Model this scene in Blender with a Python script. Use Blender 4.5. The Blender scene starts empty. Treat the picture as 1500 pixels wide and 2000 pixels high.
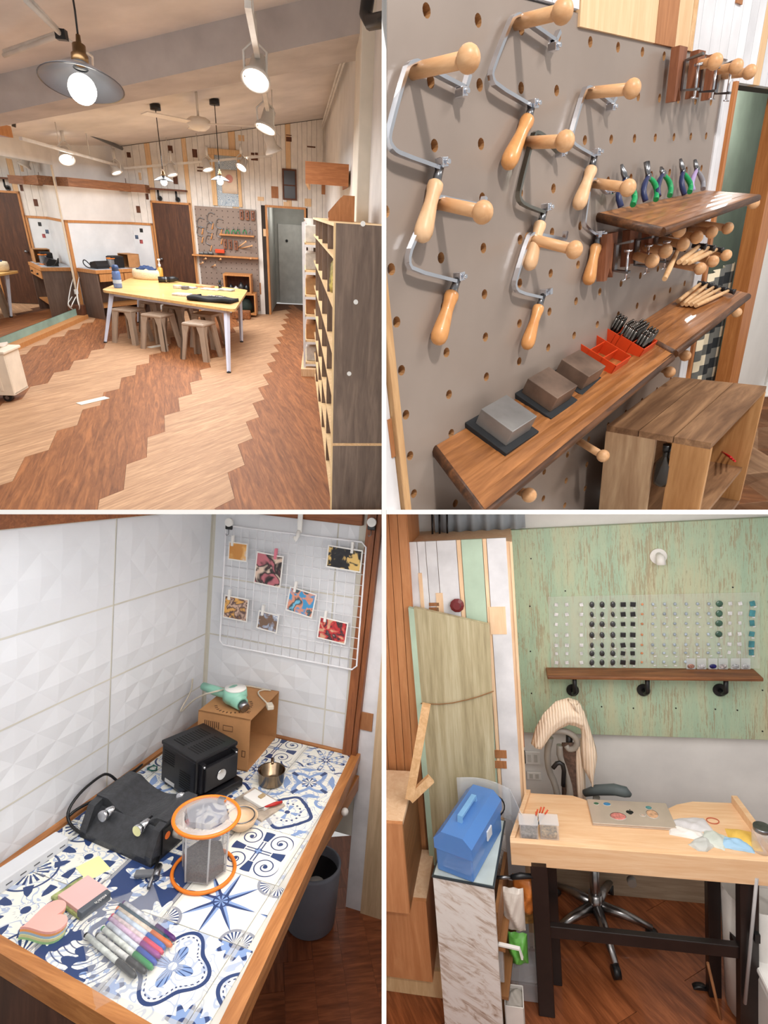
import bpy, bmesh, math, random
from mathutils import Matrix, Vector
R_ = math.radians
rnd = random.Random(7)
SC = bpy.context.scene
COL = SC.collection

# ------------------------------------------------------------------ camera, world, exposure
FPX = 1050.0
cam_d = bpy.data.cameras.new('camera'); cam = bpy.data.objects.new('camera', cam_d); COL.objects.link(cam)
cam_d.sensor_fit = 'HORIZONTAL'; cam_d.sensor_width = 36.0; cam_d.lens = FPX / 1500.0 * 36.0
cam_d.clip_start = 0.02; cam_d.clip_end = 100
cam.rotation_euler = (math.pi / 2, 0, 0)          # at the origin, looking along +Y, Z up
SC.camera = cam
W = bpy.data.worlds.new('world'); SC.world = W; W.use_nodes = True
W.node_tree.nodes['Background'].inputs[0].default_value = (1.0, 0.97, 0.94, 1)
W.node_tree.nodes['Background'].inputs[1].default_value = 0.55
SC.view_settings.view_transform = 'Standard'; SC.view_settings.look = 'None'
SC.view_settings.exposure = 0.0; SC.view_settings.gamma = 1.0; SC.view_settings.use_curve_mapping = False

# ------------------------------------------------------------------ the four rooms: rigid frames (x right, y deep, z up)
class Room:
    def __init__(s, rows, t, sx, sz):
        s.M = Matrix([list(rows[i]) + [t[i]] for i in range(3)] + [[0, 0, 0, 1]])
        s.R = s.M.to_3x3(); s.t = Vector(t); s.c = -(s.R.transposed() @ s.t); s.sx = sx; s.sz = sz
    def ray(s, u, v): return s.R.transposed() @ Vector(((u - 750) / FPX, 1.0, -(v - 1000) / FPX))
    def at(s, u, v, x=None, y=None, z=None):      # the point of a real surface (a plane of the room) seen at a spot of the photograph
        d = s.ray(u, v)
        i, val = (0, x) if x is not None else (1, y) if y is not None else (2, z)
        return s.c + d * ((val - s.c[i]) / d[i])
    def on(s, u, v, p, n):                        # same for any plane (point, normal)
        d = s.ray(u, v); n = Vector(n)
        return s.c + d * ((Vector(p) - s.c).dot(n) / d.dot(n))
    def mpp(s, p): return (s.M @ Vector(p)).y / FPX
TL = Room([[0.992886, -0.103277, 0.059253], [0.119047, 0.870328, -0.477868], [-0.002217, 0.481522, 0.876431]], [-2.49186, 5.75439, 1.03153], -1, 1)
TR = Room([[0.693152, -0.711461, -0.115602], [0.584788, 0.648845, -0.48685], [0.421383, 0.269858, 0.865802]], [0.30867, 0.86256, 0.752], 1, 1)
BL = Room([[0.958522, 0.27339, 0.080583], [-0.266346, 0.959831, -0.088227], [-0.101466, 0.063104, 0.992836]], [-1.28099, 1.27587, -1.10777], -1, -1)
BR = Room([[0.974232, 0.208897, -0.085054], [-0.218216, 0.968346, -0.121191], [0.057045, 0.136628, 0.988979]], [0.5961, 0.9622, -2.49686], 1, -1)

def lamp(room, kind, loc, power, col=(1, .93, .84), size=.5, sy=None, to=None, spot=60, name='unseen_area_light'):
    d = bpy.data.lights.new(name, kind); d.energy = power; d.color = col
    if kind == 'AREA':
        d.size = size
        if sy: d.shape = 'RECTANGLE'; d.size_y = sy
    elif kind == 'SPOT': d.spot_size = R_(spot); d.spot_blend = .6; d.shadow_soft_size = size
    else: d.shadow_soft_size = size
    o = bpy.data.objects.new(name, d); COL.objects.link(o)
    loc = Vector(loc); aim = (Vector(to) - loc) if to else Vector((0, 0, -1))
    o.matrix_world = room.M @ Matrix.Translation(loc) @ aim.to_track_quat('-Z', 'Y').to_matrix().to_4x4()
    return o
# unseen area lamps added to light each room (the lamps that are in view carry their own light in their builders)
lamp(TL, 'AREA', (.3, 1.2, 2.75), 120, (.96, .98, 1), 2.2, 3.0)
lamp(TL, 'AREA', (-.4, 4.6, 2.6), 125, (.96, .98, 1), 2.4, 1.8)
lamp(TL, 'AREA', (.4, -2.2, 2.9), 45, (.96, .98, 1), 2.0, 1.6)
lamp(TR, 'AREA', (-.75, -1.15, 1.15), 32, (1, .95, .90), .12, .12, to=(.1, 0, -.3))
lamp(TR, 'AREA', (1.2, -1.5, 1.1), 24, (1, .96, .92), .6, .6, to=(.7, 0, -.6))  # added at the right so that light reaches the passage
lamp(BL, 'AREA', (.55, .35, 1.09), 7.5, (.97, .98, 1), .7, .9, to=(.5, .75, 0))
lamp(BL, 'AREA', (.98, .7, .9), 8, (1, .92, .85), .4, .5, to=(1.1, .9, -.7))  # added to brighten the dark floor beside the desk
lamp(BR, 'AREA', (.35, 1.2, 2.2), 16, (1, .96, .93), 1.2, .9, to=(.35, 1.6, 0))
lamp(BR, 'AREA', (.2, -.3, 2.1), 9, (1, .96, .93), .9, .6, to=(.2, 2.0, .9))

# ------------------------------------------------------------------ mesh collector
class MB:
    def __init__(s): s.v = []; s.f = []; s.sm = []; s.mi = []; s.cur = 0
    def _add(s, vs, fs, smooth=False):
        b = len(s.v); s.v += [tuple(p) for p in vs]
        for f in fs: s.f.append([i + b for i in f]); s.sm.append(smooth); s.mi.append(s.cur)
        return s
    def m(s, i): s.cur = i; return s
    def hexa(s, p):                               # 8 corners: bottom 4 then top 4
        return s._add(p, [(3, 2, 1, 0), (4, 5, 6, 7), (0, 1, 5, 4), (1, 2, 6, 5), (2, 3, 7, 6), (3, 0, 4, 7)])
    def box(s, x0, x1, y0, y1, z0, z1, bev=0, seg=2, M=None):
        if x1 < x0: x0, x1 = x1, x0
        if y1 < y0: y0, y1 = y1, y0
        if z1 < z0: z0, z1 = z1, z0
        P = [(x0, y0, z0), (x1, y0, z0), (x1, y1, z0), (x0, y1, z0), (x0, y0, z1), (x1, y0, z1), (x1, y1, z1), (x0, y1, z1)]
        if bev <= 0:
            if M: P = [M @ Vector(p) for p in P]
            return s.hexa(P)
        bm = bmesh.new(); vs = [bm.verts.new(p) for p in P]
        for f in [(3, 2, 1, 0), (4, 5, 6, 7), (0, 1, 5, 4), (1, 2, 6, 5), (2, 3, 7, 6), (3, 0, 4, 7)]: bm.faces.new([vs[i] for i in f])
        bev = min(bev, .49 * min(x1 - x0, y1 - y0, z1 - z0))
        bmesh.ops.bevel(bm, geom=bm.edges[:], offset=bev, segments=seg, affect='EDGES', profile=.5)
        return s._bm(bm, M, False)
    def _bm(s, bm, M=None, smooth=False):
        bm.verts.index_update()
        vs = [(M @ v.co if M else v.co.copy()) for v in bm.verts]
        s._add(vs, [[v.index for v in f.verts] for f in bm.faces], smooth); bm.free(); return s
    def slab(s, pts, vec):                        # polygon (any 3-D points in order) extruded by vec
        n = len(pts); vec = Vector(vec); P = [Vector(p) for p in pts]; Q = [p + vec for p in P]
        fs = [list(range(n))[::-1], list(range(n, 2 * n))] + [(i, (i + 1) % n, n + (i + 1) % n, n + i) for i in range(n)]
        return s._add(P + Q, fs)
    def cyl(s, p0, p1, r0, r1=None, n=16, cap=True, smooth=True):
        return s.tube([p0, p1], [r0, r0 if r1 is None else r1], n, cap, smooth)
    def tube(s, pts, r, n=8, cap=True, smooth=True, closed=False, flat=None):
        P = [Vector(p) for p in pts]; k = len(P)
        rr = r if isinstance(r, (list, tuple)) else [r] * k
        up = None; rings = []
        for i in range(k):
            if closed: t = P[(i + 1) % k] - P[i - 1]
            else: t = P[min(i + 1, k - 1)] - P[max(i - 1, 0)]
            if t.length < 1e-9: t = Vector((0, 0, 1))
            t.normalize()
            if up is None:
                up = Vector((0, 0, 1)) if abs(t.z) < .9 else Vector((0, 1, 0))
                if flat is not None: up = Vector(flat)
            a = (up - t * up.dot(t))
            if a.length < 1e-6: a = t.orthogonal()
            a.normalize(); up = a; b = t.cross(a)
            if flat is not None:                  # rectangular strip: half widths (along 'flat', across)
                w1, w2 = rr[i]; rings.append([P[i] + a * w1 * q1 + b * w2 * q2 for q1, q2 in ((1, 1), (-1, 1), (-1, -1), (1, -1))])
            else: rings.append([P[i] + (a * math.cos(2 * math.pi * j / n) + b * math.sin(2 * math.pi * j / n)) * rr[i] for j in range(n)])
        nn = 4 if flat is not None else n
        vs = [v for g in rings for v in g]; fs = []
        for i in range(k if closed else k - 1):
            a0 = i * nn; b0 = ((i + 1) % k) * nn
            for j in range(nn): fs.append((a0 + j, b0 + j, b0 + (j + 1) % nn, a0 + (j + 1) % nn))
        base = len(s.v); s._add(vs, fs, smooth and flat is None)
        if cap and not closed:
            s.f.append([base + j for j in range(nn)]); s.sm.append(False); s.mi.append(s.cur)
            s.f.append([base + (k - 1) * nn + j for j in range(nn)][::-1]); s.sm.append(False); s.mi.append(s.cur)
        return s
    def lathe(s, prof, n=24, c=(0, 0, 0), ax=(0, 0, 1), smooth=True, cap=True):   # profile of (radius, height)
        ax = Vector(ax).normalized(); q = ax.to_track_quat('Z', 'Y'); c = Vector(c); vs = []; fs = []
        for (r, h) in prof:
            for j in range(n): vs.append(c + q @ Vector((r * math.cos(2 * math.pi * j / n), r * math.sin(2 * math.pi * j / n), h)))
        for i in range(len(prof) - 1):
            for j in range(n): fs.append((i * n + j, i * n + (j + 1) % n, (i + 1) * n + (j + 1) % n, (i + 1) * n + j))
        b = len(s.v); s._add(vs, fs, smooth)
        if cap:
            if prof[0][0] > 1e-6: s.f.append([b + j for j in range(n)][::-1]); s.sm.append(False); s.mi.append(s.cur)
            if prof[-1][0] > 1e-6: s.f.append([b + (len(prof) - 1) * n + j for j in range(n)]); s.sm.append(False); s.mi.append(s.cur)
        return s
    def ball(s, c, r, n=16, m=10, sc=(1, 1, 1), rot=None):
        vs = []; fs = []; c = Vector(c)
        for i in range(m + 1):
            th = math.pi * i / m
            for j in range(n):
                ph = 2 * math.pi * j / n
                p = Vector((r * sc[0] * math.sin(th) * math.cos(ph), r * sc[1] * math.sin(th) * math.sin(ph), -r * sc[2] * math.cos(th)))
                vs.append(c + (rot @ p if rot else p))
        for i in range(m):
            for j in range(n): fs.append((i * n + j, i * n + (j + 1) % n, (i + 1) * n + (j + 1) % n, (i + 1) * n + j))
        return s._add(vs, fs, True)
    def sheet(s, fn, nu, nv, th=0, smooth=True):  # surface patch from fn(u, v); th gives thickness along its normals
        g = [[Vector(fn(i / nu, j / nv)) for j in range(nv + 1)] for i in range(nu + 1)]
        vs = [p for row in g for p in row]; fs = []
        id_ = lambda i, j: i * (nv + 1) + j
        for i in range(nu):
            for j in range(nv): fs.append((id_(i, j), id_(i + 1, j), id_(i + 1, j + 1), id_(i, j + 1)))
        if th:
            N = []
            for i in range(nu + 1):
                for j in range(nv + 1):
                    a = g[min(i + 1, nu)][j] - g[max(i - 1, 0)][j]; b = g[i][min(j + 1, nv)] - g[i][max(j - 1, 0)]
                    N.append(a.cross(b).normalized())
            k = len(vs); vs += [p - n_ * th for p, n_ in zip(vs, N)]
            fs += [tuple(q + k for q in f[::-1]) for f in fs]
            edge = [id_(i, 0) for i in range(nu)] + [id_(nu, j) for j in range(nv)] + [id_(i, nv) for i in range(nu, 0, -1)] + [id_(0, j) for j in range(nv, 0, -1)]
            for a, b in zip(edge, edge[1:] + edge[:1]): fs.append((b, a, a + k, b + k))
        return s._add(vs, fs, smooth)
    def mesh(s, name, mats):
        me = bpy.data.meshes.new(name); me.from_pydata(s.v, [], s.f); me.update()
        for mt in (mats if isinstance(mats, (list, tuple)) else [mats]): me.materials.append(mt)
        me.polygons.foreach_set('use_smooth', s.sm)
        if any(s.mi): me.polygons.foreach_set('material_index', s.mi)
        bm = bmesh.new(); bm.from_mesh(me); bmesh.ops.recalc_face_normals(bm, faces=bm.faces[:]); bm.to_mesh(me); bm.free()
        return me
def B(*a, **k): return MB().box(*a, **k)

# ------------------------------------------------------------------ objects
ROOM = {}
def place(o, room, loc=(0, 0, 0), rot=None):
    L = Matrix.Translation(Vector(loc))
    if rot is not None: L = L @ (Matrix.Rotation(rot, 4, 'Z') if isinstance(rot, (int, float)) else rot.to_4x4())
    o.matrix_world = room.M @ L; ROOM[o] = room; return o
def tag(o, label, cat, group=None):
    o['label'] = label; o['category'] = cat
    if group: o['group'] = group
    return o
def thing(room, name, label, cat, loc=(0, 0, 0), rot=None, group=None):
    o = bpy.data.objects.new(name, None); o.empty_display_size = .05; COL.objects.link(o); place(o, room, loc, rot); return tag(o, label, cat, group)
def part(parent, name, mb, mat, label=None, loc=(0, 0, 0), rot=None):
    o = bpy.data.objects.new(name, mb if isinstance(mb, bpy.types.Mesh) else mb.mesh(name, mat)); COL.objects.link(o); o.parent = parent
    L = Matrix.Translation(Vector(loc))
    if rot is not None: L = L @ (Matrix.Rotation(rot, 4, 'Z') if isinstance(rot, (int, float)) else rot.to_4x4())
    o.matrix_basis = L; ROOM[o] = ROOM[parent]
    if label: o['label'] = label
    return o
def solo(room, name, mb, mat, label, cat, loc=(0, 0, 0), rot=None, group=None):
    o = bpy.data.objects.new(name, mb if isinstance(mb, bpy.types.Mesh) else mb.mesh(name, mat)); COL.objects.link(o); place(o, room, loc, rot); return tag(o, label, cat, group)
def struct(room, name, mb, mat, loc=(0, 0, 0), rot=None):
    o = bpy.data.objects.new(name, mb.mesh(name, mat)); COL.objects.link(o); place(o, room, loc, rot); o['kind'] = 'structure'; return o

# ------------------------------------------------------------------ materials
def lin(c):
    if isinstance(c, str): c = tuple(int(c[i:i + 2], 16) for i in (0, 2, 4))
    return tuple(((x / 255) / 12.92 if x / 255 <= .04045 else ((x / 255 + .055) / 1.055) ** 2.4) for x in c) + (1,)
class N:                                          # tiny node-graph helper: arithmetic on sockets
    def __init__(s, nt): s.nt = nt
    def new(s, t, **k):
        n = s.nt.nodes.new(t)
        for a, b in k.items(): setattr(n, a, b)
        return n
    def put(s, inp, v):
        if isinstance(v, S_): s.nt.links.new(v.o, inp)
        elif isinstance(v, bpy.types.NodeSocket): s.nt.links.new(v, inp)
        else: inp.default_value = v
    def math(s, op, a, b=0.0, c=0.0):
        n = s.new('ShaderNodeMath', operation=op); s.put(n.inputs[0], a); s.put(n.inputs[1], b); s.put(n.inputs[2], c); return S_(s, n.outputs[0])
    def mix(s, f, a, b):
        n = s.new('ShaderNodeMix', data_type='RGBA'); s.put(n.inputs[0], f); s.put(n.inputs[6], a); s.put(n.inputs[7], b); return S_(s, n.outputs[2])
class S_:
    def __init__(s, g, o): s.g = g; s.o = o
    def __add__(s, b): return s.g.math('ADD', s, b)
    __radd__ = __add__
    def __sub__(s, b): return s.g.math('SUBTRACT', s, b)
    def __rsub__(s, b): return s.g.math('SUBTRACT', b, s)
    def __mul__(s, b): return s.g.math('MULTIPLY', s, b)
    __rmul__ = __mul__
    def __truediv__(s, b): return s.g.math('DIVIDE', s, b)
    def abs(s): return s.g.math('ABSOLUTE', s)
    def sin(s): return s.g.math('SINE', s)
    def cos(s): return s.g.math('COSINE', s)
    def sqrt(s): return s.g.math('SQRT', s)
    def fract(s): return s.g.math('FRACT', s)
    def lt(s, b): return s.g.math('LESS_THAN', s, b)
    def gt(s, b): return s.g.math('GREATER_THAN', s, b)
    def mx(s, b): return s.g.math('MAXIMUM', s, b)
    def mn(s, b): return s.g.math('MINIMUM', s, b)
    def band(s, a, b): return s.gt(a) * s.lt(b)
MATS = {}
def base(name):
    m = bpy.data.materials.new(name); m.use_nodes = True; nt = m.node_tree; g = N(nt)
    return m, g, nt.nodes['Principled BSDF']
def coords(g, kind='Object', jitter=True):
    tc = g.new('ShaderNodeTexCoord'); v = tc.outputs[kind]
    if jitter:
        oi = g.new('ShaderNodeObjectInfo'); a = g.new('ShaderNodeVectorMath', operation='ADD'); cx = g.new('ShaderNodeCombineXYZ')
        r = S_(g, oi.outputs['Random']); g.put(cx.inputs[0], r * 37.0); g.put(cx.inputs[1], r * 91.0); g.put(cx.inputs[2], r * 13.0)
        g.put(a.inputs[0], v); g.put(a.inputs[1], cx.outputs[0]); return a.outputs[0]
    return v
def noise(g, vec, scale, detail=4, dist=0.0, stretch=None, rough=.55):
    if stretch:
        mp = g.new('ShaderNodeMapping'); g.put(mp.inputs[0], vec); mp.inputs['Scale'].default_value = stretch; vec = mp.outputs[0]
    n = g.new('ShaderNodeTexNoise'); g.put(n.inputs['Vector'], vec); n.inputs['Scale'].default_value = scale; n.inputs['Detail'].default_value = detail
    n.inputs['Distortion'].default_value = dist; n.inputs['Roughness'].default_value = rough; return S_(g, n.outputs[0])
def ramp(g, f, stops):
    r = g.new('ShaderNodeValToRGB'); g.put(r.inputs[0], f); el = r.color_ramp.elements
    while len(el) > 1: el.remove(el[-1])
    el[0].position = stops[0][0]; el[0].color = lin(stops[0][1])
    for p, c in stops[1:]: e = el.new(p); e.color = lin(c)
    return S_(g, r.outputs[0])
def bump(g, bsdf, h, strength=.3, dist=.002):
    b = g.new('ShaderNodeBump'); b.inputs['Strength'].default_value = strength; b.inputs['Distance'].default_value = dist; g.put(b.inputs['Height'], h); g.put(bsdf.inputs['Normal'], b.outputs[0])
def paint(name, c, rough=.55, var=.05, scale=6, metal=0.0, bmp=0.0, bscale=60, rv=0.0, coat=0.0, spec=.5):
    if name in MATS: return MATS[name]
    m, g, b = base(name); v = coords(g)
    c2 = tuple(int(max(0, min(255, x * (1 - 2.2 * var)))) for x in (tuple(int(c[i:i + 2], 16) for i in (0, 2, 4)) if isinstance(c, str) else c))
    col = ramp(g, noise(g, v, scale, 5), [(.3, c2), (.7, c)])
    if rv:
        oi = g.new('ShaderNodeObjectInfo'); h = g.new('ShaderNodeHueSaturation'); g.put(h.inputs['Value'], S_(g, oi.outputs['Random']) * (2 * rv) + (1 - rv)); g.put(h.inputs['Color'], col); col = h.outputs[0]
    g.put(b.inputs['Base Color'], col); b.inputs['Roughness'].default_value = rough; b.inputs['Metallic'].default_value = metal; b.inputs['Coat Weight'].default_value = coat; b.inputs['Specular IOR Level'].default_value = spec
    if bmp: bump(g, b, noise(g, v, bscale, 3), bmp)
    MATS[name] = m; return m
def wood(name, dark, light, axis='y', scale=3.0, rough=.45, rv=.1, stretch=14.0, mid=None, coat=0.0, spec=.4, turn=0.0):
    if name in MATS: return MATS[name]
    m, g, b = base(name); v = coords(g)
    st = [stretch, stretch, stretch]; st['xyz'.index(axis)] = 1.0
    if turn: mp = g.new('ShaderNodeMapping'); g.put(mp.inputs[0], v); mp.inputs['Rotation'].default_value = (0, 0, turn); v = mp.outputs[0]
    f1 = noise(g, v, scale, 6, 1.2, st); f2 = noise(g, v, scale * 6, 3, .4, st)
    f = f1 * .75 + f2 * .25
    col = ramp(g, f, [(.32, dark), (.5, mid or tuple((a + b_) // 2 for a, b_ in zip(h3(dark), h3(light)))), (.66, light)])
    oi = g.new('ShaderNodeObjectInfo'); h = g.new('ShaderNodeHueSaturation'); g.put(h.inputs['Value'], S_(g, oi.outputs['Random']) * (2 * rv) + (1 - rv)); g.put(h.inputs['Color'], col)
    g.put(b.inputs['Base Color'], h.outputs[0]); b.inputs['Roughness'].default_value = rough; b.inputs['Coat Weight'].default_value = coat; b.inputs['Specular IOR Level'].default_value = spec
    bump(g, b, f2, .12, .001); MATS[name] = m; return m
def h3(c): return tuple(int(c[i:i + 2], 16) for i in (0, 2, 4)) if isinstance(c, str) else c
def metal(name, c, rough=.25, var=.1, scale=20, mt=1.0): return paint(name, c, rough, var, scale, mt)
def clear(name, c=(235, 240, 245), rough=.08, alpha=.25, ior=1.45):
    if name in MATS: return MATS[name]
    m, g, b = base(name); b.inputs['Base Color'].default_value = lin(c); b.inputs['Roughness'].default_value = rough; b.inputs['Alpha'].default_value = alpha; b.inputs['Specular IOR Level'].default_value = .6
    MATS[name] = m; return m
def glow(name, c, strength):
    if name in MATS: return MATS[name]
    m, g, b = base(name); b.inputs['Emission Color'].default_value = lin(c); b.inputs['Emission Strength'].default_value = strength; b.inputs['Base Color'].default_value = lin(c)
    MATS[name] = m; return m
def mirror(name):
    m, g, b = base(name); b.inputs['Base Color'].default_value = (.86, .88, .87, 1); b.inputs['Metallic'].default_value = 1; b.inputs['Roughness'].default_value = .015; MATS[name] = m; return m
def wpoly(pts, th=None): return pts
BLACK = paint('black plastic', (22, 22, 24), .4, .05); WHITE = paint('white plastic', (238, 236, 232), .4, .02); CHROME = metal('chrome', (226, 228, 232), .16, .05)
STEEL = metal('brushed steel', (150, 152, 156), .3, .1); PALEWOOD = wood('pale beech', (206, 160, 112), (232, 194, 148), 'y', 4, .5, .05, 8)
TEXT = {}
def text(parent_or_room, body, loc, rot, size, mat, name='lettering', parent=None, thick=.0004, align='LEFT'):
    cu = bpy.data.curves.new(name, 'FONT'); cu.body = body; cu.size = size; cu.extrude = thick; cu.align_x = align; cu.resolution_u = 3
    o = bpy.data.objects.new('tmp', cu); COL.objects.link(o)
    dg = bpy.context.evaluated_depsgraph_get(); me = bpy.data.meshes.new_from_object(o.evaluated_get(dg)); bpy.data.objects.remove(o); me.name = name
    me.materials.clear(); me.materials.append(mat)
    ob = bpy.data.objects.new(name, me); COL.objects.link(ob); ob.parent = parent
    ob.matrix_basis = Matrix.Translation(Vector(loc)) @ rot.to_4x4(); ROOM[ob] = ROOM[parent]; return ob
# ================================================================== ROOM SHELLS
# ------------------------------------------------------------------ workshop (upper left)
YB = 6.888
def ceil_z(x, off=0): return 3.262 + off + .1848 * x
plaster = paint('warm white plaster', (230, 226, 222), .85, .035, 2.5, bmp=.06, bscale=14)
ceil_m = paint('old ceiling paint', (228, 222, 220), .85, .05, 1.6, bmp=.1, bscale=9)
beam_m = paint('grey beam paint', (196, 190, 188), .85, .06, 2.2, bmp=.15, bscale=8)
grey_m = paint('grey corridor paint', (176, 176, 170), .8, .03)
FL_L = wood('light vinyl plank', (162, 122, 90), (210, 168, 130), 'y', 2.0, .6, .05, 12, turn=R_(36.9))
FL_D = wood('brown vinyl plank', (112, 66, 36), (174, 112, 66), 'y', 2.0, .6, .06, 12, turn=R_(-14.5))
fl = struct(TL, 'floor', B(-3.2, 3.2, -4.6, 8.6, -.06, -.004), paint('floor underlay', (104, 66, 42), .8))
dl = Vector((1, 1.33, 0)); e_ = Vector((-.125, .484, 0)); PIT = .65; CW = .875
plank_l = MB().slab([Vector((0, 0, 0)), dl * CW, dl * CW + e_, e_], (0, 0, .004)); 
dd = Vector((-.125, .484, 0)) / .125
plank_d = MB().slab([Vector((0, 0, 0)), dl * .125, dl * .125 + dd * CW, dd * CW], (0, 0, .004))
def inset(mb, k=.003):
    c = sum((Vector(v) for v in mb.v), Vector()) / len(mb.v); mb.v = [tuple(Vector(v) + (c - Vector(v)).normalized() * k) for v in mb.v]; return mb
ml = inset(plank_l).mesh('plank', FL_L); md = inset(plank_d).mesh('plank', FL_D)
def tip(c): return Vector((.256 + c * CW, .823 - .274 * c / 2, -.004))      # zigzag tips left of a light column
for col in range(-4, 4):
    for k in range(-14, 20):
        p = tip(col) if col % 2 == 0 else tip(col + 1) + e_
        p = p + Vector((0, PIT * k, 0)); cy = p.y + (.8 if col % 2 == 0 else 1.9)
        if cy < -4.2 or cy > 7.3: continue
        part(fl, 'plank', ml if col % 2 == 0 else md, None, loc=p)
# back wall: vertical boards over battens, doorway left open
struct(TL, 'wall_back', MB().slab([(-3.3, YB + .012, -.05), (.72, YB + .012, -.05), (.72, YB + .012, ceil_z(.72) + .1), (-3.3, YB + .012, ceil_z(-3.3) + .1)], (0, .1, 0))
       .slab([(1.47, YB + .012, -.05), (2.6, YB + .012, -.05), (2.6, YB + .012, ceil_z(2.6) + .1), (1.47, YB + .012, ceil_z(1.47) + .1)], (0, .1, 0))
       .slab([(.72, YB + .012, 2.06), (1.47, YB + .012, 2.06), (1.47, YB + .012, ceil_z(1.47) + .1), (.72, YB + .012, ceil_z(.72) + .1)], (0, .1, 0)), paint('dark wall gap', (60, 50, 44), .9))
wb = [o for o in SC.objects if o.name.startswith('wall_back')][0]
BW = paint('white painted board', (236, 230, 222), .6, .04, 5, rv=.025); BT = wood('tan board', (214, 174, 130), (234, 202, 162), 'z', 3, .6, .05, 10)
BD = wood('dark brown block', (74, 42, 26), (112, 66, 42), 'z', 5, .6, .1, 8); BM = wood('mid brown block', (150, 98, 60), (178, 122, 80), 'z', 5, .6, .08, 8)
x = -1.98; i = 0
wr = random.Random(3)
tanx = [TL.at(u, 330, y=YB).x for u in (293, 363, 451, 563)]
while x < 1.95:
    w = wr.choice([.085, .1, .1, .115, .13]); x2 = x + w
    z0 = 0.0 if not (x2 > .70 and x < 1.49) else 2.09
    tan = any(x <= t < x2 for t in tanx)
    mb = MB().slab([(x + .0022, 0, z0), (x2 - .0022, 0, z0), (x2 - .0022, 0, ceil_z(x2) - .01), (x + .0022, 0, ceil_z(x) - .01)], (0, .014, 0))
    part(wb, 'board', mb, BT if tan else BW, loc=(0, YB, 0)); x = x2
def block(u0, v0, u1, v1, m):
    a = TL.at(u0, v0, y=YB); b = TL.at(u1, v1, y=YB)
    part(wb, 'accent_block', B(a.x, b.x, YB - .006, YB + .004, b.z, a.z), m)
for r in [(247, 297, 256, 308), (327.5, 284, 338, 299), (337.5, 342, 348, 360), (265.5, 402, 275, 416), (284, 378, 291, 390), (240, 348, 247, 360), (375, 291, 386, 308), (490, 298, 497, 303), (498, 298, 504, 303), (490, 306.5, 504, 314), (558.7, 267, 569.6, 277), (558.7, 263, 569.6, 265.5), (600, 285, 616, 289), (385, 325.6, 398, 329), (385, 332, 398, 335.7)]: block(*r, BD)
for r in [(529.5, 363.6, 544, 387.6), (628, 351, 635, 380), (501.7, 552, 510.5, 575), (391, 455, 395, 462)]: block(*r, BM)
for r in [(465, 263.5, 477.6, 276), (519, 268.6, 531, 289), (595, 387.6, 608, 404), (503, 384, 515.6, 392.7), (553.6, 394, 565, 404), (514, 447, 524.5, 462), (270, 337, 277, 352)]: block(*r, BT)
# corridor behind the doorway
struct(TL, 'wall_corridor', B(.55, .72, YB + .1, YB + 1.9, 0, 2.4).box(1.47, 1.65, YB + .1, YB + 1.9, 0, 2.4).box(.55, 1.65, YB + 1.9, YB + 2.0, 0, 2.4), grey_m)
struct(TL, 'ceiling_corridor', B(.55, 1.65, YB + .1, YB + 2, 2.1, 2.2), grey_m)
lamp(TL, 'POINT', (1.1, YB + 1.0, 1.95), 9, (1, .97, .93), .1, name='corridor_fill_light')  # unseen point lamp added to brighten the corridor
dr = struct(TL, 'door_1', B(.80, 1.40, YB + 1.84, YB + 1.9, 0, 1.75, bev=.006), paint('pale corridor door', (196, 196, 190), .5))
part(dr, 'door_handle', MB().ball((1.0, YB + 1.82, 1.4), .03), BLACK)
FRM = wood('oak frame', (172, 112, 62), (206, 148, 92), 'z', 4, .5, .04)
struct(TL, 'trim_doorway', B(.685, .725, YB - .02, YB + .14, 0, 2.1).box(1.465, 1.505, YB - .02, YB + .14, 0, 2.1).box(.725, 1.465, YB - .02, YB + .14, 2.06, 2.1), FRM)
# dark wooden door
a = TL.at(299, 402, y=YB); b = TL.at(369, 400, y=YB)
d2 = struct(TL, 'door_2', B(a.x, b.x, YB - .035, YB, .01, 2.0, bev=.004), wood('dark walnut door', (58, 34, 22), (98, 60, 38), 'z', 2.5, .5, .02, 12))
part(d2, 'door_frame', B(a.x - .035, a.x - .002, YB - .045, YB, 0, 2.04).box(b.x + .002, b.x + .035, YB - .045, YB, 0, 2.04).box(a.x - .035, b.x + .035, YB - .045, YB, 2.003, 2.04), FRM)
part(d2, 'door_knob', MB().cyl((a.x + .06, YB - .035, 1.0), (a.x + .06, YB - .08, 1.0), .016).ball((a.x + .06, YB - .09, 1.0), .03), STEEL)
# left wall (mirror stretch and the angled desk stretch), right wall, pillar, ceiling and beam
A1 = Vector((-2.745, 5.676, 0)); A2 = Vector((-1.947, 6.888, 0))
struct(TL, 'wall_left', MB().slab([(-2.745, -4.6, 0), (-2.745, 5.676, 0), (-2.745, 5.676, 3.3), (-2.745, -4.6, 3.3)], (-.1, 0, 0)).slab([A1, A2, A2 + Vector((0, 0, 3.3)), A1 + Vector((0, 0, 3.3))], (-.1, .06, 0)), plaster)
struct(TL, 'wall_right', MB().slab([(1.895, 6.89, 0), (2.15, 1.5, 0), (2.46, -4.6, 0), (2.46, -4.6, 4), (2.15, 1.5, 4), (1.895, 6.89, 4)], (.1, 0, 0)), plaster)
struct(TL, 'wall_pillar', B(2.12, 2.9, -.1, .75, 0, 4, bev=.01), paint('pillar paint', (230, 222, 208), .8, .02))
struct(TL, 'ceiling', MB().slab([(-3.4, -4.6, ceil_z(-3.4)), (3, -4.6, ceil_z(3)), (3, 7.1, ceil_z(3)), (-3.4, 7.1, ceil_z(-3.4))], (0, 0, .1)), ceil_m)
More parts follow.
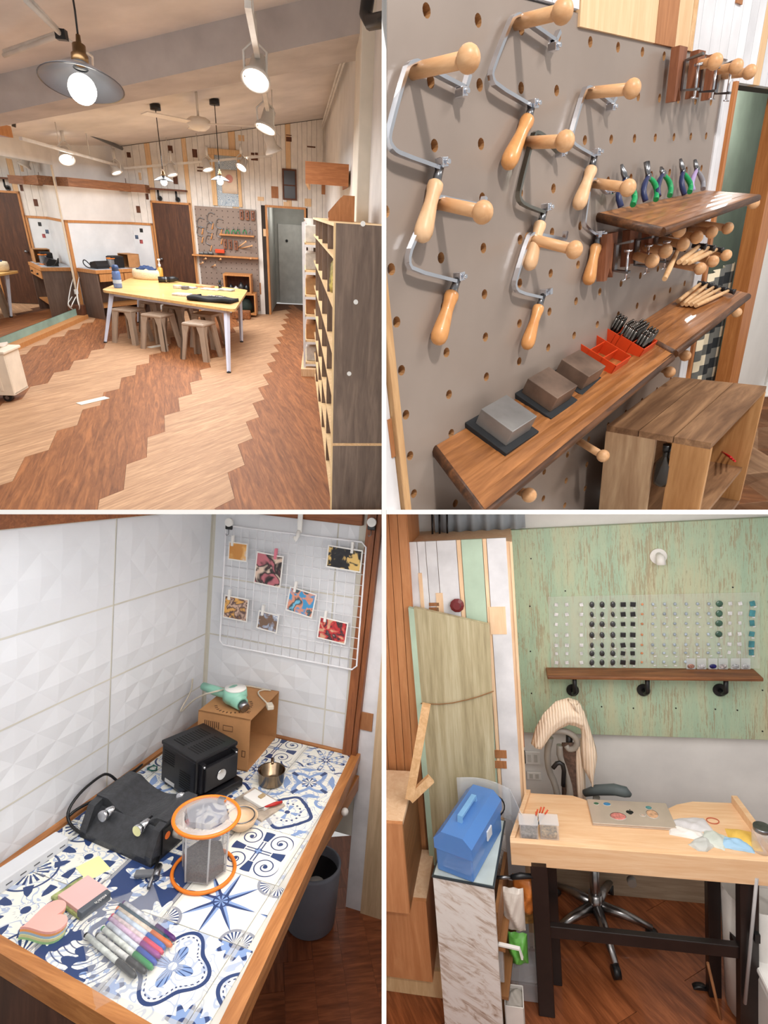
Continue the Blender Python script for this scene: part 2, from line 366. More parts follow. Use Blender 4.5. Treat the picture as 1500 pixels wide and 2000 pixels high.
struct(TL, 'trim_beam', MB().hexa([(-3.4, 1.97, ceil_z(-3.4, -.3)), (3, -.14, ceil_z(3, -.3)), (3, .9, ceil_z(3, -.3)), (-3.4, 2.3, ceil_z(-3.4, -.3)), (-3.4, 1.97, ceil_z(-3.4)), (3, -.14, ceil_z(3)), (3, .9, ceil_z(3)), (-3.4, 2.3, ceil_z(-3.4))]), beam_m)

# ------------------------------------------------------------------ tool board close-up (upper right): shell around the board
tr_wall = paint('dark wall gap', (60, 50, 44), .9)
wt = struct(TR, 'wall_back_boards', B(-.9, .80, .012, .05, -1.4, .9).box(.8, 1.35, .012, .05, -.02, .9), tr_wall)
# left strip of boards and right group of boards, each board its own piece
TW = paint('white washed board', (232, 232, 236), .6, .05, 7, rv=.03)
for (x0, x1) in ((-.62, -.56), (-.56, -.512)): part(wt, 'board', B(x0 + .001, x1 - .001, -.004, .012, -1.3, .5), TW)
part(wt, 'board', B(-.512, -.497, -.012, .012, -1.3, .5), wood('raw edge strip', (176, 134, 92), (206, 166, 120), 'z', 5, .6, .05))
for z0, z1 in ((-.52, -.46), (-.66, -.645)): part(wt, 'accent_block', B(-.52, -.5125, -.006, .0, z0, z1), BM)
for i_ in range(6): part(wt, 'board', B(-.5 + .083 * i_, -.419 + .083 * i_, -.004, .012, .04, .5), TW if i_ % 3 else BT)
for (x0, x1, m) in ((.0, .30, BT), (.30, .40, BM), (.40, .475, BT), (.475, .50, PALEWOOD), (.50, .53, TW), (.53, .60, TW), (.60, .665, TW), (.665, .725, TW), (.725, .79, TW)):
    part(wt, 'board', B(x0 + .001, x1 - .001, -.004, .012, .02, .5), m)
for i_ in range(9): part(wt, 'board', B(.791 + .06 * i_, .849 + .06 * i_, -.004, .012, -.02, .5), TW if i_ not in (3, 6) else BT)
for (x0, x1, z0) in ((.735, .762, -1.2), (.763, .80, -1.2)): part(wt, 'board', B(x0, x1, -.004, .012, z0, .02), TW)
for r in ((.605, .66, .16, .25, BM), (.725, .765, .12, .3, BM), (.535, .595, .14, .2, BT)): part(wt, 'accent_block', B(r[0], r[1], -.008, 0, r[2], r[3]), r[4])
# doorway with its frame, curtain wall behind, floor
FR2 = wood('orange oak frame', (158, 94, 46), (196, 130, 74), 'z', 4, .45, .04)
struct(TR, 'trim_door_frame', B(.80, .822, -.012, .03, -1.3, -.02).box(1.27, 1.40, -.02, .03, -1.3, .6), FR2)
lamp(TR, 'POINT', (1.75, .17, .0), 2.2, (1, .97, .93), .05, name='passage_fill_light')  # unseen point lamp added to lift the dark mint wall
struct(TR, 'wall_passage', B(.70, 3.4, .30, .33, -1.4, .8), paint('pale mint panel', (196, 212, 196), .6, .08, 4))
struct(TR, 'wall_right_plain', B(1.40, 3.0, .02, .06, -1.4, 1.2), paint('white wall', (226, 224, 220), .7, .02))
f2 = struct(TR, 'floor', B(-1.2, 3.2, -1.6, .7, -1.27, -1.205), paint('floor underlay', (104, 66, 42), .8))
for i in range(-2, 16):
    for j in range(2):
        mb = MB().slab([(0, 0, 0), (.14, .14, 0), (.14 - .62, .14 + .62, 0), (-.62, .62, 0)] if j else [(0, 0, 0), (.62, .62, 0), (.62 - .14, .62 + .14, 0), (-.14, .14, 0)], (0, 0, .005))
        part(f2, 'plank', inset(mb, .0015), FL_D if j else FL_L, loc=((.25 + .28 * (i % 8) if j else .25 + .28 * (i % 8)), -1.3 + .88 * (i // 8), -1.205))

# ------------------------------------------------------------------ tiled desk corner (lower left)
GROUT = paint('cream grout', (216, 212, 200), .8, .03); TILE = paint('white satin wall tile', (226, 228, 232), .28, .015, 3, spec=.5)
lw = struct(BL, 'wall_left_tiled', B(-.06, -.012, -.4, 1.47, -.4, 1.9), GROUT)
bwl = struct(BL, 'wall_back_tiled', B(-.06, .80, 1.442, 1.49, -.4, 1.9), GROUT)
def relief_tile(w, h, n, m, d=.006):              # raised diamond relief tile, w x h, facing -y of its own frame
    mb = MB(); nu, nv = n * 2, m * 2
    def P(i, j):
        edge = i in (0, nu) or j in (0, nv)
        return (w * i / nu, 0 if edge else (-d if (i + j) % 2 == 0 else -.0008), h * j / nv)
    vs = [P(i, j) for i in range(nu + 1) for j in range(nv + 1)]; fs = []
    I = lambda i, j: i * (nv + 1) + j
    for i in range(nu):
        for j in range(nv):
            a, b, c, d_ = I(i, j), I(i + 1, j), I(i + 1, j + 1), I(i, j + 1)
            if (i + j) % 2 == 0: fs += [(a, b, d_), (b, c, d_)]
            else: fs += [(a, b, c), (a, c, d_)]
    mb._add(vs, fs); mb.slab([(0, .0015, 0), (w, .0015, 0), (w, .0015, h), (0, .0015, h)], (0, .0085, 0)); return mb
zrow = [-.1, .172, .428, .712, 1.04]
for i in range(4):
    h = zrow[i + 1] - zrow[i] - .007
    ml_ = relief_tile(.618, h, 4, 2).mesh('wall_tile', TILE)
    for y0 in (.822 - .625, .822, .822 - 1.25):   # left wall runs along y
        w_ = .625 if y0 != .822 else .606
        me = ml_ if y0 != .822 else relief_tile(w_ - .007, h, 4, 2).mesh('wall_tile', TILE)
        part(lw, 'wall_tile', me, None, loc=(-.0105, y0 + .0035, zrow[i] + .0035), rot=R_(90))
    part(bwl, 'wall_tile', relief_tile(.62, h, 4, 2).mesh('wall_tile', TILE), None, loc=(.004, 1.4405, zrow[i] + .0035))
    part(bwl, 'wall_tile', relief_tile(.095, h, 1, 2).mesh('wall_tile', TILE), None, loc=(.631, 1.4405, zrow[i] + .0035))
struct(BL, 'trim_rail', B(-.05, .745, 1.415, 1.45, 1.04, 1.12, bev=.004).box(-.03, .02, -.4, 1.42, 1.045, 1.1), wood('red brown rail', (116, 66, 36), (158, 96, 56), 'x', 4, .5, .04))
struct(BL, 'trim_post', MB().slab([(.735, 1.405, -.1), (.775, 1.405, -.1), (.812, 1.405, 1.15), (.772, 1.405, 1.15)], (0, .03, 0)).slab([(.777, 1.412, -.1), (.797, 1.412, -.1), (.836, 1.412, 1.15), (.815, 1.412, 1.15)], (0, .03, 0)), wood('red brown post', (116, 66, 36), (158, 96, 56), 'z', 4, .5, .04))
wr_ = struct(BL, 'wall_right_boards', B(.80, 1.5, 1.455, 1.5, -.8, 1.3), tr_wall)
part(wr_, 'board', B(.802, .875, 1.44, 1.455, -.8, 1.3), TW)
part(wr_, 'board', B(.877, 1.0, 1.43, 1.455, -.8, 1.3), wood('sand board', (190, 162, 128), (216, 190, 156), 'z', 3, .6, .03))
part(wr_, 'accent_block', B(.802, .86, 1.432, 1.44, .12, .2), BM)
struct(BL, 'trim_door', B(1.0, 1.03, 1.40, 1.46, -.8, 1.3), FR2)
struct(BL, 'door_dark', B(1.032, 1.6, 1.425, 1.46, -.8, 1.3), MATS['dark walnut door'])
f3 = struct(BL, 'floor', B(-.3, 2.2, -.8, 1.6, -.85, -.755), paint('floor underlay', (104, 66, 42), .8))
FL_R = wood('red brown plank', (96, 48, 26), (156, 90, 56), 'y', 3.0, .32, .1, 10, coat=.2)
Lp, Wp = .60, .12
pm_ = inset(MB().slab([(0, 0, 0), (Lp, 0, 0), (Lp, Wp, 0), (0, Wp, 0)], (0, 0, .005)), .0012).mesh('plank', FL_R)
q8 = R_(28)
for i in range(-14, 24):
    for j in range(-4, 5):
        for k in range(2):                        # herringbone
            px = i * Wp + j * (Lp) - 0 * k; py = i * Wp - j * Lp
            v = Vector((px, py, 0)) if k == 0 else Vector((px + Wp, py + Wp, 0))
            p = Matrix.Rotation(q8, 3, 'Z') @ v + Vector((.8, -.2, -.755))
            if not (.1 < p.x < 2.1 and -.9 < p.y < 1.7): continue
            part(f3, 'plank', pm_, None, loc=p, rot=q8 if k == 0 else q8 + math.pi / 2)

# ------------------------------------------------------------------ office corner (lower right)
FZ = -.124
f4 = struct(BR, 'floor', B(-2.2, 2.2, -.6, 2.5, FZ - .06, FZ - .004), paint('floor underlay', (104, 66, 42), .8))
FL_O = wood('warm brown plank', (104, 54, 28), (170, 100, 60), 'y', 2.4, .3, .06, 10, coat=.25)
pm4 = inset(MB().slab([(0, 0, 0), (.16, 0, 0), (.16, 1.1, 0), (0, 1.1, 0)], (0, 0, .004)), .0015).mesh('plank', FL_O)
for i in range(-10, 14):
    for j in range(-2, 3):
        p = Matrix.Rotation(R_(35), 3, 'Z') @ Vector((i * .16, j * 1.1 + (i % 3) * .37, 0)) + Vector((.2, 1.2, 0))
        if not (-1.6 < p.x < 2.4 and -.9 < p.y < 2.4): continue
        part(f4, 'plank', pm4, None, loc=(p.x, p.y, FZ - .004), rot=R_(35))
ZB = 2.364
struct(BR, 'wall_back', B(-1.6, 1.8, ZB + .02, ZB + .12, FZ, 3.2), paint('white plaster wall', (232, 230, 226), .75, .03, 4, bmp=.08, bscale=10))
struct(BR, 'baseboard_back', B(-.6, 1.6, ZB - .005, ZB + .02, FZ, .06), wood('grey vinyl skirting', (150, 130, 108), (186, 166, 142), 'x', 2, .5, .02))
def distressed(name):
    m, g, b = base(name); v = coords(g, jitter=False)
    n1 = noise(g, v, 1.6, 6, .3, (9, 9, .8), .65); n2 = noise(g, v, 2.2, 4, 0, (1, 1, .6)); n3 = noise(g, v, 6, 5, 0, (22, 22, 1.2), .7)
    col = ramp(g, n1 * .6 + n2 * .4, [(.32, (152, 182, 158)), (.48, (172, 192, 164)), (.58, (186, 190, 158)), (.7, (190, 176, 142))])
    n4 = noise(g, v, 3.0, 5, .5, (3, 3, 1), .7)
    wear = (n3 * .55 + n4 * .45).gt(.545) * .6; fine = noise(g, v, 10, 4, 0, (26, 26, 1.6), .75).gt(.6) * .5
    col = g.mix(wear, col, lin((158, 136, 106))); col = g.mix(fine, col, lin((128, 104, 80))); g.put(b.inputs['Base Color'], col); b.inputs['Roughness'].default_value = .5
    bump(g, b, n3, .15); MATS[name] = m; return m
struct(BR, 'wall_panel_green', B(-.225, 1.25, ZB - .022, ZB + .018, .9, 2.11, bev=.003), distressed('distressed green paint'))
struct(BR, 'ceiling', B(-1.8, 1.8, .6, 2.6, 2.62, 2.7), paint('blue grey ceiling', (176, 182, 190), .8, .03))
# ================================================================== TOOL BOARD (upper right)
def tr0(u, v, y=0.0): return TR.at(u, v, y=y)
BRD = paint('taupe painted board', (152, 138, 128), .34, .05, 3, coat=.15)
HOLE_R = .0076
gx = [.047 + .1045 * n for n in range(-5, 8)]; gz = [-.13 - .0675 * r for r in range(-3, 17)]
def pegboard_mesh(xs, zs, x0, x1, z0, z1, r, th, n=12):
    mb = MB(); xs = [x for x in xs if x0 + r < x < x1 - r]; zs = sorted(z for z in zs if z0 + r < z < z1 - r)
    ex = [x0] + [(a + b) / 2 for a, b in zip(xs, xs[1:])] + [x1]; ez = [z0] + [(a + b) / 2 for a, b in zip(zs, zs[1:])] + [z1]
    for i, cx in enumerate(xs):
        for j, cz in enumerate(zs):
            a, b, c, d = ex[i], ex[i + 1], ez[j], ez[j + 1]
            ring = [(cx + r * math.cos(2 * math.pi * k / n + .26), 0, cz + r * math.sin(2 * math.pi * k / n + .26)) for k in range(n)]
            out = []
            for (px, _, pz) in ring:
                dx, dz = px - cx, pz - cz; t = min(((b if dx > 0 else a) - cx) / dx if abs(dx) > 1e-9 else 9e9, ((d if dz > 0 else c) - cz) / dz if abs(dz) > 1e-9 else 9e9)
                out.append((cx + dx * t, 0, cz + dz * t))
            base_ = len(mb.v); mb._add(ring + out + [(p[0], th, p[2]) for p in ring], [(k, (k + 1) % n, n + (k + 1) % n, n + k) for k in range(n)])
            mb.m(1)._add([], []); 
            for k in range(n): mb.f.append([base_ + k, base_ + 2 * n + k, base_ + 2 * n + (k + 1) % n, base_ + (k + 1) % n]); mb.sm.append(False); mb.mi.append(1)
            for k in range(4):                    # corner gaps of the cell
                pass
            cs = [(b, 0, d), (a, 0, d), (a, 0, c), (b, 0, c)]
            for (qx, _, qz) in cs:
                best = sorted(range(n), key=lambda k: abs(out[k][0] - qx) + abs(out[k][2] - qz))
                for k in range(n):
                    p, q = out[k], out[(k + 1) % n]
                    if (abs(p[0] - qx) < 1e-7 and abs(q[2] - qz) < 1e-7) or (abs(p[2] - qz) < 1e-7 and abs(q[0] - qx) < 1e-7):
                        bb = len(mb.v); mb.v += [p, q, (qx, 0, qz)]; mb.f.append([bb, bb + 1, bb + 2]); mb.sm.append(False); mb.mi.append(0)
            mb.m(0)
    mb.box(x0 - .0002, x1 + .0002, th, th + .002, z0, z1); mb.box(x0 - .003, x0, 0, th, z0, z1).box(x1, x1 + .003, 0, th, z0, z1).box(x0, x1, 0, th, z1, z1 + .003)
    return mb
pb = thing(TR, 'pegboard', 'tall taupe pegboard with rows of round holes behind the hanging saws', 'pegboard', (0, 0, 0))
part(pb, 'board', pegboard_mesh(gx, gz, -.495, .733, -1.2, .034, HOLE_R, .011), [BRD, wood('raw hole edge', (168, 122, 80), (200, 156, 110), 'y', 8)])
part(pb, 'side_strip', B(-.512, -.499, -.014, .01, -1.2, .034), MATS['raw edge strip'])

def peg_mesh(p, q, r, hr):
    p = Vector(p); q = Vector(q); d = (q - p).normalized(); mb = MB()
    mb.cyl(p - d * .01, q, r, r * .97, 14); mb.ball(q + d * hr * .5, hr, 16, 10, rot=d.to_track_quat('Z', 'Y').to_matrix(), sc=(1, 1, .92)); return mb
PEG = wood('beech peg', (206, 152, 104), (230, 184, 138), 'y', 6, .4, .06, 6)
def peg(u, v, u2, v2, label, L=.078, r=.0088, hr=.0142):
    a = tr0(u, v); b = tr0(u2, v2, -L); me = peg_mesh(Vector((0, 0, 0)), b - a, r, hr)
    return solo(TR, 'wooden_peg', me, PEG, label, 'peg', a, group='wooden pegs in the tool board')
PG = [
 (805, 140, 905, 117, 'round-headed wooden peg holding the upper left chrome saw'), (852, 395, 935, 413, 'round-headed wooden peg beside the pale handle of the upper left saw'),
 (1007, 45, 1091, 24, 'round-headed wooden peg at the very top holding a tall chrome saw'), (1028, 279, 1097, 276, 'round-headed wooden peg holding the dull grey saw in the middle'),
 (1146, 182, 1227, 174, 'round-headed wooden peg holding the small chrome saw at upper centre'), (1030, 465, 1114, 486, 'round-headed wooden peg through the lowest middle saw'),
 (1158, 357, 1221, 366, 'round-headed wooden peg just left of the pliers'), (1352, 129, 1394, 121, 'left peg of the three carrying clamped bench pins at top right'),
 (1381, 141, 1434, 131, 'middle peg of the three carrying clamped bench pins at top right'), (1412, 147, 1461, 141, 'right peg of the three carrying clamped bench pins at top right'),
 (1292, 437, 1324, 450, 'pale peg propping the front left of the pliers shelf'), (1358, 436, 1416, 445, 'topmost right peg under the pliers shelf'), (1345, 446, 1387, 453, 'second right peg just below the pliers shelf'),
 (1308, 455, 1357, 463, 'short peg under the middle of the pliers shelf'), (1290, 469, 1331, 477, 'peg carrying the right clamp under the pliers shelf'), (1248, 480, 1296, 490, 'peg carrying the middle clamp under the pliers shelf'),
 (1222, 494, 1270, 508, 'peg carrying the left clamp under the pliers shelf'), (1370, 489, 1415, 498, 'right peg of the hammer rack above the long shelf'), (1350, 500, 1390, 510, 'middle peg of the hammer rack above the long shelf'),
 (1310, 514, 1363, 524, 'low peg of the hammer rack above the long shelf'), (1430, 391, 1470, 397, 'peg propping the far right end of the pliers shelf'),
 (1128, 860, 1174, 888, 'lone long peg on the bare board below the long shelf'), (1000, 952, 1031, 966, 'pale peg head under the near end of the long shelf'), (1275, 713, 1306, 726, 'peg head under the joint of the long shelf'),
 (1308, 682, 1337, 694, 'peg head just right of the shelf joint'), (1412, 602, 1438, 610, 'peg head under the far end of the long shelf')]
for a in PG: peg(*a)

CHR = metal('polished chrome', (236, 240, 248), .17, .04, 10); DUL = metal('dull grey steel', (158, 158, 150), .3, .08, 10)
HW1 = wood('pale saw handle', (218, 172, 128), (238, 200, 160), 'z', 4, .42, .04, 6); HW2 = wood('orange saw handle', (202, 136, 76), (226, 166, 106), 'z', 4, .36, .03, 6, coat=.3)
def smooth_path(P, it=1):
    P = [Vector(p) for p in P]
    for _ in range(it):
        Q = [P[0]]
        for a, b in zip(P, P[1:]): Q += [a.lerp(b, .25), a.lerp(b, .75)]
        P = Q + [P[-1]]
    return P
def handle_mesh(a, b, k=1.0):
    d = b - a; L = d.length; pr = [(.0001, 0), (.62, .005), (.8, .03), (.86, .1), (.72, .22), (.7, .36), (.84, .55), (.98, .74), (1, .84), (.86, .93), (.5, .985), (.0001, 1)]
    return MB().lathe([(r * .0128 * k, h * L) for r, h in pr], 20, a, d)
def saw(name_px, nut, fer, h0, h1, fm, hm, label, y=-.012, hw=1.0, nut2=None, wing=False):
    o = tr0(*h0, y=y); t = thing(TR, 'jewellers_saw', label, 'saw', o, group='piercing saws on the tool board')
    P = smooth_path([tr0(u, v, y=y) - o for u, v in name_px[1:]]); 
    part(t, 'frame', MB().tube(P, [(.0042, .0024)] * len(P), flat=(0, 1, 0)), fm)
    T = [tr0(*name_px[0], y=y) - o, tr0(*name_px[1], y=y) - o]
    part(t, 'arm_end', MB().tube(T, [(.0042, .003)] * 2, flat=(0, 1, 0)), fm)
    n = tr0(*nut, y=y) - o; c = MB().box(-.006, .006, -.008, .006, -.006, .006, bev=.001, M=Matrix.Translation(n))
    part(t, 'clamp_screw', MB().cyl(n + Vector((0, -.008, 0)), n + Vector((0, -.014, 0)), .003), CHR)
    if wing: part(t, 'wing', B(-.010, -.002, -.018, -.012, -.002, .008, M=Matrix.Translation(n)), CHR)
    if nut2: m = tr0(*nut2, y=y) - o; part(t, 'clamp_nut', B(-.0055, .0055, -.008, .006, -.0055, .0055, bev=.001, M=Matrix.Translation(m)), CHR); part(t, 'clamp_screw', MB().cyl(m + Vector((0, -.008, 0)), m + Vector((0, -.013, 0)), .003), CHR)
    part(t, 'clamp_nut', c, CHR)
    a = tr0(*h0, y=y) - o; b = tr0(*h1, y=y - .006) - o; d = (b - a).normalized()
    part(t, 'ferrule', MB().cyl(n + (a - n) * .2, a + d * .004, .0055 * hw, .0062 * hw, 14), STEEL)
    part(t, 'handle', handle_mesh(a, b, hw), hm)
saw([(915, 146), (907, 172), (850, 143), (815, 120), (800, 123), (792, 134), (760, 252), (757, 275), (766, 292), (780, 301), (856, 328)], (862, 318), (855, 345), (852, 355), (822, 472), CHR, HW1, 'large chrome saw with pale handle on the upper left peg', nut2=(900, 181))
saw([(1091, 62), (1083, 80), (1040, 50), (1014, 29), (1003, 32), (996, 42), (960, 135), (958, 150), (966, 167), (1035, 207)], (1040, 204), (1034, 222), (1032, 230), (989, 327), CHR, HW2, 'tall chrome saw with glossy orange handle hung from the topmost peg', nut2=(1080, 92))
saw([(1094, 288), (1090, 296), (1064, 268), (1048, 258), (1041, 262), (1013, 370), (1012, 388), (1022, 400), (1062, 415)], (1066, 405), (1058, 425), (1056, 434), (1032, 527), DUL, HW1, 'dull grey saw with pale handle in the middle of the board', nut2=(1093, 300), hw=.95)
saw([(1201, 190), (1194, 202), (1168, 182), (1150, 170), (1141, 173), (1118, 252), (1113, 275), (1124, 286), (1160, 306)], (1163, 298), (1157, 318), (1156, 328), (1128, 407), CHR, HW1, 'small chrome saw with pale handle right of the grey saw', nut2=(1192, 210), hw=1.0)
saw([(946, 385), (942, 402), (880, 390), (856, 384), (846, 390), (802, 480), (795, 510), (803, 527), (889, 549)], (896, 540), (886, 562), (884, 570), (853, 673), CHR, HW2, 'chrome saw with orange handle lowest on the left of the board')
saw([(1105, 452), (1102, 468), (1062, 460), (1040, 455), (1032, 462), (1006, 545), (1004, 560), (1012, 571), (1056, 581)], (1063, 571), (1056, 590), (1053, 597), (1027, 682), CHR, HW2, 'chrome saw with orange handle lowest in the middle, wing nut at its clamp', wing=True, hw=.95)
saw([(1187, 368), (1184, 376), (1166, 356), (1157, 349), (1151, 356), (1141, 425), (1140, 438), (1147, 448), (1168, 463)], (1171, 457), (1166, 472), (1165, 478), (1148, 556), CHR, HW2, 'small chrome saw with orange handle left of the pliers shelf', nut2=(1189, 374), hw=1.0)

# ---- shelves
SHW = wood('oiled walnut shelf', (108, 64, 30), (190, 128, 76), 'x', 2.2, .38, .04, 12, coat=.2); EDGE = wood('dark worn shelf edge', (46, 28, 18), (122, 78, 46), 'x', 5, .5, .05, 8)
def shelf(c, th, label, name='tool_shelf', n=6):
    c = [Vector(p) for p in c]; o = c[0]; t = thing(TR, name, label, 'shelf', o)
    nrm = (c[1] - c[0]).cross(c[3] - c[0]).normalized(); nrm = nrm if nrm.z > 0 else -nrm
    for i in range(n):                            # glued strips along the shelf
        a, b = i / n, (i + 1) / n
        q = [c[0].lerp(c[3], a), c[1].lerp(c[2], a), c[1].lerp(c[2], b), c[0].lerp(c[3], b)]
        part(t, 'board_strip', MB().slab([p - o - nrm * th for p in q], nrm * th), SHW)
    f = (c[3] - c[0]).normalized()
    part(t, 'front_edge', MB().tube([c[3] - o - nrm * th / 2, c[2] - o - nrm * th / 2], th * .52, 10), EDGE)
    part(t, 'end_edge', MB().tube([c[0] - o - nrm * th / 2 , c[3] - o - nrm * th / 2], th * .52, 10), EDGE)
    t2 = (o, (c[1] - c[0]).normalized(), f, nrm); return t2
S_UP = shelf([(.118, -.001, -.249), (.73, -.001, -.249), (.722, -.127, -.270), (.122, -.125, -.283)], .016, 'dark walnut shelf carrying the five pliers')
S_LO = shelf([(-.412, -.001, -.541), (.345, -.001, -.523), (.275, -.125, -.553), (-.455, -.125, -.604)], .018, 'long walnut shelf with the three steel blocks')
S_RI = shelf([(.352, -.001, -.516), (.82, -.001, -.488), (.832, -.123, -.520), (.285, -.125, -.546)], .018, 'walnut shelf with the row of hammers, right of the joint')
def spot(sh, u, v): return TR.on(u, v, sh[0], sh[3])
def frame_of(sh, u, v):
    o = spot(sh, u, v); ex = sh[1]; n = sh[3]; ey = n.cross(ex)
    return o, Matrix((ex, ey, n)).transposed()
IRON = paint('worn steel block', (158, 156, 154), .4, .12, 9, .4); RUST = paint('rusty steel block', (146, 122, 106), .45, .18, 12, .35); RUB = paint('black rubber pad', (34, 36, 40), .75, .1, 30)
for (uv, m, lab) in (((978, 842), IRON, 'grey steel bench block on black rubber pad nearest the shelf end'), ((1062, 781), RUST, 'rusty steel bench block on black rubber pad, middle of three'), ((1122, 742), RUST, 'brown steel bench block on black rubber pad next to the red trays')):
    o, Rm = frame_of(S_LO, *uv); k = {978: 1.0, 1062: 1.0, 1122: .96}[uv[0]]
    t = thing(TR, 'bench_block', lab, 'steel block', o, Rm, 'steel bench blocks on the long shelf')
    part(t, 'rubber_pad', B(-.052 * k, .052 * k, -.046 * k, .046 * k, 0, .010, bev=.0015), RUB)
    part(t, 'steel_block', B(-.038 * k, .038 * k, -.034 * k, .034 * k, .010, .042, bev=.0012), m)
# red-orange trays with letter punches
RED = paint('orange red plastic', (226, 74, 30), .38, .04)
def tray(uv, w, d, h, nc, lab):
    o, Rm = frame_of(S_LO, *uv); t = thing(TR, 'punch_tray', lab, 'tray', o, Rm, 'orange red punch trays'); s = .002
    mb = B(-w / 2, w / 2, -d / 2, d / 2, 0, s).box(-w / 2, w / 2, -d / 2, -d / 2 + s, 0, h).box(-w / 2, w / 2, d / 2 - s, d / 2, 0, h).box(-w / 2, -w / 2 + s, -d / 2, d / 2, 0, h).box(w / 2 - s, w / 2, -d / 2, d / 2, 0, h)
    part(t, 'tray_body', mb, RED)
    for i in range(1, nc): part(t, 'divider', B(-w / 2, w / 2, -d / 2 + d * i / nc - s / 2, -d / 2 + d * i / nc + s / 2, 0, h * .93), RED)
    return o, Rm
tray((1166, 706), .075, .10, .032, 3, 'empty orange red tray with three compartments')
o2, R2 = tray((1198, 672), .05, .06, .034, 2, 'orange red tray behind, holding one bundle of steel punches')
o3, R3 = tray((1232, 687), .075, .062, .036, 2, 'orange red tray full of steel punches at its shelf corner')
pun = MB().cyl((0, 0, .003), (0, 0, .058), .0033, n=8).cyl((0, 0, .058), (0, 0, .063), .0033, .0022, 8).mesh('steel_punch', metal('dark steel punch', (120, 116, 112), .3, .1))
def punches(o, Rm, cx, cy, wh, n=3, m=3):
    for i in range(n):
        for j in range(m):
            solo(TR, 'steel_punch', pun, None, 'thin dark steel punch standing ' + wh, 'punch', o + Rm @ Vector((cx + (i - (n - 1) / 2) * .0074, cy + (j - (m - 1) / 2) * .0074, 0)), Rm, 'punches ' + wh)
punches(o2, R2, .0, .014, 'in the back of the rear red tray'); punches(o2, R2, .0, -.015, 'in the front of the rear red tray', 5, 3)
for cx, cy, w_ in ((-.022, .014, 'back left bundle of the corner red tray'), (.0, .014, 'back middle bundle of the corner red tray'), (.023, .014, 'back right bundle of the corner red tray'), (-.018, -.014, 'front left bundle of the corner red tray'), (.014, -.014, 'front right bundle of the corner red tray')): punches(o3, R3, cx, cy, 'in the ' + w_)
# hammers
HAM = paint('black hammer head', (30, 30, 34), .4, .08)
def hammer(a, b, lab, hx=None):
    t = thing(TR, 'hammer', lab, 'hammer', a, group='small hammers'); d = (b - a); n = S_RI[3]
    part(t, 'handle', MB().tube([Vector((0, 0, 0)), d * .3, d * .7, d], [.0052, .0062, .0052, .004], 10), PALEWOOD)
    side = d.cross(n).normalized(); w = hx or .022
    part(t, 'head', MB().tube([d - side * w, d - side * w * .5, d + side * w * .6, d + side * w], [.0075, .006, .006, .0078], 10), HAM)
for i, (h0, h1) in enumerate([((1322, 595), (1366, 560)), ((1331, 600), (1380, 562)), ((1339, 601), (1392, 567)), ((1348, 601), (1405, 570)), ((1357, 603), (1421, 574))]):
    a = spot(S_RI, *h0) + S_RI[3] * .008; b = spot(S_RI, *h1) + S_RI[3] * .009
    hammer(a, b, ['hammer lying nearest the board, first of five on the shelf', 'second of the five hammers lying on the shelf', 'third of the five hammers lying on the shelf', 'fourth of the five hammers lying on the shelf', 'last of the five hammers, nearest the shelf front'][i], .016)
for (h0, h1, lab) in [((1298, 545), (1326, 484), 'thick handled mallet hanging at a slant under the pliers shelf'), ((1326, 512), (1366, 480), 'left hanging hammer resting across the pegs'), ((1336, 513), (1384, 483), 'middle hanging hammer resting across the pegs'), ((1346, 513), (1400, 487), 'right hanging hammer resting across the pegs')]:
    hammer(tr0(*h0, y=-.085), tr0(*h1, y=-.06), lab, .016)
# bench pins held by clamps
PIN = wood('red brown bench pin', (112, 66, 44), (158, 102, 72), 'z', 5, .5, .06, 8)
CL = metal('clamp steel', (146, 148, 152), .28, .08)
def bench_pin(u, v, lab, h=.088, w=.042, y=-.03, dy=.016, cl=(26, 26), slant=.012):
    o = tr0(u, v, y=y); t = thing(TR, 'bench_pin', lab, 'bench pin', o, group='bench pins with clamps')
    part(t, 'wood_pin', MB().slab([(-w * .5, 0, 0), (w * .5, 0, 0), (w * .42, 0, -h * .55), (w * .08 + slant, 0, -h * .98), (-w * .02, 0, -h * .74), (-w * .2, 0, -h), (-w * .46, 0, -h)], (0, dy, 0)), PIN)
    c = Vector((w * .28, -.004, -.022)); s = .048
    P = [c + Vector((0, -.03, .004)), c, c + Vector((0, 0, -s)), c + Vector((0, -.03, -s - .004))]
    part(t, 'clamp_frame', MB().tube(P, [(.0065, .0022)] * 4, flat=(1, 0, 0)), CL)
    q = c + Vector((0, -.024, 0))
    part(t, 'clamp_screw', MB().cyl(q + Vector((0, 0, -.012)), q + Vector((0, 0, -s - .018)), .0026, n=10).cyl(q + Vector((0, 0, -.010)), q + Vector((0, 0, -.014)), .008, n=14).cyl(q + Vector((-.016, 0, -s - .017)), q + Vector((.016, 0, -s - .017)), .0015, n=8), CHR)
bench_pin(1336, 90, 'left of the three brown bench pins clamped at the top right corner'); bench_pin(1372, 98, 'middle of the three brown bench pins clamped at the top right corner', h=.08); bench_pin(1402, 106, 'right of the three brown bench pins clamped at the top right corner', h=.08)
bench_pin(1197, 455, 'left brown bench pin with clamp under the pliers shelf', h=.085, w=.05); bench_pin(1240, 447, 'middle brown bench pin with clamp under the pliers shelf', h=.07); bench_pin(1277, 442, 'right brown bench pin with clamp under the pliers shelf', h=.06)
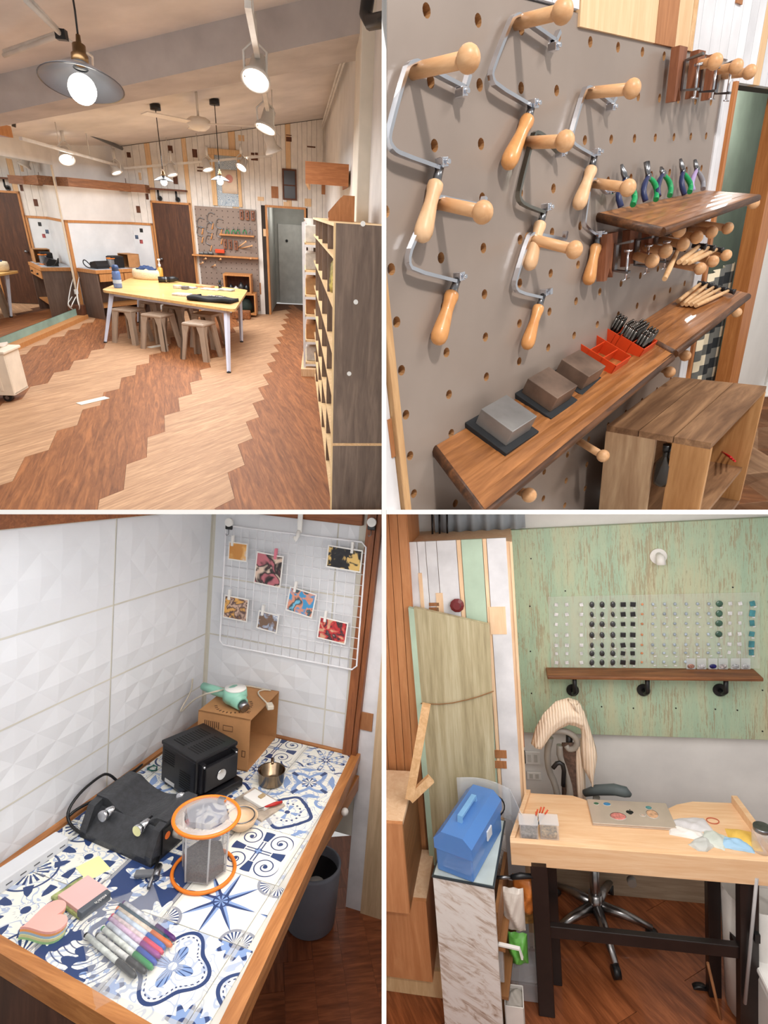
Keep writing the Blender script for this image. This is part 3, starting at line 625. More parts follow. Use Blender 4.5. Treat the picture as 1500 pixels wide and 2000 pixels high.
# pliers leaning against the board on the upper shelf
BLUEH = paint('navy grip', (36, 48, 92), .4, .05); GRNH = paint('green grip', (16, 158, 92), .4, .05); LILH = paint('lilac grip', (176, 156, 204), .45, .04); GRYH = paint('grey grip', (150, 150, 158), .4, .05)
def pliers(jaw, piv, ha, hb, ma, mb_, lab, blunt=0):
    o = tr0(*piv, y=-.02); t = thing(TR, 'pliers', lab, 'pliers', o, group='pliers on the upper shelf'); y0 = -.02
    J = tr0(*jaw, y=-.012) - o
    for s in (-1, 1): part(t, 'jaw', MB().tube([Vector((s * .002, 0, 0)), J * .45 + Vector((s * .0045, 0, 0)), J + Vector((s * (.0022 + blunt), 0, 0))], [.0042, .004, .0016 + blunt], 8), STEEL)
    part(t, 'joint', MB().cyl((0, .004, 0), (0, -.005, 0), .0062, n=14), STEEL)
    for pts, m in ((ha, ma), (hb, mb_)):
        P = smooth_path([Vector((0, 0, 0))] + [tr0(*p, y=y0 - .006 * (i + 1)) - o for i, p in enumerate(pts)])
        part(t, 'handle', MB().tube(P, [.0035 + .0022 * min(1, i / 3) for i in range(len(P))], 10), m)
PL = [((1214, 321), (1222, 351), [(1212, 366), (1207, 384), (1213, 404)], [(1233, 366), (1241, 384), (1236, 400)], BLUEH, GRNH, 'needle-nosed pliers with navy and green grips, leftmost on the shelf', 0),
      ((1263, 316), (1266, 345), [(1260, 356), (1256, 374), (1261, 393)], [(1278, 356), (1284, 374), (1281, 390)], BLUEH, GRNH, 'blunt-jawed pliers with navy and green grips, second from left', .0028),
      ((1291, 326), (1295, 340), [(1288, 352), (1284, 368), (1286, 384)], [(1306, 352), (1311, 368), (1308, 382)], BLUEH, GRNH, 'short-nosed pliers with navy and green grips, third from left', 0),
      ((1329, 310), (1334, 336), [(1331, 348), (1332, 365), (1337, 380)], [(1342, 347), (1350, 362), (1347, 375)], BLUEH, GRNH, 'long-nosed pliers with navy and green grips, fourth from left', .0004),
      ((1357, 312), (1361, 332), [(1355, 344), (1350, 360), (1354, 373)], [(1368, 343), (1374, 357), (1373, 369)], LILH, GRYH, 'pliers with lilac and grey grips, rightmost on the shelf', .001)]
for a in PL: pliers(*a)
# crates standing under the shelf
CR = wood('weathered crate board', (96, 66, 44), (168, 128, 92), 'x', 2.5, .6, .1, 9); CR2 = wood('pale crate board', (150, 116, 86), (196, 166, 132), 'z', 2.5, .6, .08, 8); CR3 = wood('honey crate board', (156, 108, 62), (196, 148, 98), 'z', 3, .5, .06, 9)
t = thing(TR, 'wooden_crate', 'weathered wooden crate lying on its side below the shelf joint', 'crate', (.105, -.06, -1.0)); wX, dY, hZ = .40, .215, .325
for i in range(3): part(t, 'top_board', B(0, wX, -dY * (i + 1) / 3 + .001, -dY * i / 3 - .001, hZ - .014, hZ), CR)
for i in range(3): part(t, 'bottom_board', B(0, wX, -dY * (i + 1) / 3 + .001, -dY * i / 3 - .001, 0, .012), CR)
part(t, 'side_board', B(0, .013, -dY * .50, 0, .012, hZ - .014), CR2); part(t, 'side_board', B(0, .013, -dY, -dY * .66, .012, hZ - .014), CR3)
part(t, 'side_board', B(wX - .013, wX, -dY, 0, .012, hZ - .014), CR3); part(t, 'back_board', B(.013, wX - .013, -.012, 0, .012, hZ - .014), CR)
part(t, 'shelf_board', B(.013, wX - .013, -dY + .01, -.012, .10, .11), CR)
t = thing(TR, 'wooden_crate', 'lower pale wooden crate half hidden at the bottom edge', 'crate', (-.12, -.05, -1.2))
for i in range(3): part(t, 'top_board', B(0, .24, -.26 * (i + 1) / 3 + .001, -.26 * i / 3 - .001, .185, .2), CR3 if i < 2 else CR2)
part(t, 'side_board', B(0, .014, -.26, 0, 0, .185), CR2); part(t, 'side_board', B(.226, .24, -.26, 0, 0, .185), CR3); part(t, 'front_board', B(.014, .226, -.26, -.247, 0, .185), CR2)
t = thing(TR, 'wooden_crate', 'open tool box with green lining under the weathered crate', 'crate', (.16, -.30, -1.2))
mbx = B(0, .36, -.14, -.128, 0, .13).box(0, .36, -.012, 0, 0, .13).box(0, .012, -.14, 0, 0, .13).box(.348, .36, -.14, 0, 0, .13).box(0, .36, -.14, 0, 0, .01)
part(t, 'box_body', mbx, CR3); part(t, 'lining', B(.012, .348, -.128, -.012, .01, .1), paint('black green lining', (18, 46, 34), .6, .3, 20))
for i in range(3):
    a = TR.at(1392 + 5 * i, 872 + 3 * i, y=-.15); b = TR.at(1428 + 4 * i, 893 + 4 * i, y=-.26)
    t = thing(TR, 'needle_file', ['upper', 'middle', 'lower'][i] + ' of three red-handled needle files sticking out of the crate', 'file', a, group='red needle files')
    part(t, 'blade', MB().tube([Vector((0, 0, 0)), (b - a) * .45], [.0012, .0018], 8), STEEL); part(t, 'handle', MB().tube([(b - a) * .42, b - a], .0024, 8), paint('red grip', (206, 26, 30), .4))
t = thing(TR, 'glass_bottle', 'dark glass bottle standing inside the weathered crate', 'bottle', TR.at(1292, 945, y=-.19))
part(t, 'glass', MB().lathe([(.0001, 0), (.017, .001), (.018, .01), (.018, .05), (.007, .066), (.007, .08)], 16), clear('dark bottle glass', (40, 36, 32), .1, .85)); part(t, 'cap', MB().cyl((0, 0, .08), (0, 0, .094), .0085), BLACK)
# gingham curtain in the doorway and the floor lamp base
def gingham(name):
    m, g, b = base(name); v = coords(g, 'UV', False); tc = g.new('ShaderNodeTexCoord'); sp = g.new('ShaderNodeSeparateXYZ'); g.put(sp.inputs[0], tc.outputs['Object'])
    fx = (S_(g, sp.outputs[0]) / .075).fract().gt(.5); fz = (S_(g, sp.outputs[2]) / .075).fract().gt(.5)
    col = ramp(g, (fx + fz) * .5, [(.2, (222, 208, 180)), (.5, (96, 96, 92)), (.8, (24, 28, 32))]); col.o.node.color_ramp.interpolation = 'CONSTANT'
    g.put(b.inputs['Base Color'], col); b.inputs['Roughness'].default_value = .9; MATS[name] = m; return m
solo(TR, 'curtain', MB().sheet(lambda u, v: (1.0 + .32 * u, .05 + .010 * math.sin(u * 19), -.95 + .45 * v), 26, 6, .002), gingham('black and cream gingham'), 'black and cream gingham curtain hanging in the doorway', 'curtain')
t = thing(TR, 'floor_lamp', 'white round lamp base on the floor at the right edge', 'floor lamp', TR.at(1490, 762, z=-1.2)); part(t, 'base', MB().lathe([(.11, 0), (.112, .006), (.10, .018), (.03, .026), (.0001, .027)], 32), WHITE); part(t, 'pole', MB().cyl((0, 0, .02), (0, 0, 1.6), .008), WHITE)
# ================================================================== TILED DESK CORNER (lower left)
def bl0(u, v, z=0.0): return BL.at(u, v, z=z)
def blc(u, v, z=0.0):                             # same, kept clear of the tiled walls
    p = BL.at(u, v, z=z); p.x = max(p.x, .022); p.y = min(p.y, 1.392); return p
CREAM, NAVY, SKYB = lin((238, 236, 226)), lin((46, 66, 112)), lin((132, 158, 202))
def tile_mat(kind):
    name = 'painted tile ' + kind
    if name in MATS: return MATS[name]
    m, g, b = base(name); tc = g.new('ShaderNodeTexCoord'); sp = g.new('ShaderNodeSeparateXYZ'); g.put(sp.inputs[0], tc.outputs['Object'])
    x = S_(g, sp.outputs[0]) / .11; y = S_(g, sp.outputs[1]) / .11
    r = (x * x + y * y).sqrt(); th = g.math('ARCTAN2', y, x)
    ax, ay = x.abs(), y.abs(); cx, cy = ax - 1.0, ay - 1.0; rc = (cx * cx + cy * cy).sqrt(); tc_ = g.math('ARCTAN2', cy, cx)
    nz = noise(g, tc.outputs['Object'], 28, 3)
    zero = S_(g, x.o) * 0.0
    if kind == 'star':
        f = (th * (8 / (2 * math.pi)) + 8.0).fract(); a = (f - .5).abs() * 2.0
        star = r.lt(.25 + .72 * (a - 0.0) * a * a + .08 * a); half = f.gt(.5)
        sp2 = (tc_ * (10 / math.pi) + 20.0).fract().gt(.5) * rc.lt(.34)
        ring = rc.band(.34, .42)
        navy = (star * half).mx(sp2).mx(ring * .7); sky = (star * (1.0 - half)); thin = r.band(.18, .22)
        navy = navy.mx(thin)
    elif kind == 'spiral':
        sx, sy = ax - .5, ay - .5; rs = (sx * sx + sy * sy).sqrt(); ts = g.math('ARCTAN2', sy, sx)
        sw = ((rs * 5.2) + (ts * (1 / (2 * math.pi)) + 1.0)).fract()
        line = sw.lt(.2) * rs.lt(.4); core = rs.lt(.07)
        cross = (ax.mn(ay).band(.03, .07)) * r.lt(.42); leaf = (th * 4.0).cos().gt(.72) * r.band(.45, .85)
        navy = line.mx(core).mx(cross).mx(leaf); sky = r.lt(.12)
    elif kind == 'quatre':
        rl = .66 + .16 * (th * 2.0).cos().abs() + 0.03 * (th * 8.0).cos()
        band = (r - rl).abs().lt(.065); dots = ((th * 16.0).cos().gt(.3)) * (r - .45).abs().lt(.035)
        fl = (th * 4.0).cos().gt(.55) * r.band(.12, .36); outc = (rc * 14.0 + nz * 6.0).sin().gt(.35) * rc.lt(.42)
        navy = band.mx(dots).mx(r.lt(.09)); sky = fl.mx(outc)
    elif kind == 'lobed':
        rl = .80 + .12 * (th * 4.0).cos(); band = (r - rl).abs().lt(.05); dots = ((r - rl + .12).abs().lt(.018)) * (th * 40.0).cos().gt(0.0)
        pet = r.lt(.34 + .2 * (th * 4.0).cos()) * r.gt(.1); vein = (th * 24.0).cos().gt(.7) * pet
        fl = (rc.lt(.34 + .1 * (tc_ * 8.0).cos())); v2 = (rc * 22.0).sin().gt(.5) * fl
        navy = band.mx(dots).mx(vein).mx(v2); sky = pet.mx(fl)
    elif kind == 'baroque':
        w = (r * 13.0 + (th * 4.0).sin() * 2.6 + nz * 2.0).sin().gt(.1) * r.band(.2, .95); p = (th * 8.0).cos().gt(.4) * r.lt(.3)
        navy = p.mx((th * 4.0 + 1.57).cos().gt(.93) * r.band(.6, .9)); sky = w
    elif kind == 'eight':
        p = (th * 8.0).cos().gt(r * 1.6 - .5) * r.band(.12, .8); p2 = (th * 8.0).cos().gt(r * 1.6 - .2) * r.band(.2, .72)
        c8 = (rc - .42).abs().lt(.035); d = rc.lt(.16)
        navy = (p - p2).mx(r.band(.08, .13)).mx(c8).mx(d); sky = p2 * (r * 30.0).sin().gt(.2)
    elif kind == 'palmette':
        f = (th * 8.0).cos(); leaf = f.gt(.35) * r.band(.22, .85) * (r * 9.0 + f * 2.0).sin().gt(-.2); fan = (tc_ * 18.0).cos().gt(.1) * rc.band(.16, .5); curl = ((rc * 20.0).sin().gt(.6)) * rc.band(.5, .72)
        navy = leaf.mx(fan).mx(curl).mx(r.lt(.12)); sky = rc.lt(.1)
    elif kind == 'darkleaf':
        lf = ((th * 5.0 + r * 9.0).sin() * (r * 12.0).sin() + (x * 9.0 + y * 5.0).sin() * (y * 11.0).sin() * .8 + (nz - .5) * 1.6).gt(-.1); vein = (r * 44.0 + th * 9.0).sin().gt(.8)
        navy = (1.0 - lf).mx(vein * .9); sky = (nz.gt(.62)) * lf
    else:                                         # flower
        lf = r.lt(.5 + .3 * (th * 4.0).cos() + .08 * (th * 16.0).cos()); inn = r.lt(.28 + .1 * (th * 8.0).cos()); cr = rc.lt(.42 + .12 * (tc_ * 8.0).cos()); v = (th * 20.0).cos().gt(.6)
        navy = ((1.0 - lf) * (1.0 - cr)).mx(inn * v).mx((r - .16).abs().lt(.03)); sky = lf * ((r * 18.0 + nz * 5.0).sin().gt(.55))
    if kind not in ('star', 'spiral'):
        fil = (noise(g, tc.outputs['Object'], 16, 1, .8) * 46.0).sin().gt(.72) * .65; sky = sky.mx(fil)
    edge = ax.mx(ay).gt(.985)
    col = g.mix(sky, CREAM, SKYB); col = g.mix(navy, col, NAVY); col = g.mix(edge * .5, col, lin((206, 204, 196)))
    g.put(b.inputs['Base Color'], col); b.inputs['Roughness'].default_value = .3; MATS[name] = m; return m
DW = wood('honey desk edging', (150, 92, 46), (196, 134, 78), 'y', 3, .42, .05, 12, coat=.15); DWx = wood('honey desk edging across', (150, 92, 46), (196, 134, 78), 'x', 3, .42, .05, 12, coat=.15)
t = thing(BL, 'tiled_desk', 'wooden workbench with blue and white patterned tile top', 'desk', (0, 0, 0))
part(t, 'top_slab', MB().slab([(0, .25, -.035), (.915, .16, -.035), (.805, 1.438, -.035), (0, 1.438, -.035)], (0, 0, .031)), paint('tile bed', (214, 212, 204), .8))
fe = lambda x: .228 - .103 * x
part(t, 'front_edging', MB().hexa([(0, fe(0) - .03, -.06), (.935, fe(.935) - .03, -.06), (.925, fe(.925) + .005, -.06), (0, fe(0) + .005, -.06), (0, fe(0) - .03, .002), (.935, fe(.935) - .03, .002), (.925, fe(.925) + .005, .002), (0, fe(0) + .005, .002)]), DWx)
re = lambda y: .934 - .083 * y
part(t, 'side_edging', MB().hexa([(re(.1) - .04, .135, -.03), (re(.1), .135, -.03), (re(1.44), 1.44, -.03), (re(1.44) - .04, 1.44, -.03), (re(.1) - .04, .135, .002), (re(.1), .135, .002), (re(1.44), 1.44, .002), (re(1.44) - .04, 1.44, .002)]), DW)
part(t, 'back_edging', B(0, .8, 1.415, 1.438, -.03, .003), DWx); part(t, 'wall_edging', B(.0, .024, fe(0), 1.42, -.03, .008), DW)
part(t, 'side_rail', MB().hexa([(re(.1) - .03, .135, -.085), (re(.1) - .008, .135, -.085), (re(1.44) - .008, 1.44, -.085), (re(1.44) - .03, 1.44, -.085), (re(.1) - .03, .135, -.036), (re(.1) - .008, .135, -.036), (re(1.44) - .008, 1.44, -.036), (re(1.44) - .03, 1.44, -.036)]), DW)
d_ = part(t, 'drawer', B(.80, .822, .95, 1.42, -.16, -.09), DW); part(d_, 'knob', MB().ball((.835, 1.2, -.12), .016), WHITE)
part(t, 'front_panel', MB().slab([(.0, fe(0) - .012, -.75), (.72, fe(.72) - .012, -.75), (.72, fe(.72) - .012, -.06), (0, fe(0) - .012, -.06)], (0, .02, 0)), wood('dark brown laminate', (66, 42, 32), (92, 60, 46), 'z', 2, .5, .02))
part(t, 'inner_panel', B(.42, .44, .22, .9, -.75, -.09), MATS['dark brown laminate'])
xe = [.028, .09, .33, .57, .81, .895]; ye = [.182, .402, .622, .842, 1.056, 1.246, 1.412]
kinds = [['palmette', 'palmette', 'flower', 'eight', 'lobed', 'spiral'], ['palmette', 'palmette', 'flower', 'baroque', 'quatre', 'lobed'], ['darkleaf', 'darkleaf', 'flower', 'star', 'eight', 'baroque'], ['lobed', 'star', 'spiral', 'quatre', 'baroque', 'eight'], ['lobed', 'star', 'quatre', 'lobed', 'eight', 'baroque']]
kinds[2] = ['darkleaf', 'flower', 'palmette', 'quatre', 'eight', 'spiral']
for i in range(5):
    for j in range(6):
        x0, x1, y0, y1 = xe[i], xe[i + 1], ye[j], ye[j + 1]
        if i == 4: x1 = min(x1, re(y1) - .042)
        if x1 - x0 < .01: continue
        q = [(x0, y0), (x1, y0), (x1, y1), (x0, y1)]
        if j == 0: q[0] = (x0, fe(x0) + .006); q[1] = (x1, fe(x1) + .006)
        cx, cy = (x0 + x1) / 2, (y0 + y1) / 2
        if i == 0: cx = x1 - .12
        if i == 4: cx = x0 + .12
        part(t, 'tile', MB().slab([(a + (.0012 if a == x0 else -.0012) - cx, b + (.0012 if b == y0 else -.0012) - cy, 0) for a, b in q], (0, 0, .004)), tile_mat(kinds[i][j]), loc=(cx, cy, -.004))
# ---- cardboard box with the heat gun on it
CB = paint('brown cardboard', (188, 136, 88), .8, .06, 8); ink = paint('brown print ink', (96, 62, 38), .8)
q = R_(4); t = thing(BL, 'cardboard_box', 'brown cardboard box lying open to the right on the desk', 'box', (.19, 1.10, 0), q); w, d, h = .235, .30, .225; s = .005
for nm, a in (('front_panel', (0, w, 0, s, 0, h)), ('back_panel', (0, w, d - s, d, 0, h)), ('top_panel', (0, w, 0, d, h - s, h)), ('bottom_panel', (0, w, 0, d, 0, s)), ('side_panel', (0, s, s, d - s, s, h - s))): part(t, nm, B(*a), CB)
for i in range(8): part(t, 'print_line', B(.03 + .009 * i, .034 + .009 * i, -.0006, 0, .165 - (i % 3) * .006, .19), ink)
part(t, 'print_bar', B(.115, .16, -.0006, 0, .158, .161).box(.115, .16, -.0006, 0, .18, .183).box(.115, .117, -.0006, 0, .161, .18).box(.158, .16, -.0006, 0, .161, .18), ink)
part(t, 'print_mark', B(.205, .222, -.0006, 0, .06, .063).box(.205, .222, -.0006, 0, .085, .088).box(.205, .208, -.0006, 0, .06, .088).box(.219, .222, -.0006, 0, .06, .088), ink)
text(BL, 'in', (.205, .05, h + .0005), Matrix.Rotation(R_(90), 3, 'Z'), .028, ink, 'box_lettering', t)
for i in range(16): a_ = R_(-150 + 13 * i); part(t, 'print_tick', B(-.003, .003, -.006, .006, 0, .0006), ink, loc=(.11 + .075 * math.cos(a_), .10 + .075 * math.sin(a_), h), rot=a_ + 1.57)
MINT = paint('mint green plastic', (150, 208, 186), .35, .03)
hz = h + .002; o = Vector((.30, 1.2, hz)); t = thing(BL, 'heat_gun', 'mint green heat gun resting on top of the cardboard box', 'heat gun', o, R_(-12))
part(t, 'handle', MB().tube([(-.19, .0, .035), (-.12, 0, .034), (-.05, 0, .036), (0, 0, .04)], [.017, .021, .019, .026], 14), MINT)
part(t, 'barrel', MB().tube([(0, .0, .02), (.0, 0, .045), (0, 0, .075)], [.045, .052, .048], 20).tube([(-.02, 0, .045), (.06, -.02, .03)], [.045, .028], 16), MINT)
part(t, 'rear_cap', MB().lathe([(.046, 0), (.044, .006), (.0001, .009)], 20, (0, 0, .075)), WHITE); part(t, 'nozzle', MB().cyl((.058, -.02, .03), (.085, -.027, .022), .022, .02, 16), STEEL)
CORD = paint('cream cord', (214, 204, 186), .6)
t = thing(BL, 'extension_lead', 'cream power cord with plug draped over the cardboard box', 'cord', (0, 0, 0))
P = smooth_path([blc(375, 1325, .26), blc(352, 1345, .2), blc(336, 1385, .14), blc(345, 1388, .13), blc(385, 1360, .24), blc(430, 1348, .30), blc(500, 1322, .232), blc(520, 1340, .232), blc(548, 1338, .232), blc(540, 1328, .232), blc(500, 1352, .232), blc(520, 1372, .232)], 2)
part(t, 'cable', MB().tube(P, .0035, 8), CORD); pl = bl0(527, 1380, .235); part(t, 'plug', B(-.014, .014, -.02, .02, -.008, .012, bev=.004, M=Matrix.Translation(pl) @ Matrix.Rotation(R_(40), 4, 'Z')), CORD)
# ---- black kiln
KB = paint('black enamel', (26, 26, 30), .35, .08, 14); KV = paint('vent black', (8, 8, 9), .7)
t = thing(BL, 'kiln', 'black vented enamelling kiln box beside the cardboard box', 'kiln', (.158, .915, 0), R_(-19)); w, d, h = .215, .19, .175
part(t, 'body', B(0, w, 0, d, .012, h, bev=.008), KB); part(t, 'top_cover', B(-.002, w + .002, -.002, d + .002, h - .012, h + .004, bev=.004), KB)
for side in range(2):
    for i in range(11): part(t, 'vent_slot', B(.03 + side * .09, .095 + side * .09, .03 + i * .012, .035 + i * .012, h + .0035, h + .0048), KV)
for i in range(8): part(t, 'vent_slot', B(.12, .185, -.0012, .001, .04 + i * .009, .0435 + i * .009), KV)
for i in range(6): part(t, 'vent_slot', B(.02, .085, -.0012, .001, .10 + i * .009, .1035 + i * .009), KV)
dk = part(t, 'door', B(w + .012, w + .032, .02, d - .02, .055, .15, bev=.004), KB); part(dk, 'dial', MB().cyl((w + .032, .09, .1), (w + .037, .09, .1), .02, n=24), CHROME)
part(t, 'hinge_post', B(w, w + .02, .012, .03, .05, .16).box(w, w + .02, d - .03, d - .012, .05, .16), KB)
for yy in (.021, d - .021): part(t, 'bolt', MB().ball((w + .021, yy, .15), .005), CHROME)
part(t, 'control_base', B(w - .01, w + .045, 0, d, .012, .042, bev=.003), KB); part(t, 'rating_label', B(.03, .09, -.0012, 0, .022, .036), WHITE)
for a in ((.02, .02), (w - .02, .02), (.02, d - .02), (w - .02, d - .02)): part(t, 'foot', MB().cyl((a[0], a[1], 0), (a[0], a[1], .014), .01), BLACK)
t = thing(BL, 'wire_bundle', 'small tangle of teal wire next to the kiln', 'wire', bl0(296, 1503)); part(t, 'wire', MB().tube([(.02 * math.cos(a * .9) * (1 + .3 * math.sin(a)), .018 * math.sin(a * .9), .006 + .004 * math.sin(a * 1.7)) for a in range(22)], .0018, 6), paint('teal wire', (20, 110, 96), .4))
# ---- hammered black bench polisher
HB = paint('hammered black enamel', (60, 62, 66), .3, .12, 60, bmp=.6, bscale=160)
t = thing(BL, 'bench_polisher', 'hammered black tumbler motor base with saddle top and silver rollers', 'machine', (.118, .60, 0), R_(-5)); L, D = .305, .175
sad = lambda y, z0, z1, c: [(x_, y, z0 + (z1 - z0) * 1) for x_ in c]
def saddle(u, v):                                 # top surface: a trough across the middle
    x_ = L * u; y_ = D * (.18 + .82 * v); dip = max(0, 1 - ((u - .52) / .34) ** 2); return (x_, y_, .125 - .035 * dip - .01 * (1 - v))
mb = MB().sheet(saddle, 24, 8); n_ = 24
for i in range(n_):
    for (v_, yy) in ((0, D * .18), (1, D)):
        a, b = saddle(i / n_, v_), saddle((i + 1) / n_, v_); mb._add([a, b, (b[0], yy, .0), (a[0], yy, .0)], [(0, 1, 2, 3)])
for u_ in (0, 1): mb._add([saddle(u_, 0), saddle(u_, 1), (L * u_, D, 0), (L * u_, D * .18, 0)], [(0, 1, 2, 3)])
part(t, 'housing', mb, HB)
part(t, 'front_skirt', MB().slab([(0, 0, 0), (0, -.03, 0), (0, -.03, .02), (0, .03, .085), (0, .04, 0)], (L, 0, 0)), HB)
for s_, lb in ((0, 'left'), (1, 'right')): part(t, 'cheek', MB().slab([(0, -.03, 0), (0, -.03, .03), (0, .0, .1), (0, .05, .115), (0, .05, 0)], (.028, 0, 0)), HB, loc=(s_ * (L - .028), 0, 0))
for xx in (.075, .225):
    part(t, 'roller_knob', MB().cyl((xx, .05, .085), (xx, .0, .085), .015, n=18).cyl((xx, .0, .085), (xx, -.014, .085), .019, .017, 18), CHROME)
part(t, 'rear_bolt', MB().cyl((.25, D + .004, .11), (.25, D - .03, .118), .01, n=14), CHROME)
pn = part(t, 'control_panel', B(L, L + .006, .01, D - .01, .015, .10), paint('black panel', (18, 18, 20), .4))
part(pn, 'knob', MB().cyl((L + .006, .07, .06), (L + .026, .07, .06), .02, .017, 20).box(L + .02, L + .032, .064, .076, .042, .078), paint('grey knob', (200, 196, 186), .4))
part(pn, 'round_sticker', MB().cyl((L + .006, .03, .072), (L + .0066, .03, .072), .012, n=20), paint('orange sticker', (244, 120, 40), .5)); part(pn, 'switch', B(L + .006, L + .014, .11, .125, .05, .07), paint('red switch', (220, 50, 36), .4))
t = thing(BL, 'power_cable', 'thick black cable looping from the polisher against the tiled wall', 'cable', (0, 0, 0))
part(t, 'cable', MB().tube(smooth_path([blc(232, 1528, .03), blc(205, 1508, .08), blc(178, 1512, .09), blc(148, 1545, .08), blc(130, 1585, .05), blc(136, 1612, .01), blc(165, 1632, .006), blc(205, 1646, .006), blc(235, 1650, .006)], 2), .005, 8), BLACK)
part(t, 'cable', MB().tube(smooth_path([blc(128, 1592, .02), blc(150, 1580, .03), blc(190, 1560, .03), blc(208, 1552, .03)], 2), .005, 8), BLACK)
part(t, 'cable', MB().tube(smooth_path([blc(218, 1526, .01), blc(240, 1504, .02), blc(262, 1506, .015), blc(280, 1491, .02), blc(274, 1497, .01), blc(250, 1520, .01)], 2), .0042, 8), BLACK)
# ---- hexagonal tumbler drum with orange rings
o = bl0(398, 1702); t = thing(BL, 'tumbler_drum', 'clear hexagonal tumbler drum with two orange rings', 'drum', o); H = .185
DRM = clear('smoky clear plastic', (190, 190, 194), .12, .32); ORG = paint('orange rubber', (240, 128, 26), .45, .03)
hexp = lambda r, z: [(r * math.cos(R_(60 * k + 12)), r * math.sin(R_(60 * k + 12)), z) for k in range(6)]
mb = MB(); ring = [hexp(.068, .008), hexp(.074, H)]; mb._add(ring[0] + ring[1], [(k, (k + 1) % 6, 6 + (k + 1) % 6, 6 + k) for k in range(6)] + [list(range(6))]); part(t, 'drum_wall', mb, DRM)
for k in range(6): part(t, 'corner_rib', MB().tube([ring[0][k], ring[1][k]], .003, 6), clear('rib plastic', (220, 222, 226), .1, .6))
for z_, r_ in ((.006, .094), (H, .098)): part(t, 'ring', MB().tube([(r_ * math.cos(k * math.pi / 20), r_ * math.sin(k * math.pi / 20), z_) for k in range(40)], .0058, 8, closed=True), ORG)
part(t, 'upper_flange', MB().lathe([(.066, H - .001), (.098, H - .001), (.098, H + .002), (.066, H + .002)], 36, cap=False), clear('clear flange', (224, 214, 206), .1, .35))
mb = MB(); mb._add(hexp(.066, H + .016) + hexp(.072, H + .002), [list(range(6)), *[(k, (k + 1) % 6, 6 + (k + 1) % 6, 6 + k) for k in range(6)]]); lid = part(t, 'lid', mb, clear('grey clear lid', (170, 172, 180), .1, .5)); part(lid, 'latch', B(-.012, .012, -.008, .008, H + .016, H + .034, bev=.002, M=Matrix.Translation((.02, .05, 0))), CHROME)
mb = MB().slab([(p[0] * .93, p[1] * .93, .010) for p in hexp(.068, 0)], (0, 0, .055)); part(t, 'shot_fill', mb, paint('steel shot', (104, 96, 90), .35, .3, 220, .6, bmp=1.0, bscale=260))
# ---- small bowl, tray, tile, pick, pan
o = bl0(470, 1616); t = thing(BL, 'small_bowl', 'small cream bowl with clear rim behind the tumbler drum', 'bowl', o); part(t, 'bowl', MB().lathe([(.0001, .004), (.03, .002), (.048, .02), (.058, .045), (.054, .045), (.044, .022), (.028, .008), (.0001, .008)], 28), paint('cream plastic', (226, 196, 160), .4)); part(t, 'rim_ring', MB().tube([(.046 * math.cos(k * math.pi / 16), .046 * math.sin(k * math.pi / 16), .047) for k in range(32)], .0025, 6, closed=True), STEEL)
o = bl0(503, 1572); t = thing(BL, 'soldering_board', 'stained tray with white soldering tile, near the small pan', 'board', o, R_(-18)); part(t, 'tray', B(-.085, .085, -.06, .06, 0, .008, bev=.002), paint('scorched board', (206, 190, 172), .7, .2, 14)); part(t, 'white_tile', B(-.06, .055, -.018, .042, .008, .02, bev=.002), WHITE)
part(t, 'tile_clip', B(-.012, .006, .01, .035, .02, .026, bev=.002), paint('tan clip', (186, 160, 120), .5)); part(t, 'plastic_sheet', B(.06, .12, -.075, .0, .001, .0025), clear('clear film', (240, 242, 245), .05, .25))
a, b = bl0(488, 1585, .02), bl0(551, 1566, .02); t = thing(BL, 'soldering_pick', 'steel pick with red handle lying across the stained tray', 'pick', a); part(t, 'spike', MB().tube([(0, 0, 0), (b - a) * .5], [.001, .002], 6), STEEL); part(t, 'handle', MB().tube([(b - a) * .45, (b - a) * .75, b - a], [.003, .007, .005], 10), paint('red handle', (190, 36, 30), .35))
o = bl0(529, 1529); t = thing(BL, 'small_pan', 'small scorched steel pickling pan on the patterned tiles', 'pan', o); BRZ = metal('scorched steel', (150, 128, 104), .22, .2, 10)
part(t, 'pan_wall', MB().lathe([(.0001, 0), (.042, 0), (.05, .008), (.053, .055), (.055, .057), (.05, .055), (.047, .01), (.0001, .005)], 32), BRZ); part(t, 'handle_stub', MB().cyl((-.02, .045, .05), (-.035, .075, .055), .007, n=10), BRZ)
# ---- tool clip, notes, pads, bag of markers, duct
o = bl0(300, 1712); t = thing(BL, 'screw_clamp', 'small steel and grey plastic clamp lying on the tiles', 'clamp', o, R_(25)); part(t, 'rod', MB().cyl((0, -.06, .012), (0, .07, .012), .005, n=10), STEEL); part(t, 'jaw', B(-.055, .0, -.012, .012, .004, .018, bev=.004), paint('clear grey plastic', (120, 122, 126), .3)); part(t, 'grip', MB().cyl((.01, -.018, .012), (.01, .03, .012), .009, n=12), STEEL)
o = bl0(182, 1696); solo(BL, 'sticky_note', B(-.04, .04, -.035, .035, 0, .001), paint('yellow paper', (246, 244, 176), .8, .02), 'single yellow sticky note above the pink note pad', 'note', o, R_(-22))
o = bl0(158, 1757); t = thing(BL, 'note_pad', 'pink sticky note pad on a printed holder', 'note pad', o, R_(-12)); part(t, 'holder', B(-.07, .065, -.045, .045, 0, .01, bev=.002), paint('green printed card', (190, 200, 130), .6, .25, 40)); part(t, 'notes', B(-.045, .05, -.04, .05, .01, .022, bev=.001), paint('pink paper', (240, 188, 184), .8, .02)); part(t, 'spine', B(.05, .07, -.045, .045, .0, .026, bev=.003), paint('slate plastic', (92, 98, 106), .4)); text(BL, 'stick\'n', (.067, .03, .0265), Matrix.Rotation(R_(-90), 3, 'Z'), .014, WHITE, 'pad_lettering', t)
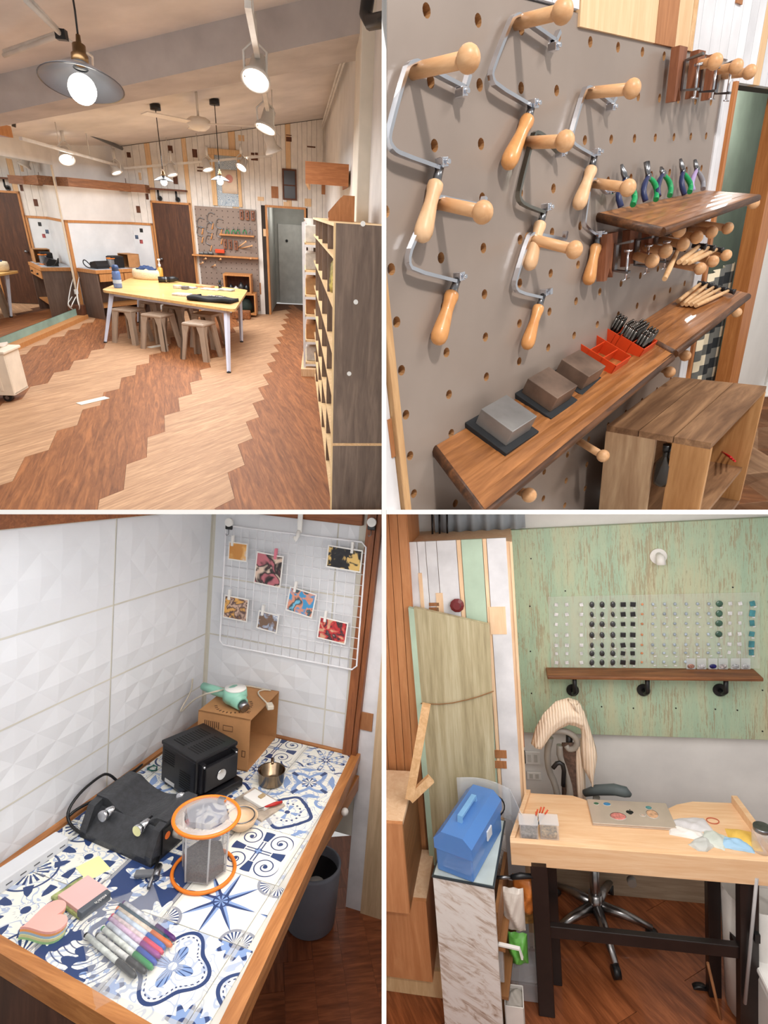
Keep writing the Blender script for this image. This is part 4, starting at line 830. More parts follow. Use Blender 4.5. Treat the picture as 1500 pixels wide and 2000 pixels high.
def heart_pts(s, k=40):
    P = []
    for i in range(k):
        a = 2 * math.pi * i / k; P.append((s * 16 * math.sin(a) ** 3 / 16, s * (13 * math.cos(a) - 5 * math.cos(2 * a) - 2 * math.cos(3 * a) - math.cos(4 * a)) / 15, 0))
    return P
o = bl0(90, 1816); t = thing(BL, 'heart_notes', 'heart-shaped stack of coloured sticky notes near the desk edge', 'notes', o, R_(-40))
for i, c in enumerate([(170, 214, 150), (232, 226, 170), (170, 200, 224), (250, 176, 110), (242, 178, 168)]): part(t, 'note_layer', MB().slab([Vector(p) + Vector((.001 * math.sin(i * 2), .001 * i, .007 * i)) for p in heart_pts(.055)], (0, 0, .0068)), paint('note paper %d' % i, c, .8, .02))
t = thing(BL, 'marker_bag', 'clear plastic bag lying flat around the markers', 'bag', bl0(250, 1835), R_(-38))
BAG = clear('clear bag film', (246, 248, 250), .10, .08)
part(t, 'top_film', MB().sheet(lambda u, v: (-.16 + .32 * u, -.10 + .20 * v, .004 + .030 * (math.sin(math.pi * u) * math.sin(math.pi * v)) ** .5 + .003 * math.sin(u * 31 + v * 17)), 30, 20), BAG); part(t, 'bottom_film', B(-.16, .16, -.10, .10, .0005, .0015), BAG)
pens = [(170, 1828, 265, 1908, (20, 24, 28), (214, 220, 214), 'black-capped'), (192, 1828, 285, 1900, (18, 20, 24), (222, 224, 220), 'second black-capped'), (203, 1815, 298, 1892, (20, 140, 70), (226, 232, 224), 'green-capped'), (212, 1805, 305, 1883, (26, 70, 170), (214, 222, 236), 'blue-capped'), (217, 1796, 312, 1870, (150, 50, 140), (222, 190, 220), 'purple-capped'), (222, 1790, 318, 1862, (220, 60, 90), (236, 214, 214), 'pink-capped'), (230, 1783, 322, 1853, (24, 96, 190), (200, 216, 236), 'bright blue'), (232, 1776, 335, 1848, (238, 120, 50), (240, 222, 200), 'orange'), (236, 1770, 330, 1838, (22, 62, 80), (30, 70, 88), 'dark teal'), (244, 1765, 342, 1836, (86, 40, 110), (230, 232, 236), 'violet-capped')]
for i, (u0, v0, u1, v1, cc, bc, nm) in enumerate(pens):
    a, b = bl0(u0, v0, .012), bl0(u1, v1, .012); t = thing(BL, 'marker_pen', nm + ' marker pen inside the clear bag', 'marker', a, group='markers in the plastic bag'); d = b - a
    part(t, 'barrel', MB().tube([Vector((0, 0, 0)), d * .66], .0068, 12), paint('pen barrel %d' % i, bc, .4, .12, 60)); part(t, 'cap', MB().tube([d * .64, d * .95, d], [.0076, .0072, .004], 12), paint('pen cap %d' % i, cc, .35)); part(t, 'end_plug', MB().tube([d * -.03, d * .02], .0062, 10), MATS['pen cap %d' % i])
o1, o2 = bl0(-8, 1745), bl0(128, 1652); t = thing(BL, 'cable_duct', 'white slotted plastic duct lying against the back left of the desk', 'duct', o1); dv = (o2 - o1); ang = math.atan2(dv.y, dv.x); Ld = dv.length
t.matrix_world = BL.M @ Matrix.Translation(o1) @ Matrix.Rotation(ang, 4, 'Z'); part(t, 'duct_body', B(0, Ld, -.012, .045, 0, .036, bev=.003), paint('duct white', (222, 224, 228), .45, .02))
for i in range(6): part(t, 'slot', B(.02 + i * .042, .038 + i * .042, -.0135, -.0115, .014, .017), paint('slot grey', (90, 92, 96), .6))
# ---- wire grid with clipped prints
gy = 1.402; x0, x1, z0, z1 = .085, .775, .40, .972; WIR = paint('white coated wire', (236, 236, 240), .35, .01)
t = thing(BL, 'wire_grid', 'white wire grid panel hung on the tiled wall', 'wire grid', (0, gy, 0)); nb = 17; mh = 12
part(t, 'rim', MB().tube([(x0 + .02, 0, z0), (x1 - .02, 0, z0), (x1, 0, z0 + .02), (x1, 0, z1 - .02), (x1 - .02, 0, z1), (x0 + .02, 0, z1), (x0, 0, z1 - .02), (x0, 0, z0 + .02)], .0042, 8, closed=True), WIR)
vw = MB().cyl((0, 0, z0), (0, 0, z1), .0017, n=6).mesh('wire', WIR); hw_ = MB().cyl((x0, .003, 0), (x1, .003, 0), .0017, n=6).mesh('wire', WIR)
for i in range(1, nb): part(t, 'wire', vw, None, loc=(x0 + (x1 - x0) * i / nb, 0, 0))
for j in range(1, mh): part(t, 'wire', hw_, None, loc=(0, 0, z0 + (z1 - z0) * j / mh))
def print_mat(name, cols, sc):
    m, g, b = base(name); v = coords(g); n = noise(g, v, sc, 2, .5)
    k = len(cols); rr = ramp(g, n, [(.3 + .4 * i / k, c) for i, c in enumerate(cols)]); rr.o.node.color_ramp.interpolation = 'EASE'; g.put(b.inputs['Base Color'], rr); b.inputs['Roughness'].default_value = .4; return m
prints = [((447, 1057), (482, 1098), [(214, 214, 224), (226, 178, 112), (202, 140, 70)], 12, 0, 'print of golden rings on sand, top left of the grid', WHITE), ((500, 1078), (549, 1148), [(226, 206, 186), (220, 196, 178), (40, 36, 38), (190, 110, 120)], 16, -3, 'tall beige print with small black box and pink clip', paint('pink clip', (232, 130, 150), .4)),
 ((640, 1065), (705, 1118), [(14, 14, 18), (20, 20, 26), (30, 30, 34), (222, 186, 110)], 22, -2, 'dark print of dangling gold earrings, top right of the grid', WHITE), ((438, 1162), (483, 1215), [(60, 44, 40), (208, 176, 156), (92, 70, 70), (222, 168, 92)], 26, -2, 'print of two people at a workbench, left of the grid', WHITE),
 ((504, 1193), (542, 1236), [(210, 214, 222), (150, 160, 180), (120, 96, 80)], 30, -5, 'small pale print of scattered tools', WHITE), ((563, 1148), (613, 1205), [(120, 190, 222), (60, 80, 90), (222, 150, 120), (70, 150, 200)], 24, -8, 'tilted blue print of hands at work', WHITE), ((623, 1205), (676, 1258), [(150, 140, 138), (60, 44, 48), (190, 50, 56), (206, 160, 130)], 26, -4, 'print of a group in red and grey, low on the right', WHITE)]
for i, (p0, p1, cols, sc, tilt, lab, cm) in enumerate(prints):
    a, b = BL.at(*p0, y=gy - .01), BL.at(*p1, y=gy - .01); c = (a + b) / 2; w, h = abs(b.x - a.x) / 2, abs(a.z - b.z) / 2
    t = thing(BL, 'photo_print', lab, 'photo', c, Matrix.Rotation(R_(-tilt), 4, 'Y'), 'prints clipped to the wire grid'); bd = .006
    part(t, 'paper', B(-w, w, -.0004, .0004, -h, h), WHITE); part(t, 'picture', B(-w + bd, w - bd, -.0009, -.0003, -h + bd, h - bd), print_mat('print %d' % i, cols, sc))
    part(t, 'clip', B((.4 if i in (1, 2) else -.6) * w - .006, (.4 if i in (1, 2) else -.6) * w + .006, -.008, .008, h - .02, h + .03, bev=.002), cm)
for u, lab in ((449, 'left black and white hook at the rail above the grid'), (727, 'right black and white hook at the rail above the grid')):
    o = BL.at(u, 1020, y=1.40); t = thing(BL, 'magnet_hook', lab, 'hook', o, group='black and white hooks')
    part(t, 'disc', MB().cyl((0, 0, .0), (0, -.012, .0), .02, n=20), WHITE); part(t, 'body', B(-.018, .018, -.01, 0, -.034, -.014, bev=.004), BLACK); part(t, 'hook_wire', MB().tube([(0, -.006, -.034), (0, -.006, -.055), (-.006, -.012, -.062), (-.01, -.012, -.054)], .002, 6), STEEL)
o = BL.at(585, 1028, y=1.395); t = thing(BL, 'white_hook', 'white plastic hook holding the middle of the wire grid', 'hook', o); part(t, 'back_plate', B(-.012, .012, -.004, .01, -.03, .06, bev=.006), WHITE); part(t, 'hook_tip', MB().tube([(0, -.004, -.02), (0, -.014, -.045), (-.006, -.02, -.06), (-.012, -.022, -.045)], [.009, .009, .01, .008], 10), WHITE)
# ---- waste bin
o = bl0(606, 1800, -.753); t = thing(BL, 'waste_bin', 'dark grey round waste bin on the brown floor beside the desk', 'bin', o); BN = paint('slate plastic bin', (134, 140, 154), .55, .04)
part(t, 'bin_wall', MB().lathe([(.0001, 0), (.098, 0), (.108, .01), (.118, .27), (.118, .285), (.108, .285), (.1, .02), (.0001, .012)], 36), BN); part(t, 'swing_ring', MB().lathe([(.107, .24), (.07, .2), (.0001, .195)], 30, cap=False), paint('bin black', (26, 28, 36), .5)); part(t, 'litter', MB().ball((.02, -.02, .205), .04, sc=(1, 1, .4)), WHITE)
# ================================================================== WORKSHOP (upper left)
def tl(u, v, **k): return TL.at(u, v, **k)
# ---- mirror on the left wall
t = thing(TL, 'wall_mirror', 'tall wall mirror reflecting the workshop at the far left', 'mirror', (-2.74, 5.6, 0))
part(t, 'glass', B(.001, .008, -8, -.05, .19, 2.46), mirror('silvered mirror')); part(t, 'side_frame', B(0, .02, -.05, -.025, .1, 2.46), wood('pale frame', (196, 176, 150), (222, 206, 184), 'z', 4))
part(t, 'lower_panel', B(.0, .01, -8, -.05, .07, .185), paint('sea green panel', (150, 184, 172), .4, .08, 3)); part(t, 'ledge', B(0, .16, -8, -.1, 0, .07), FRM); part(t, 'end_block', B(.0, .14, -.22, -.08, .07, .24), BD)
# ---- framed splashback and corner desk
sv = (A2 - A1); Ls = sv.length; sv = sv / Ls; nv = Vector((sv.y, -sv.x, 0)); Rs = Matrix((sv, -nv, Vector((0, 0, 1)))).transposed()   # x along wall, y into wall
t = thing(TL, 'splashback', 'white tiled splashback with brown wooden frame around the corner desk', 'splashback', A1 + nv * .003, Rs)
Z1 = 1.64
part(t, 'tile_panel', B(.04, Ls - .003, -.012, 0, .3, Z1 - .04), paint('white splash tile', (228, 230, 232), .3, .03, 3)); part(t, 'top_rail', B(-.02, Ls - .01, -.03, .0, Z1 - .04, Z1), FRM); part(t, 'side_rail', B(-.02, .04, -.03, 0, .2, Z1), FRM)
t = thing(TL, 'splashback', 'short white tiled splashback with prints, on the board wall by the dark door', 'splashback', (-1.94, YB - .008, 0))
part(t, 'tile_panel', B(0, .36, -.01, 0, .5, Z1 - .04), MATS['white splash tile']); part(t, 'top_rail', B(0, .40, -.03, 0, Z1 - .04, Z1), FRM); part(t, 'side_rail', B(.36, .40, -.03, 0, .3, Z1), FRM)
for i, (u, v, c) in enumerate(((276, 450, (30, 28, 30)), (257, 454, (200, 150, 140)), (248, 452, (222, 196, 150)), (267, 463, (90, 110, 140)), (248, 467, (130, 80, 70)), (276, 472, (200, 90, 90)))):
    a = tl(u, v, y=YB - .02); solo(TL, 'photo_print', B(-.03, .03, -.001, .001, -.035, .035), paint('small print %d' % i, c, .5, .3, 30), ['dark', 'pink', 'sand', 'blue', 'brown', 'red'][i] + ' little print pinned above the corner desk', 'photo', a)
DK = wood('taupe laminate', (92, 72, 62), (120, 98, 86), 'z', 1.5, .45, .02, 12); TILED = paint('pale tiled top', (206, 212, 222), .35, .2, 9)
o = A1 + nv * .04 + sv * .05; t = thing(TL, 'corner_desk', 'brown corner workbench with pale tiled top against the splashback', 'desk', o, Rs); Ld = 1.12; Dd = .50
part(t, 'end_panel', B(0, .03, -Dd, 0, 0, .80), DK); part(t, 'top', B(-.02, Ld, -Dd - .02, 0, .80, .86, bev=.004), FRM); part(t, 'tile_top', B(.01, Ld - .02, -Dd + .02, -.01, .86, .866), TILED); part(t, 'back_panel', B(.03, Ld, -.02, 0, 0, .8), DK); part(t, 'end_panel', B(Ld - .03, Ld, -Dd, 0, 0, .8), DK)
for i in range(2):
    d_ = part(t, 'drawer', B(.05 + i * .54, .57 + i * .53, -Dd - .012, -Dd + .01, .66, .79), FRM); part(d_, 'knob', MB().ball((.31 + i * .53, -Dd - .03, .725), .018), BLACK)
part(t, 'low_shelf', B(.03, Ld - .03, -Dd + .03, -.03, .2, .22), FRM)
zt = .866 + .0
def on_desk(a, b): return o + sv * a + nv * b + Vector((0, 0, zt))
t = thing(TL, 'kiln', 'small black kiln box on the corner workbench', 'kiln', on_desk(.62, .28), Rs); part(t, 'body', B(-.12, .12, -.10, .10, 0, .2, bev=.01), KB); part(t, 'vent_cover', B(-.1, .1, -.08, .08, .2, .206), KV)
t = thing(TL, 'cardboard_box', 'open brown carton standing at the back of the corner workbench', 'box', on_desk(.92, .30), Rs); part(t, 'shell', B(-.13, .13, -.14, -.13, 0, .24).box(-.13, .13, .13, .14, 0, .24).box(-.13, .13, -.14, .14, .23, .24).box(-.13, .13, -.14, .14, 0, .01).box(.12, .13, -.14, .14, 0, .24), CB)
t = thing(TL, 'bench_polisher', 'black motor base on the corner workbench', 'machine', on_desk(.30, .28), Rs); part(t, 'body', MB().slab([(-.16, -.1, 0), (-.16, .1, 0), (-.16, .1, .1), (-.16, -.04, .13), (-.16, -.1, .05)], (.3, 0, 0)), KB); part(t, 'cable', MB().tube(smooth_path([(-.15, .1, .05), (-.26, .1, .16), (-.34, .05, .1), (-.3, 0, .02), (-.18, -.02, .01)], 2), .01, 6), BLACK)
t = thing(TL, 'tumbler_drum', 'clear drum with orange rings on the corner workbench', 'drum', on_desk(.46, .36)); part(t, 'drum_wall', MB().lathe([(.06, 0), (.06, .17)], 12, cap=False), DRM)
for z_ in (.01, .17): part(t, 'ring', MB().tube([(.07 * math.cos(k * math.pi / 10), .07 * math.sin(k * math.pi / 10), z_) for k in range(20)], .008, 6, closed=True), ORG)
t = thing(TL, 'cable_bundle', 'white cables hanging down beside the corner workbench to the floor', 'cable', (0, 0, 0)); mbw = lambda pts: MB().tube(smooth_path(pts, 2), .008, 6)
part(t, 'cable', mbw([tl(160, 521, x=-2.70), tl(152, 550, x=-2.68), tl(150, 585, x=-2.66), tl(158, 605, x=-2.62), tl(140, 614, z=.02), tl(138, 600, x=-2.69), tl(148, 580, x=-2.7)]), WHITE); part(t, 'socket', B(-2.74, -2.71, 5.52, 5.6, .42, .50), WHITE)
# ---- lit pelmets in the corner
def pelmet(loc, rot, L, label, flip=1):
    t = thing(TL, 'light_pelmet', label, 'light fixture', loc, rot); WM = wood('brown pelmet wood', (112, 72, 48), (166, 114, 76), 'x', 3, .5, .03)
    part(t, 'front_board', B(0, L, -.30, -.28, 0, .12), WM); part(t, 'top_board', B(0, L, -.30, 0, .12, .135), WM); part(t, 'end_board', B(-.02, 0, -.30, 0, 0, .135), WM); part(t, 'end_board', B(L, L + .02, -.30, 0, 0, .135), WM)
    part(t, 'tube_lamp', MB().cyl((.05, -.18, .05), (L - .05, -.18, .05), .022, n=12), glow('tube lamp glow', (255, 244, 228), 3))
pelmet(A1 + nv * .005 + sv * .02 + Vector((0, 0, 2.16)), Rs, 1.25, 'brown wooden light pelmet above the splashback')
pelmet((-1.88, YB - .008, 2.16), 0, .34, 'short brown light pelmet on the board wall left of the dark door')
a = tl(8, 262, y=3.2); t = thing(TL, 'light_pelmet', 'orange wood pelmet box high at the left frame edge', 'light fixture', (-2.72, 3.0, 2.62)); part(t, 'box', B(0, .62, -.9, 0, .0, .12), FRM); part(t, 'underside', B(.03, .58, -.88, -.03, -.004, .0), paint('lilac grey', (190, 180, 196), .6))
# ---- work table
TOPW = wood('yellow pine top', (206, 158, 92), (238, 198, 132), 'x', 2.2, .38, .02, 12, coat=.2); LEG = paint('pale lilac steel leg', (206, 208, 224), .4, .02)
zt = .75; NL, NR, FR_, FL_ = tl(197, 566, z=zt), tl(459, 605, z=zt), tl(484, 566, z=zt), tl(262, 540, z=zt)
def rounded(P, r=.14, n=6):
    out = []; k = len(P)
    for i in range(k):
        p, a, b = P[i], (P[i - 1] - P[i]).normalized(), (P[(i + 1) % k] - P[i]).normalized()
        for j in range(n + 1):
            s_ = j / n; out.append((p + a * r).lerp(p, s_).lerp(p.lerp(p + b * r, s_), s_))
    return out
c0 = (NL + NR + FR_ + FL_) / 4; c0.z = 0
t = thing(TL, 'work_table', 'large pine-topped work table with splayed pale steel legs', 'table', c0)
part(t, 'table_top', MB().slab([p - c0 - Vector((0, 0, .035)) for p in rounded([NL, NR, FR_, FL_])], (0, 0, .035)), TOPW)
for (u, v), cr in (((206, 669), NL), ((447, 728), NR), ((472, 668), FR_), ((271, 630), FL_)):
    f = tl(u, v, z=0); top = cr.lerp(c0 + Vector((0, 0, zt)), .13) - Vector((0, 0, .036))
    l = part(t, 'leg', MB().tube([f - c0 + Vector((0, 0, .012)), top - c0], [.026, .045], 4, smooth=False), LEG); part(l, 'foot_cap', MB().cyl(f - c0, f - c0 + Vector((0, 0, .014)), .03, n=8), BLACK)
part(t, 'apron', MB().tube([NL.lerp(c0, .14) * 1 + Vector((0, 0, .0)) - c0 - Vector((0, 0, .07 - .105)), NR.lerp(c0, .14) - c0 - Vector((0, 0, .07 - .105))], [(.02, .015)] * 2, flat=(0, 0, 1)), LEG)
def on_table(u, v): return tl(u, v, z=zt + .001)
# stools
STO = paint('greige plastic', (172, 150, 130), .45, .02, rv=.02)
def stool_parts(t):
    s, H, b = .18, .52, .225
    part(t, 'seat', B(-s, s, -s, s, H - .05, H, bev=.03, seg=3), STO); part(t, 'seat_inset', B(-s * .72, s * .72, -s * .72, s * .72, H, H + .004, bev=.002), STO)
    for sx in (-1, 1):
        for sy in (-1, 1):
            P = [Vector((sx * s * .80, sy * s * .80, H - .03)), Vector((sx * b, sy * b, 0))]
            part(t, 'leg', MB().slab([(sx * s * .3, sy * s * .96, H - .03), (sx * s * .96, sy * s * .96, H - .03), (sx * b, sy * b, 0), (sx * (b - .075), sy * b, 0), (sx * (s * .55), sy * s * .98, H * .7)], (0, -sy * .03, 0)).slab([(sx * s * .96, sy * s * .3, H - .03), (sx * s * .96, sy * s * .96, H - .03), (sx * b, sy * b, 0), (sx * b, sy * (b - .075), 0), (sx * s * .98, sy * s * .55, H * .7)], (-sx * .03, 0, 0)), STO)
def dup(root, loc, rot, label):
    r = root.copy(); COL.objects.link(r); place(r, TL, loc, rot); r['label'] = label
    for ch in list(root.children):
        c = ch.copy(); COL.objects.link(c); c.parent = r; ROOM[c] = TL
    return r
S0 = thing(TL, 'stool', 'greige plastic stool at the left end of the work table', 'stool', tl(250, 605, z=.5) * Vector((1, 1, 0)).length if False else (0, 0, 0), 0, 'plastic stools under the work table'); stool_parts(S0)
def seat_at(u, v): p = tl(u, v, z=.5); p.z = 0; return p
place(S0, TL, seat_at(251, 604), R_(-22))
for u, v, a, lab in ((308, 614, -22, 'greige plastic stool at the middle of the near table edge'), (388, 631, -20, 'greige plastic stool at the right of the near table edge'), (301, 589, -24, 'greige plastic stool behind, under the left of the table'), (346, 598, -20, 'greige plastic stool behind, under the middle of the table'), (404, 613, -20, 'darker greige stool pushed in behind the right near stool'), (300, 575, -20, 'greige plastic stool furthest back in the table shadow')):
    dup(S0, seat_at(u, v), R_(a), lab)
# things on the table
p = on_table(231, 562); t = thing(TL, 'water_bottle', 'blue clear water bottle standing at the left of the work table', 'bottle', p); part(t, 'bottle', MB().lathe([(.0001, 0), (.062, 0), (.065, .02), (.065, .2), (.06, .24), (.045, .26)], 20), clear('blue tritan', (88, 128, 190), .1, .7)); part(t, 'cap', MB().lathe([(.05, .25), (.052, .31), (.04, .34), (.0001, .345)], 18), paint('navy cap', (52, 76, 120), .4)); part(t, 'band', MB().lathe([(.066, .07), (.0665, .075), (.0665, .12), (.066, .125)], 20, cap=False), paint('frosted band', (190, 206, 224), .5))
p = on_table(288, 545); t = thing(TL, 'canvas_pouch', 'cream canvas pouch with navy cloth spilling out on the table', 'pouch', p, R_(-14)); CAN = paint('cream canvas', (236, 214, 180), .9, .06, 12)
part(t, 'pouch', MB().lathe([(.0001, 0), (.9, .02), (1.0, .25), (1.02, .6), (.96, .95), (.85, .97), (.8, .6)], 28), CAN); t.children[0].scale = (.27, .16, .17)
part(t, 'cloth', MB().sheet(lambda u, v: (-.17 + .34 * u, -.07 + .14 * v, .17 + .06 * math.sin(3.1 * u) * math.sin(3.1 * v) + .018 * math.sin(u * 13 + v * 5) * math.cos(v * 9)), 20, 10, .01), paint('navy denim', (58, 78, 122), .9, .12, 20))
p = on_table(315, 547); t = thing(TL, 'pump_bottle', 'amber bottle with white pump beside the canvas pouch', 'bottle', p); part(t, 'bottle', MB().lathe([(.0001, 0), (.045, 0), (.047, .02), (.047, .2), (.02, .22)], 18), clear('amber glass', (206, 150, 60), .15, .85)); part(t, 'pump', MB().lathe([(.022, .22), (.022, .27), (.01, .275), (.01, .33), (.028, .335), (.02, .36), (.0001, .362)], 14), WHITE)
p = on_table(326, 552); t = thing(TL, 'hand_torch', 'black handheld tool lying on the table', 'tool', p, R_(18)); part(t, 'barrel', MB().cyl((-.14, 0, .05), (.04, 0, .055), .05, .045, 14), BLACK); part(t, 'grip', MB().tube([(.03, 0, .05), (.12, .03, .06), (.2, .06, .05)], [.045, .05, .03], 12), BLACK); part(t, 'chrome_ring', MB().cyl((-.02, 0, .052), (.0, 0, .052), .052, n=14), STEEL)
for u, v, w, d, h, c, lab in ((347, 563, .06, .05, .05, (226, 220, 206), 'small white jar on the work table'), (362, 565, .05, .05, .05, (120, 120, 124), 'small grey tin on the work table'), (356, 577, .13, .09, .03, (232, 228, 220), 'white framed card lying near the front table edge'), (372, 563, .1, .07, .02, (170, 180, 190), 'pale blue packet on the work table'), (401, 561, .14, .08, .03, (222, 166, 120), 'tan paper envelope on the work table'), (412, 566, .16, .08, .02, (226, 222, 214), 'stack of white sheets on the work table'), (442, 568, .13, .07, .03, (190, 196, 190), 'clear plastic tray near the right table end')):
    p = on_table(u, v); solo(TL, 'jar' if 'jar' in lab else 'tin' if 'tin' in lab else 'plastic_tray' if 'tray' in lab else 'packet' if 'packet' in lab else 'envelope' if 'envelope' in lab else 'card' if 'card' in lab else 'paper_stack', B(-w, w, -d, d, 0, h, bev=min(h * .3, .008)), paint(lab, c, .5, .12, 20), lab, 'container' if 'jar' in lab or 'tin' in lab or 'tray' in lab else 'paper', p, R_(-18))
p = on_table(430, 563); t = thing(TL, 'ink_bottle', 'tiny black capped bottle on the work table', 'bottle', p); part(t, 'bottle', MB().cyl((0, 0, 0), (0, 0, .06), .03, n=12), paint('dark glass', (40, 38, 40), .2)); part(t, 'cap', MB().cyl((0, 0, .06), (0, 0, .13), .022, n=12), BLACK)
p = on_table(416, 588); t = thing(TL, 'tote_bag', 'folded black tote bag with white lettering on the table', 'bag', p, R_(-14)); TB = paint('black canvas', (26, 27, 32), .85, .1, 20)
part(t, 'folded_body', MB().sheet(lambda u, v: (-.34 + .68 * u, -.16 + .32 * v, .055 + .012 * math.sin(u * 9 + v * 3)), 16, 8, .05), TB); part(t, 'strap', MB().tube(smooth_path([(-.3, -.1, .03), (-.4, -.02, .03), (-.36, .1, .03), (-.24, .14, .05)], 2), .022, 8), TB); text(TL, 'Travel', (-.12, .02, .072), Matrix.Rotation(R_(-8), 3, 'Z'), .11, WHITE, 'bag_lettering', t)
# ---- small pegboard on the back wall with its tools
pbx0, pbx1 = tl(385, 450, y=YB).x, tl(502, 450, y=YB).x
def dot_board(name, c):
    m, g, b = base(name); tc = g.new('ShaderNodeTexCoord'); sp = g.new('ShaderNodeSeparateXYZ'); g.put(sp.inputs[0], tc.outputs['Object'])
    fx = (S_(g, sp.outputs[0]) / .105).fract() - .5; fz = (S_(g, sp.outputs[2]) / .105).fract() - .5; d = (fx * fx + fz * fz).sqrt().lt(.1)
    g.put(b.inputs['Base Color'], g.mix(d, lin(c), lin((70, 52, 42)))); b.inputs['Roughness'].default_value = .5; return m
t = thing(TL, 'pegboard', 'taupe pegboard of hanging tools on the board wall between the two doors', 'pegboard', (0, YB - .04, 0)); part(t, 'board', B(pbx0, pbx1, 0, .03, .07, 2.0), dot_board('small taupe pegboard', (140, 122, 110)))
yb = YB - .045
for u0, u1, v, d, lab in ((378, 505, 499, .16, 'long wooden shelf across the small pegboard'), (430, 497, 458, .12, 'short wooden shelf with pliers on the small pegboard')):
    a, b = tl(u0, v, y=yb), tl(u1, v, y=yb); solo(TL, 'tool_shelf', B(0, b.x - a.x, -d, 0, -.03, 0, bev=.004), FRM, lab, 'shelf', (a.x, yb, (a.z + b.z) / 2))
saw_frame = MB().tube(smooth_path([(.10, 0, .0), (.0, 0, .04), (-.06, 0, .0), (-.10, 0, -.12), (-.06, 0, -.17), (.04, 0, -.2)]), .009, 6).mesh('frame', STEEL); saw_h = MB().lathe([(.0001, 0), (.014, .01), (.012, .06), (.02, .13), (.0001, .15)], 10, (.05, 0, -.2), (-.3, 0, -1)).mesh('handle', HW2)
for u, v, lab in ((391, 428, 'upper left'), (391, 445, 'lower left'), (411, 418, 'top middle'), (409, 438, 'centre'), (408, 462, 'bottom middle'), (428, 430, 'upper right'), (429, 448, 'lower right')):
    t = thing(TL, 'jewellers_saw', lab + ' little saw on the small pegboard', 'saw', tl(u, v, y=yb - .02), group='little saws on the small pegboard'); part(t, 'frame', saw_frame, None); part(t, 'handle', saw_h, None); t.scale = (.8, .8, .8)
for i, u in enumerate((444, 456, 465, 478, 489)):
    t = thing(TL, 'pliers', ['leftmost', 'second', 'middle', 'fourth', 'rightmost'][i] + ' green pliers on the small pegboard shelf', 'pliers', tl(u, 457, y=yb - .05) , group='little pliers'); gm = GRNH if i < 4 else GRYH
    for s_ in (-1, 1): part(t, 'handle', MB().tube([(s_ * .004, 0, .075), (s_ * .03, 0, .04), (s_ * .034, 0, .0)], .008, 6), gm)
    part(t, 'jaw', MB().tube([(0, 0, .07), (0, 0, .13)], [.012, .004], 6), STEEL)
for i, (u, v) in enumerate(((472, 410), (483, 411), (494, 412), (440, 467), (450, 468), (461, 470))):
    t = thing(TL, 'bench_pin', ['left upper', 'middle upper', 'right upper', 'left lower', 'middle lower', 'right lower'][i] + ' bench pin with clamp on the small pegboard', 'bench pin', tl(u, v, y=yb - .01), group='little bench pins'); part(t, 'wood_pin', B(-.04, .03, -.04, 0, -.17, .0), PIN); part(t, 'clamp', MB().tube([(0, -.09, -.03), (0, -.045, -.03), (0, -.045, -.13), (0, -.09, -.13)], .009, 6), CL)
for i, (u0, v0, u1, v1) in enumerate(((463, 485, 480, 472), (470, 485, 492, 480), (378 + 18, 507, 402, 505), (390, 516, 396, 513), (414, 521, 420, 518), (427, 508, 431, 506), (487, 507, 490, 505))):
    a, b = tl(u0, v0, y=yb), tl(u1, v1, y=yb - .16); solo(TL, 'wooden_peg', MB().tube([Vector((0, 0, 0)), b - a], .012, 8).ball(b - a, .02, 10, 6), PEG, ['slanting hammer handle under the pliers shelf', 'flat hammer handle under the pliers shelf', 'upper left peg below the long shelf', 'lower left peg below the long shelf', 'middle peg below the long shelf', 'peg right under the long shelf middle', 'peg under the right end of the long shelf'][i], 'peg', a, group='little pegs')
a = tl(430, 494, y=yb - .08); solo(TL, 'punch_tray', B(-.09, .09, -.05, .05, 0, .07, bev=.006), RED, 'orange red tray on the long pegboard shelf', 'tray', a)
for i, u in enumerate((394, 403, 412)): t = thing(TL, 'bench_block', ['left', 'middle', 'right'][i] + ' dark steel block on the long pegboard shelf', 'steel block', tl(u, 497, y=yb - .08), group='little steel blocks'); part(t, 'pad', B(-.05, .05, -.05, .05, 0, .02), RUB); part(t, 'block', B(-.035, .035, -.035, .035, .02, .05), IRON)
# crates under the pegboard
def tl_crate(u, v, w, h, d, lab):
    p = tl(u, v, y=YB - .5); t = thing(TL, 'wooden_crate', lab, 'crate', (p.x, YB - .5, p.z)); 
    part(t, 'top_board', B(0, w, 0, d, h - .03, h), FRM); part(t, 'bottom_board', B(0, w, 0, d, 0, .03), FRM); part(t, 'side_board', B(0, .03, 0, d, .03, h - .03), FRM); part(t, 'side_board', B(w - .03, w, 0, d, .03, h - .03), FRM); part(t, 'back_board', B(.03, w - .03, d - .02, d, .03, h - .03), BD); return p
p = tl_crate(438, 573, .55, .37, .35, 'upper open wooden crate of bottles under the small pegboard')
for i, (dx, c, r_, hh) in enumerate(((.12, (40, 42, 46), .05, .14), (.22, (226, 226, 224), .05, .1), (.33, (60, 62, 64), .06, .18), (.44, (30, 32, 36), .05, .15))): solo(TL, 'bottle', MB().lathe([(.0001, 0), (r_, 0), (r_, hh * .7), (r_ * .4, hh * .85), (r_ * .4, hh)], 14), paint('crate bottle %d' % i, c, .3), ['dark squat bottle at the left in the upper crate', 'white jar in the upper crate', 'tall grey bottle in the upper crate', 'black bottle at the right in the upper crate'][i], 'bottle', (p.x + dx, YB - .33, p.z + .031))
p = tl_crate(455, 614, .48, .42, .35, 'lower wooden crate holding a green tool bag on the floor'); solo(TL, 'tool_bag', MB().lathe([(.0001, 0), (.14, .0), (.15, .12), (.09, .26), (.0001, .28)], 16), paint('dark green cloth', (30, 44, 34), .8, .2, 18), 'dark green bag inside the lower crate', 'bag', (p.x + .26, YB - .32, p.z + .031))
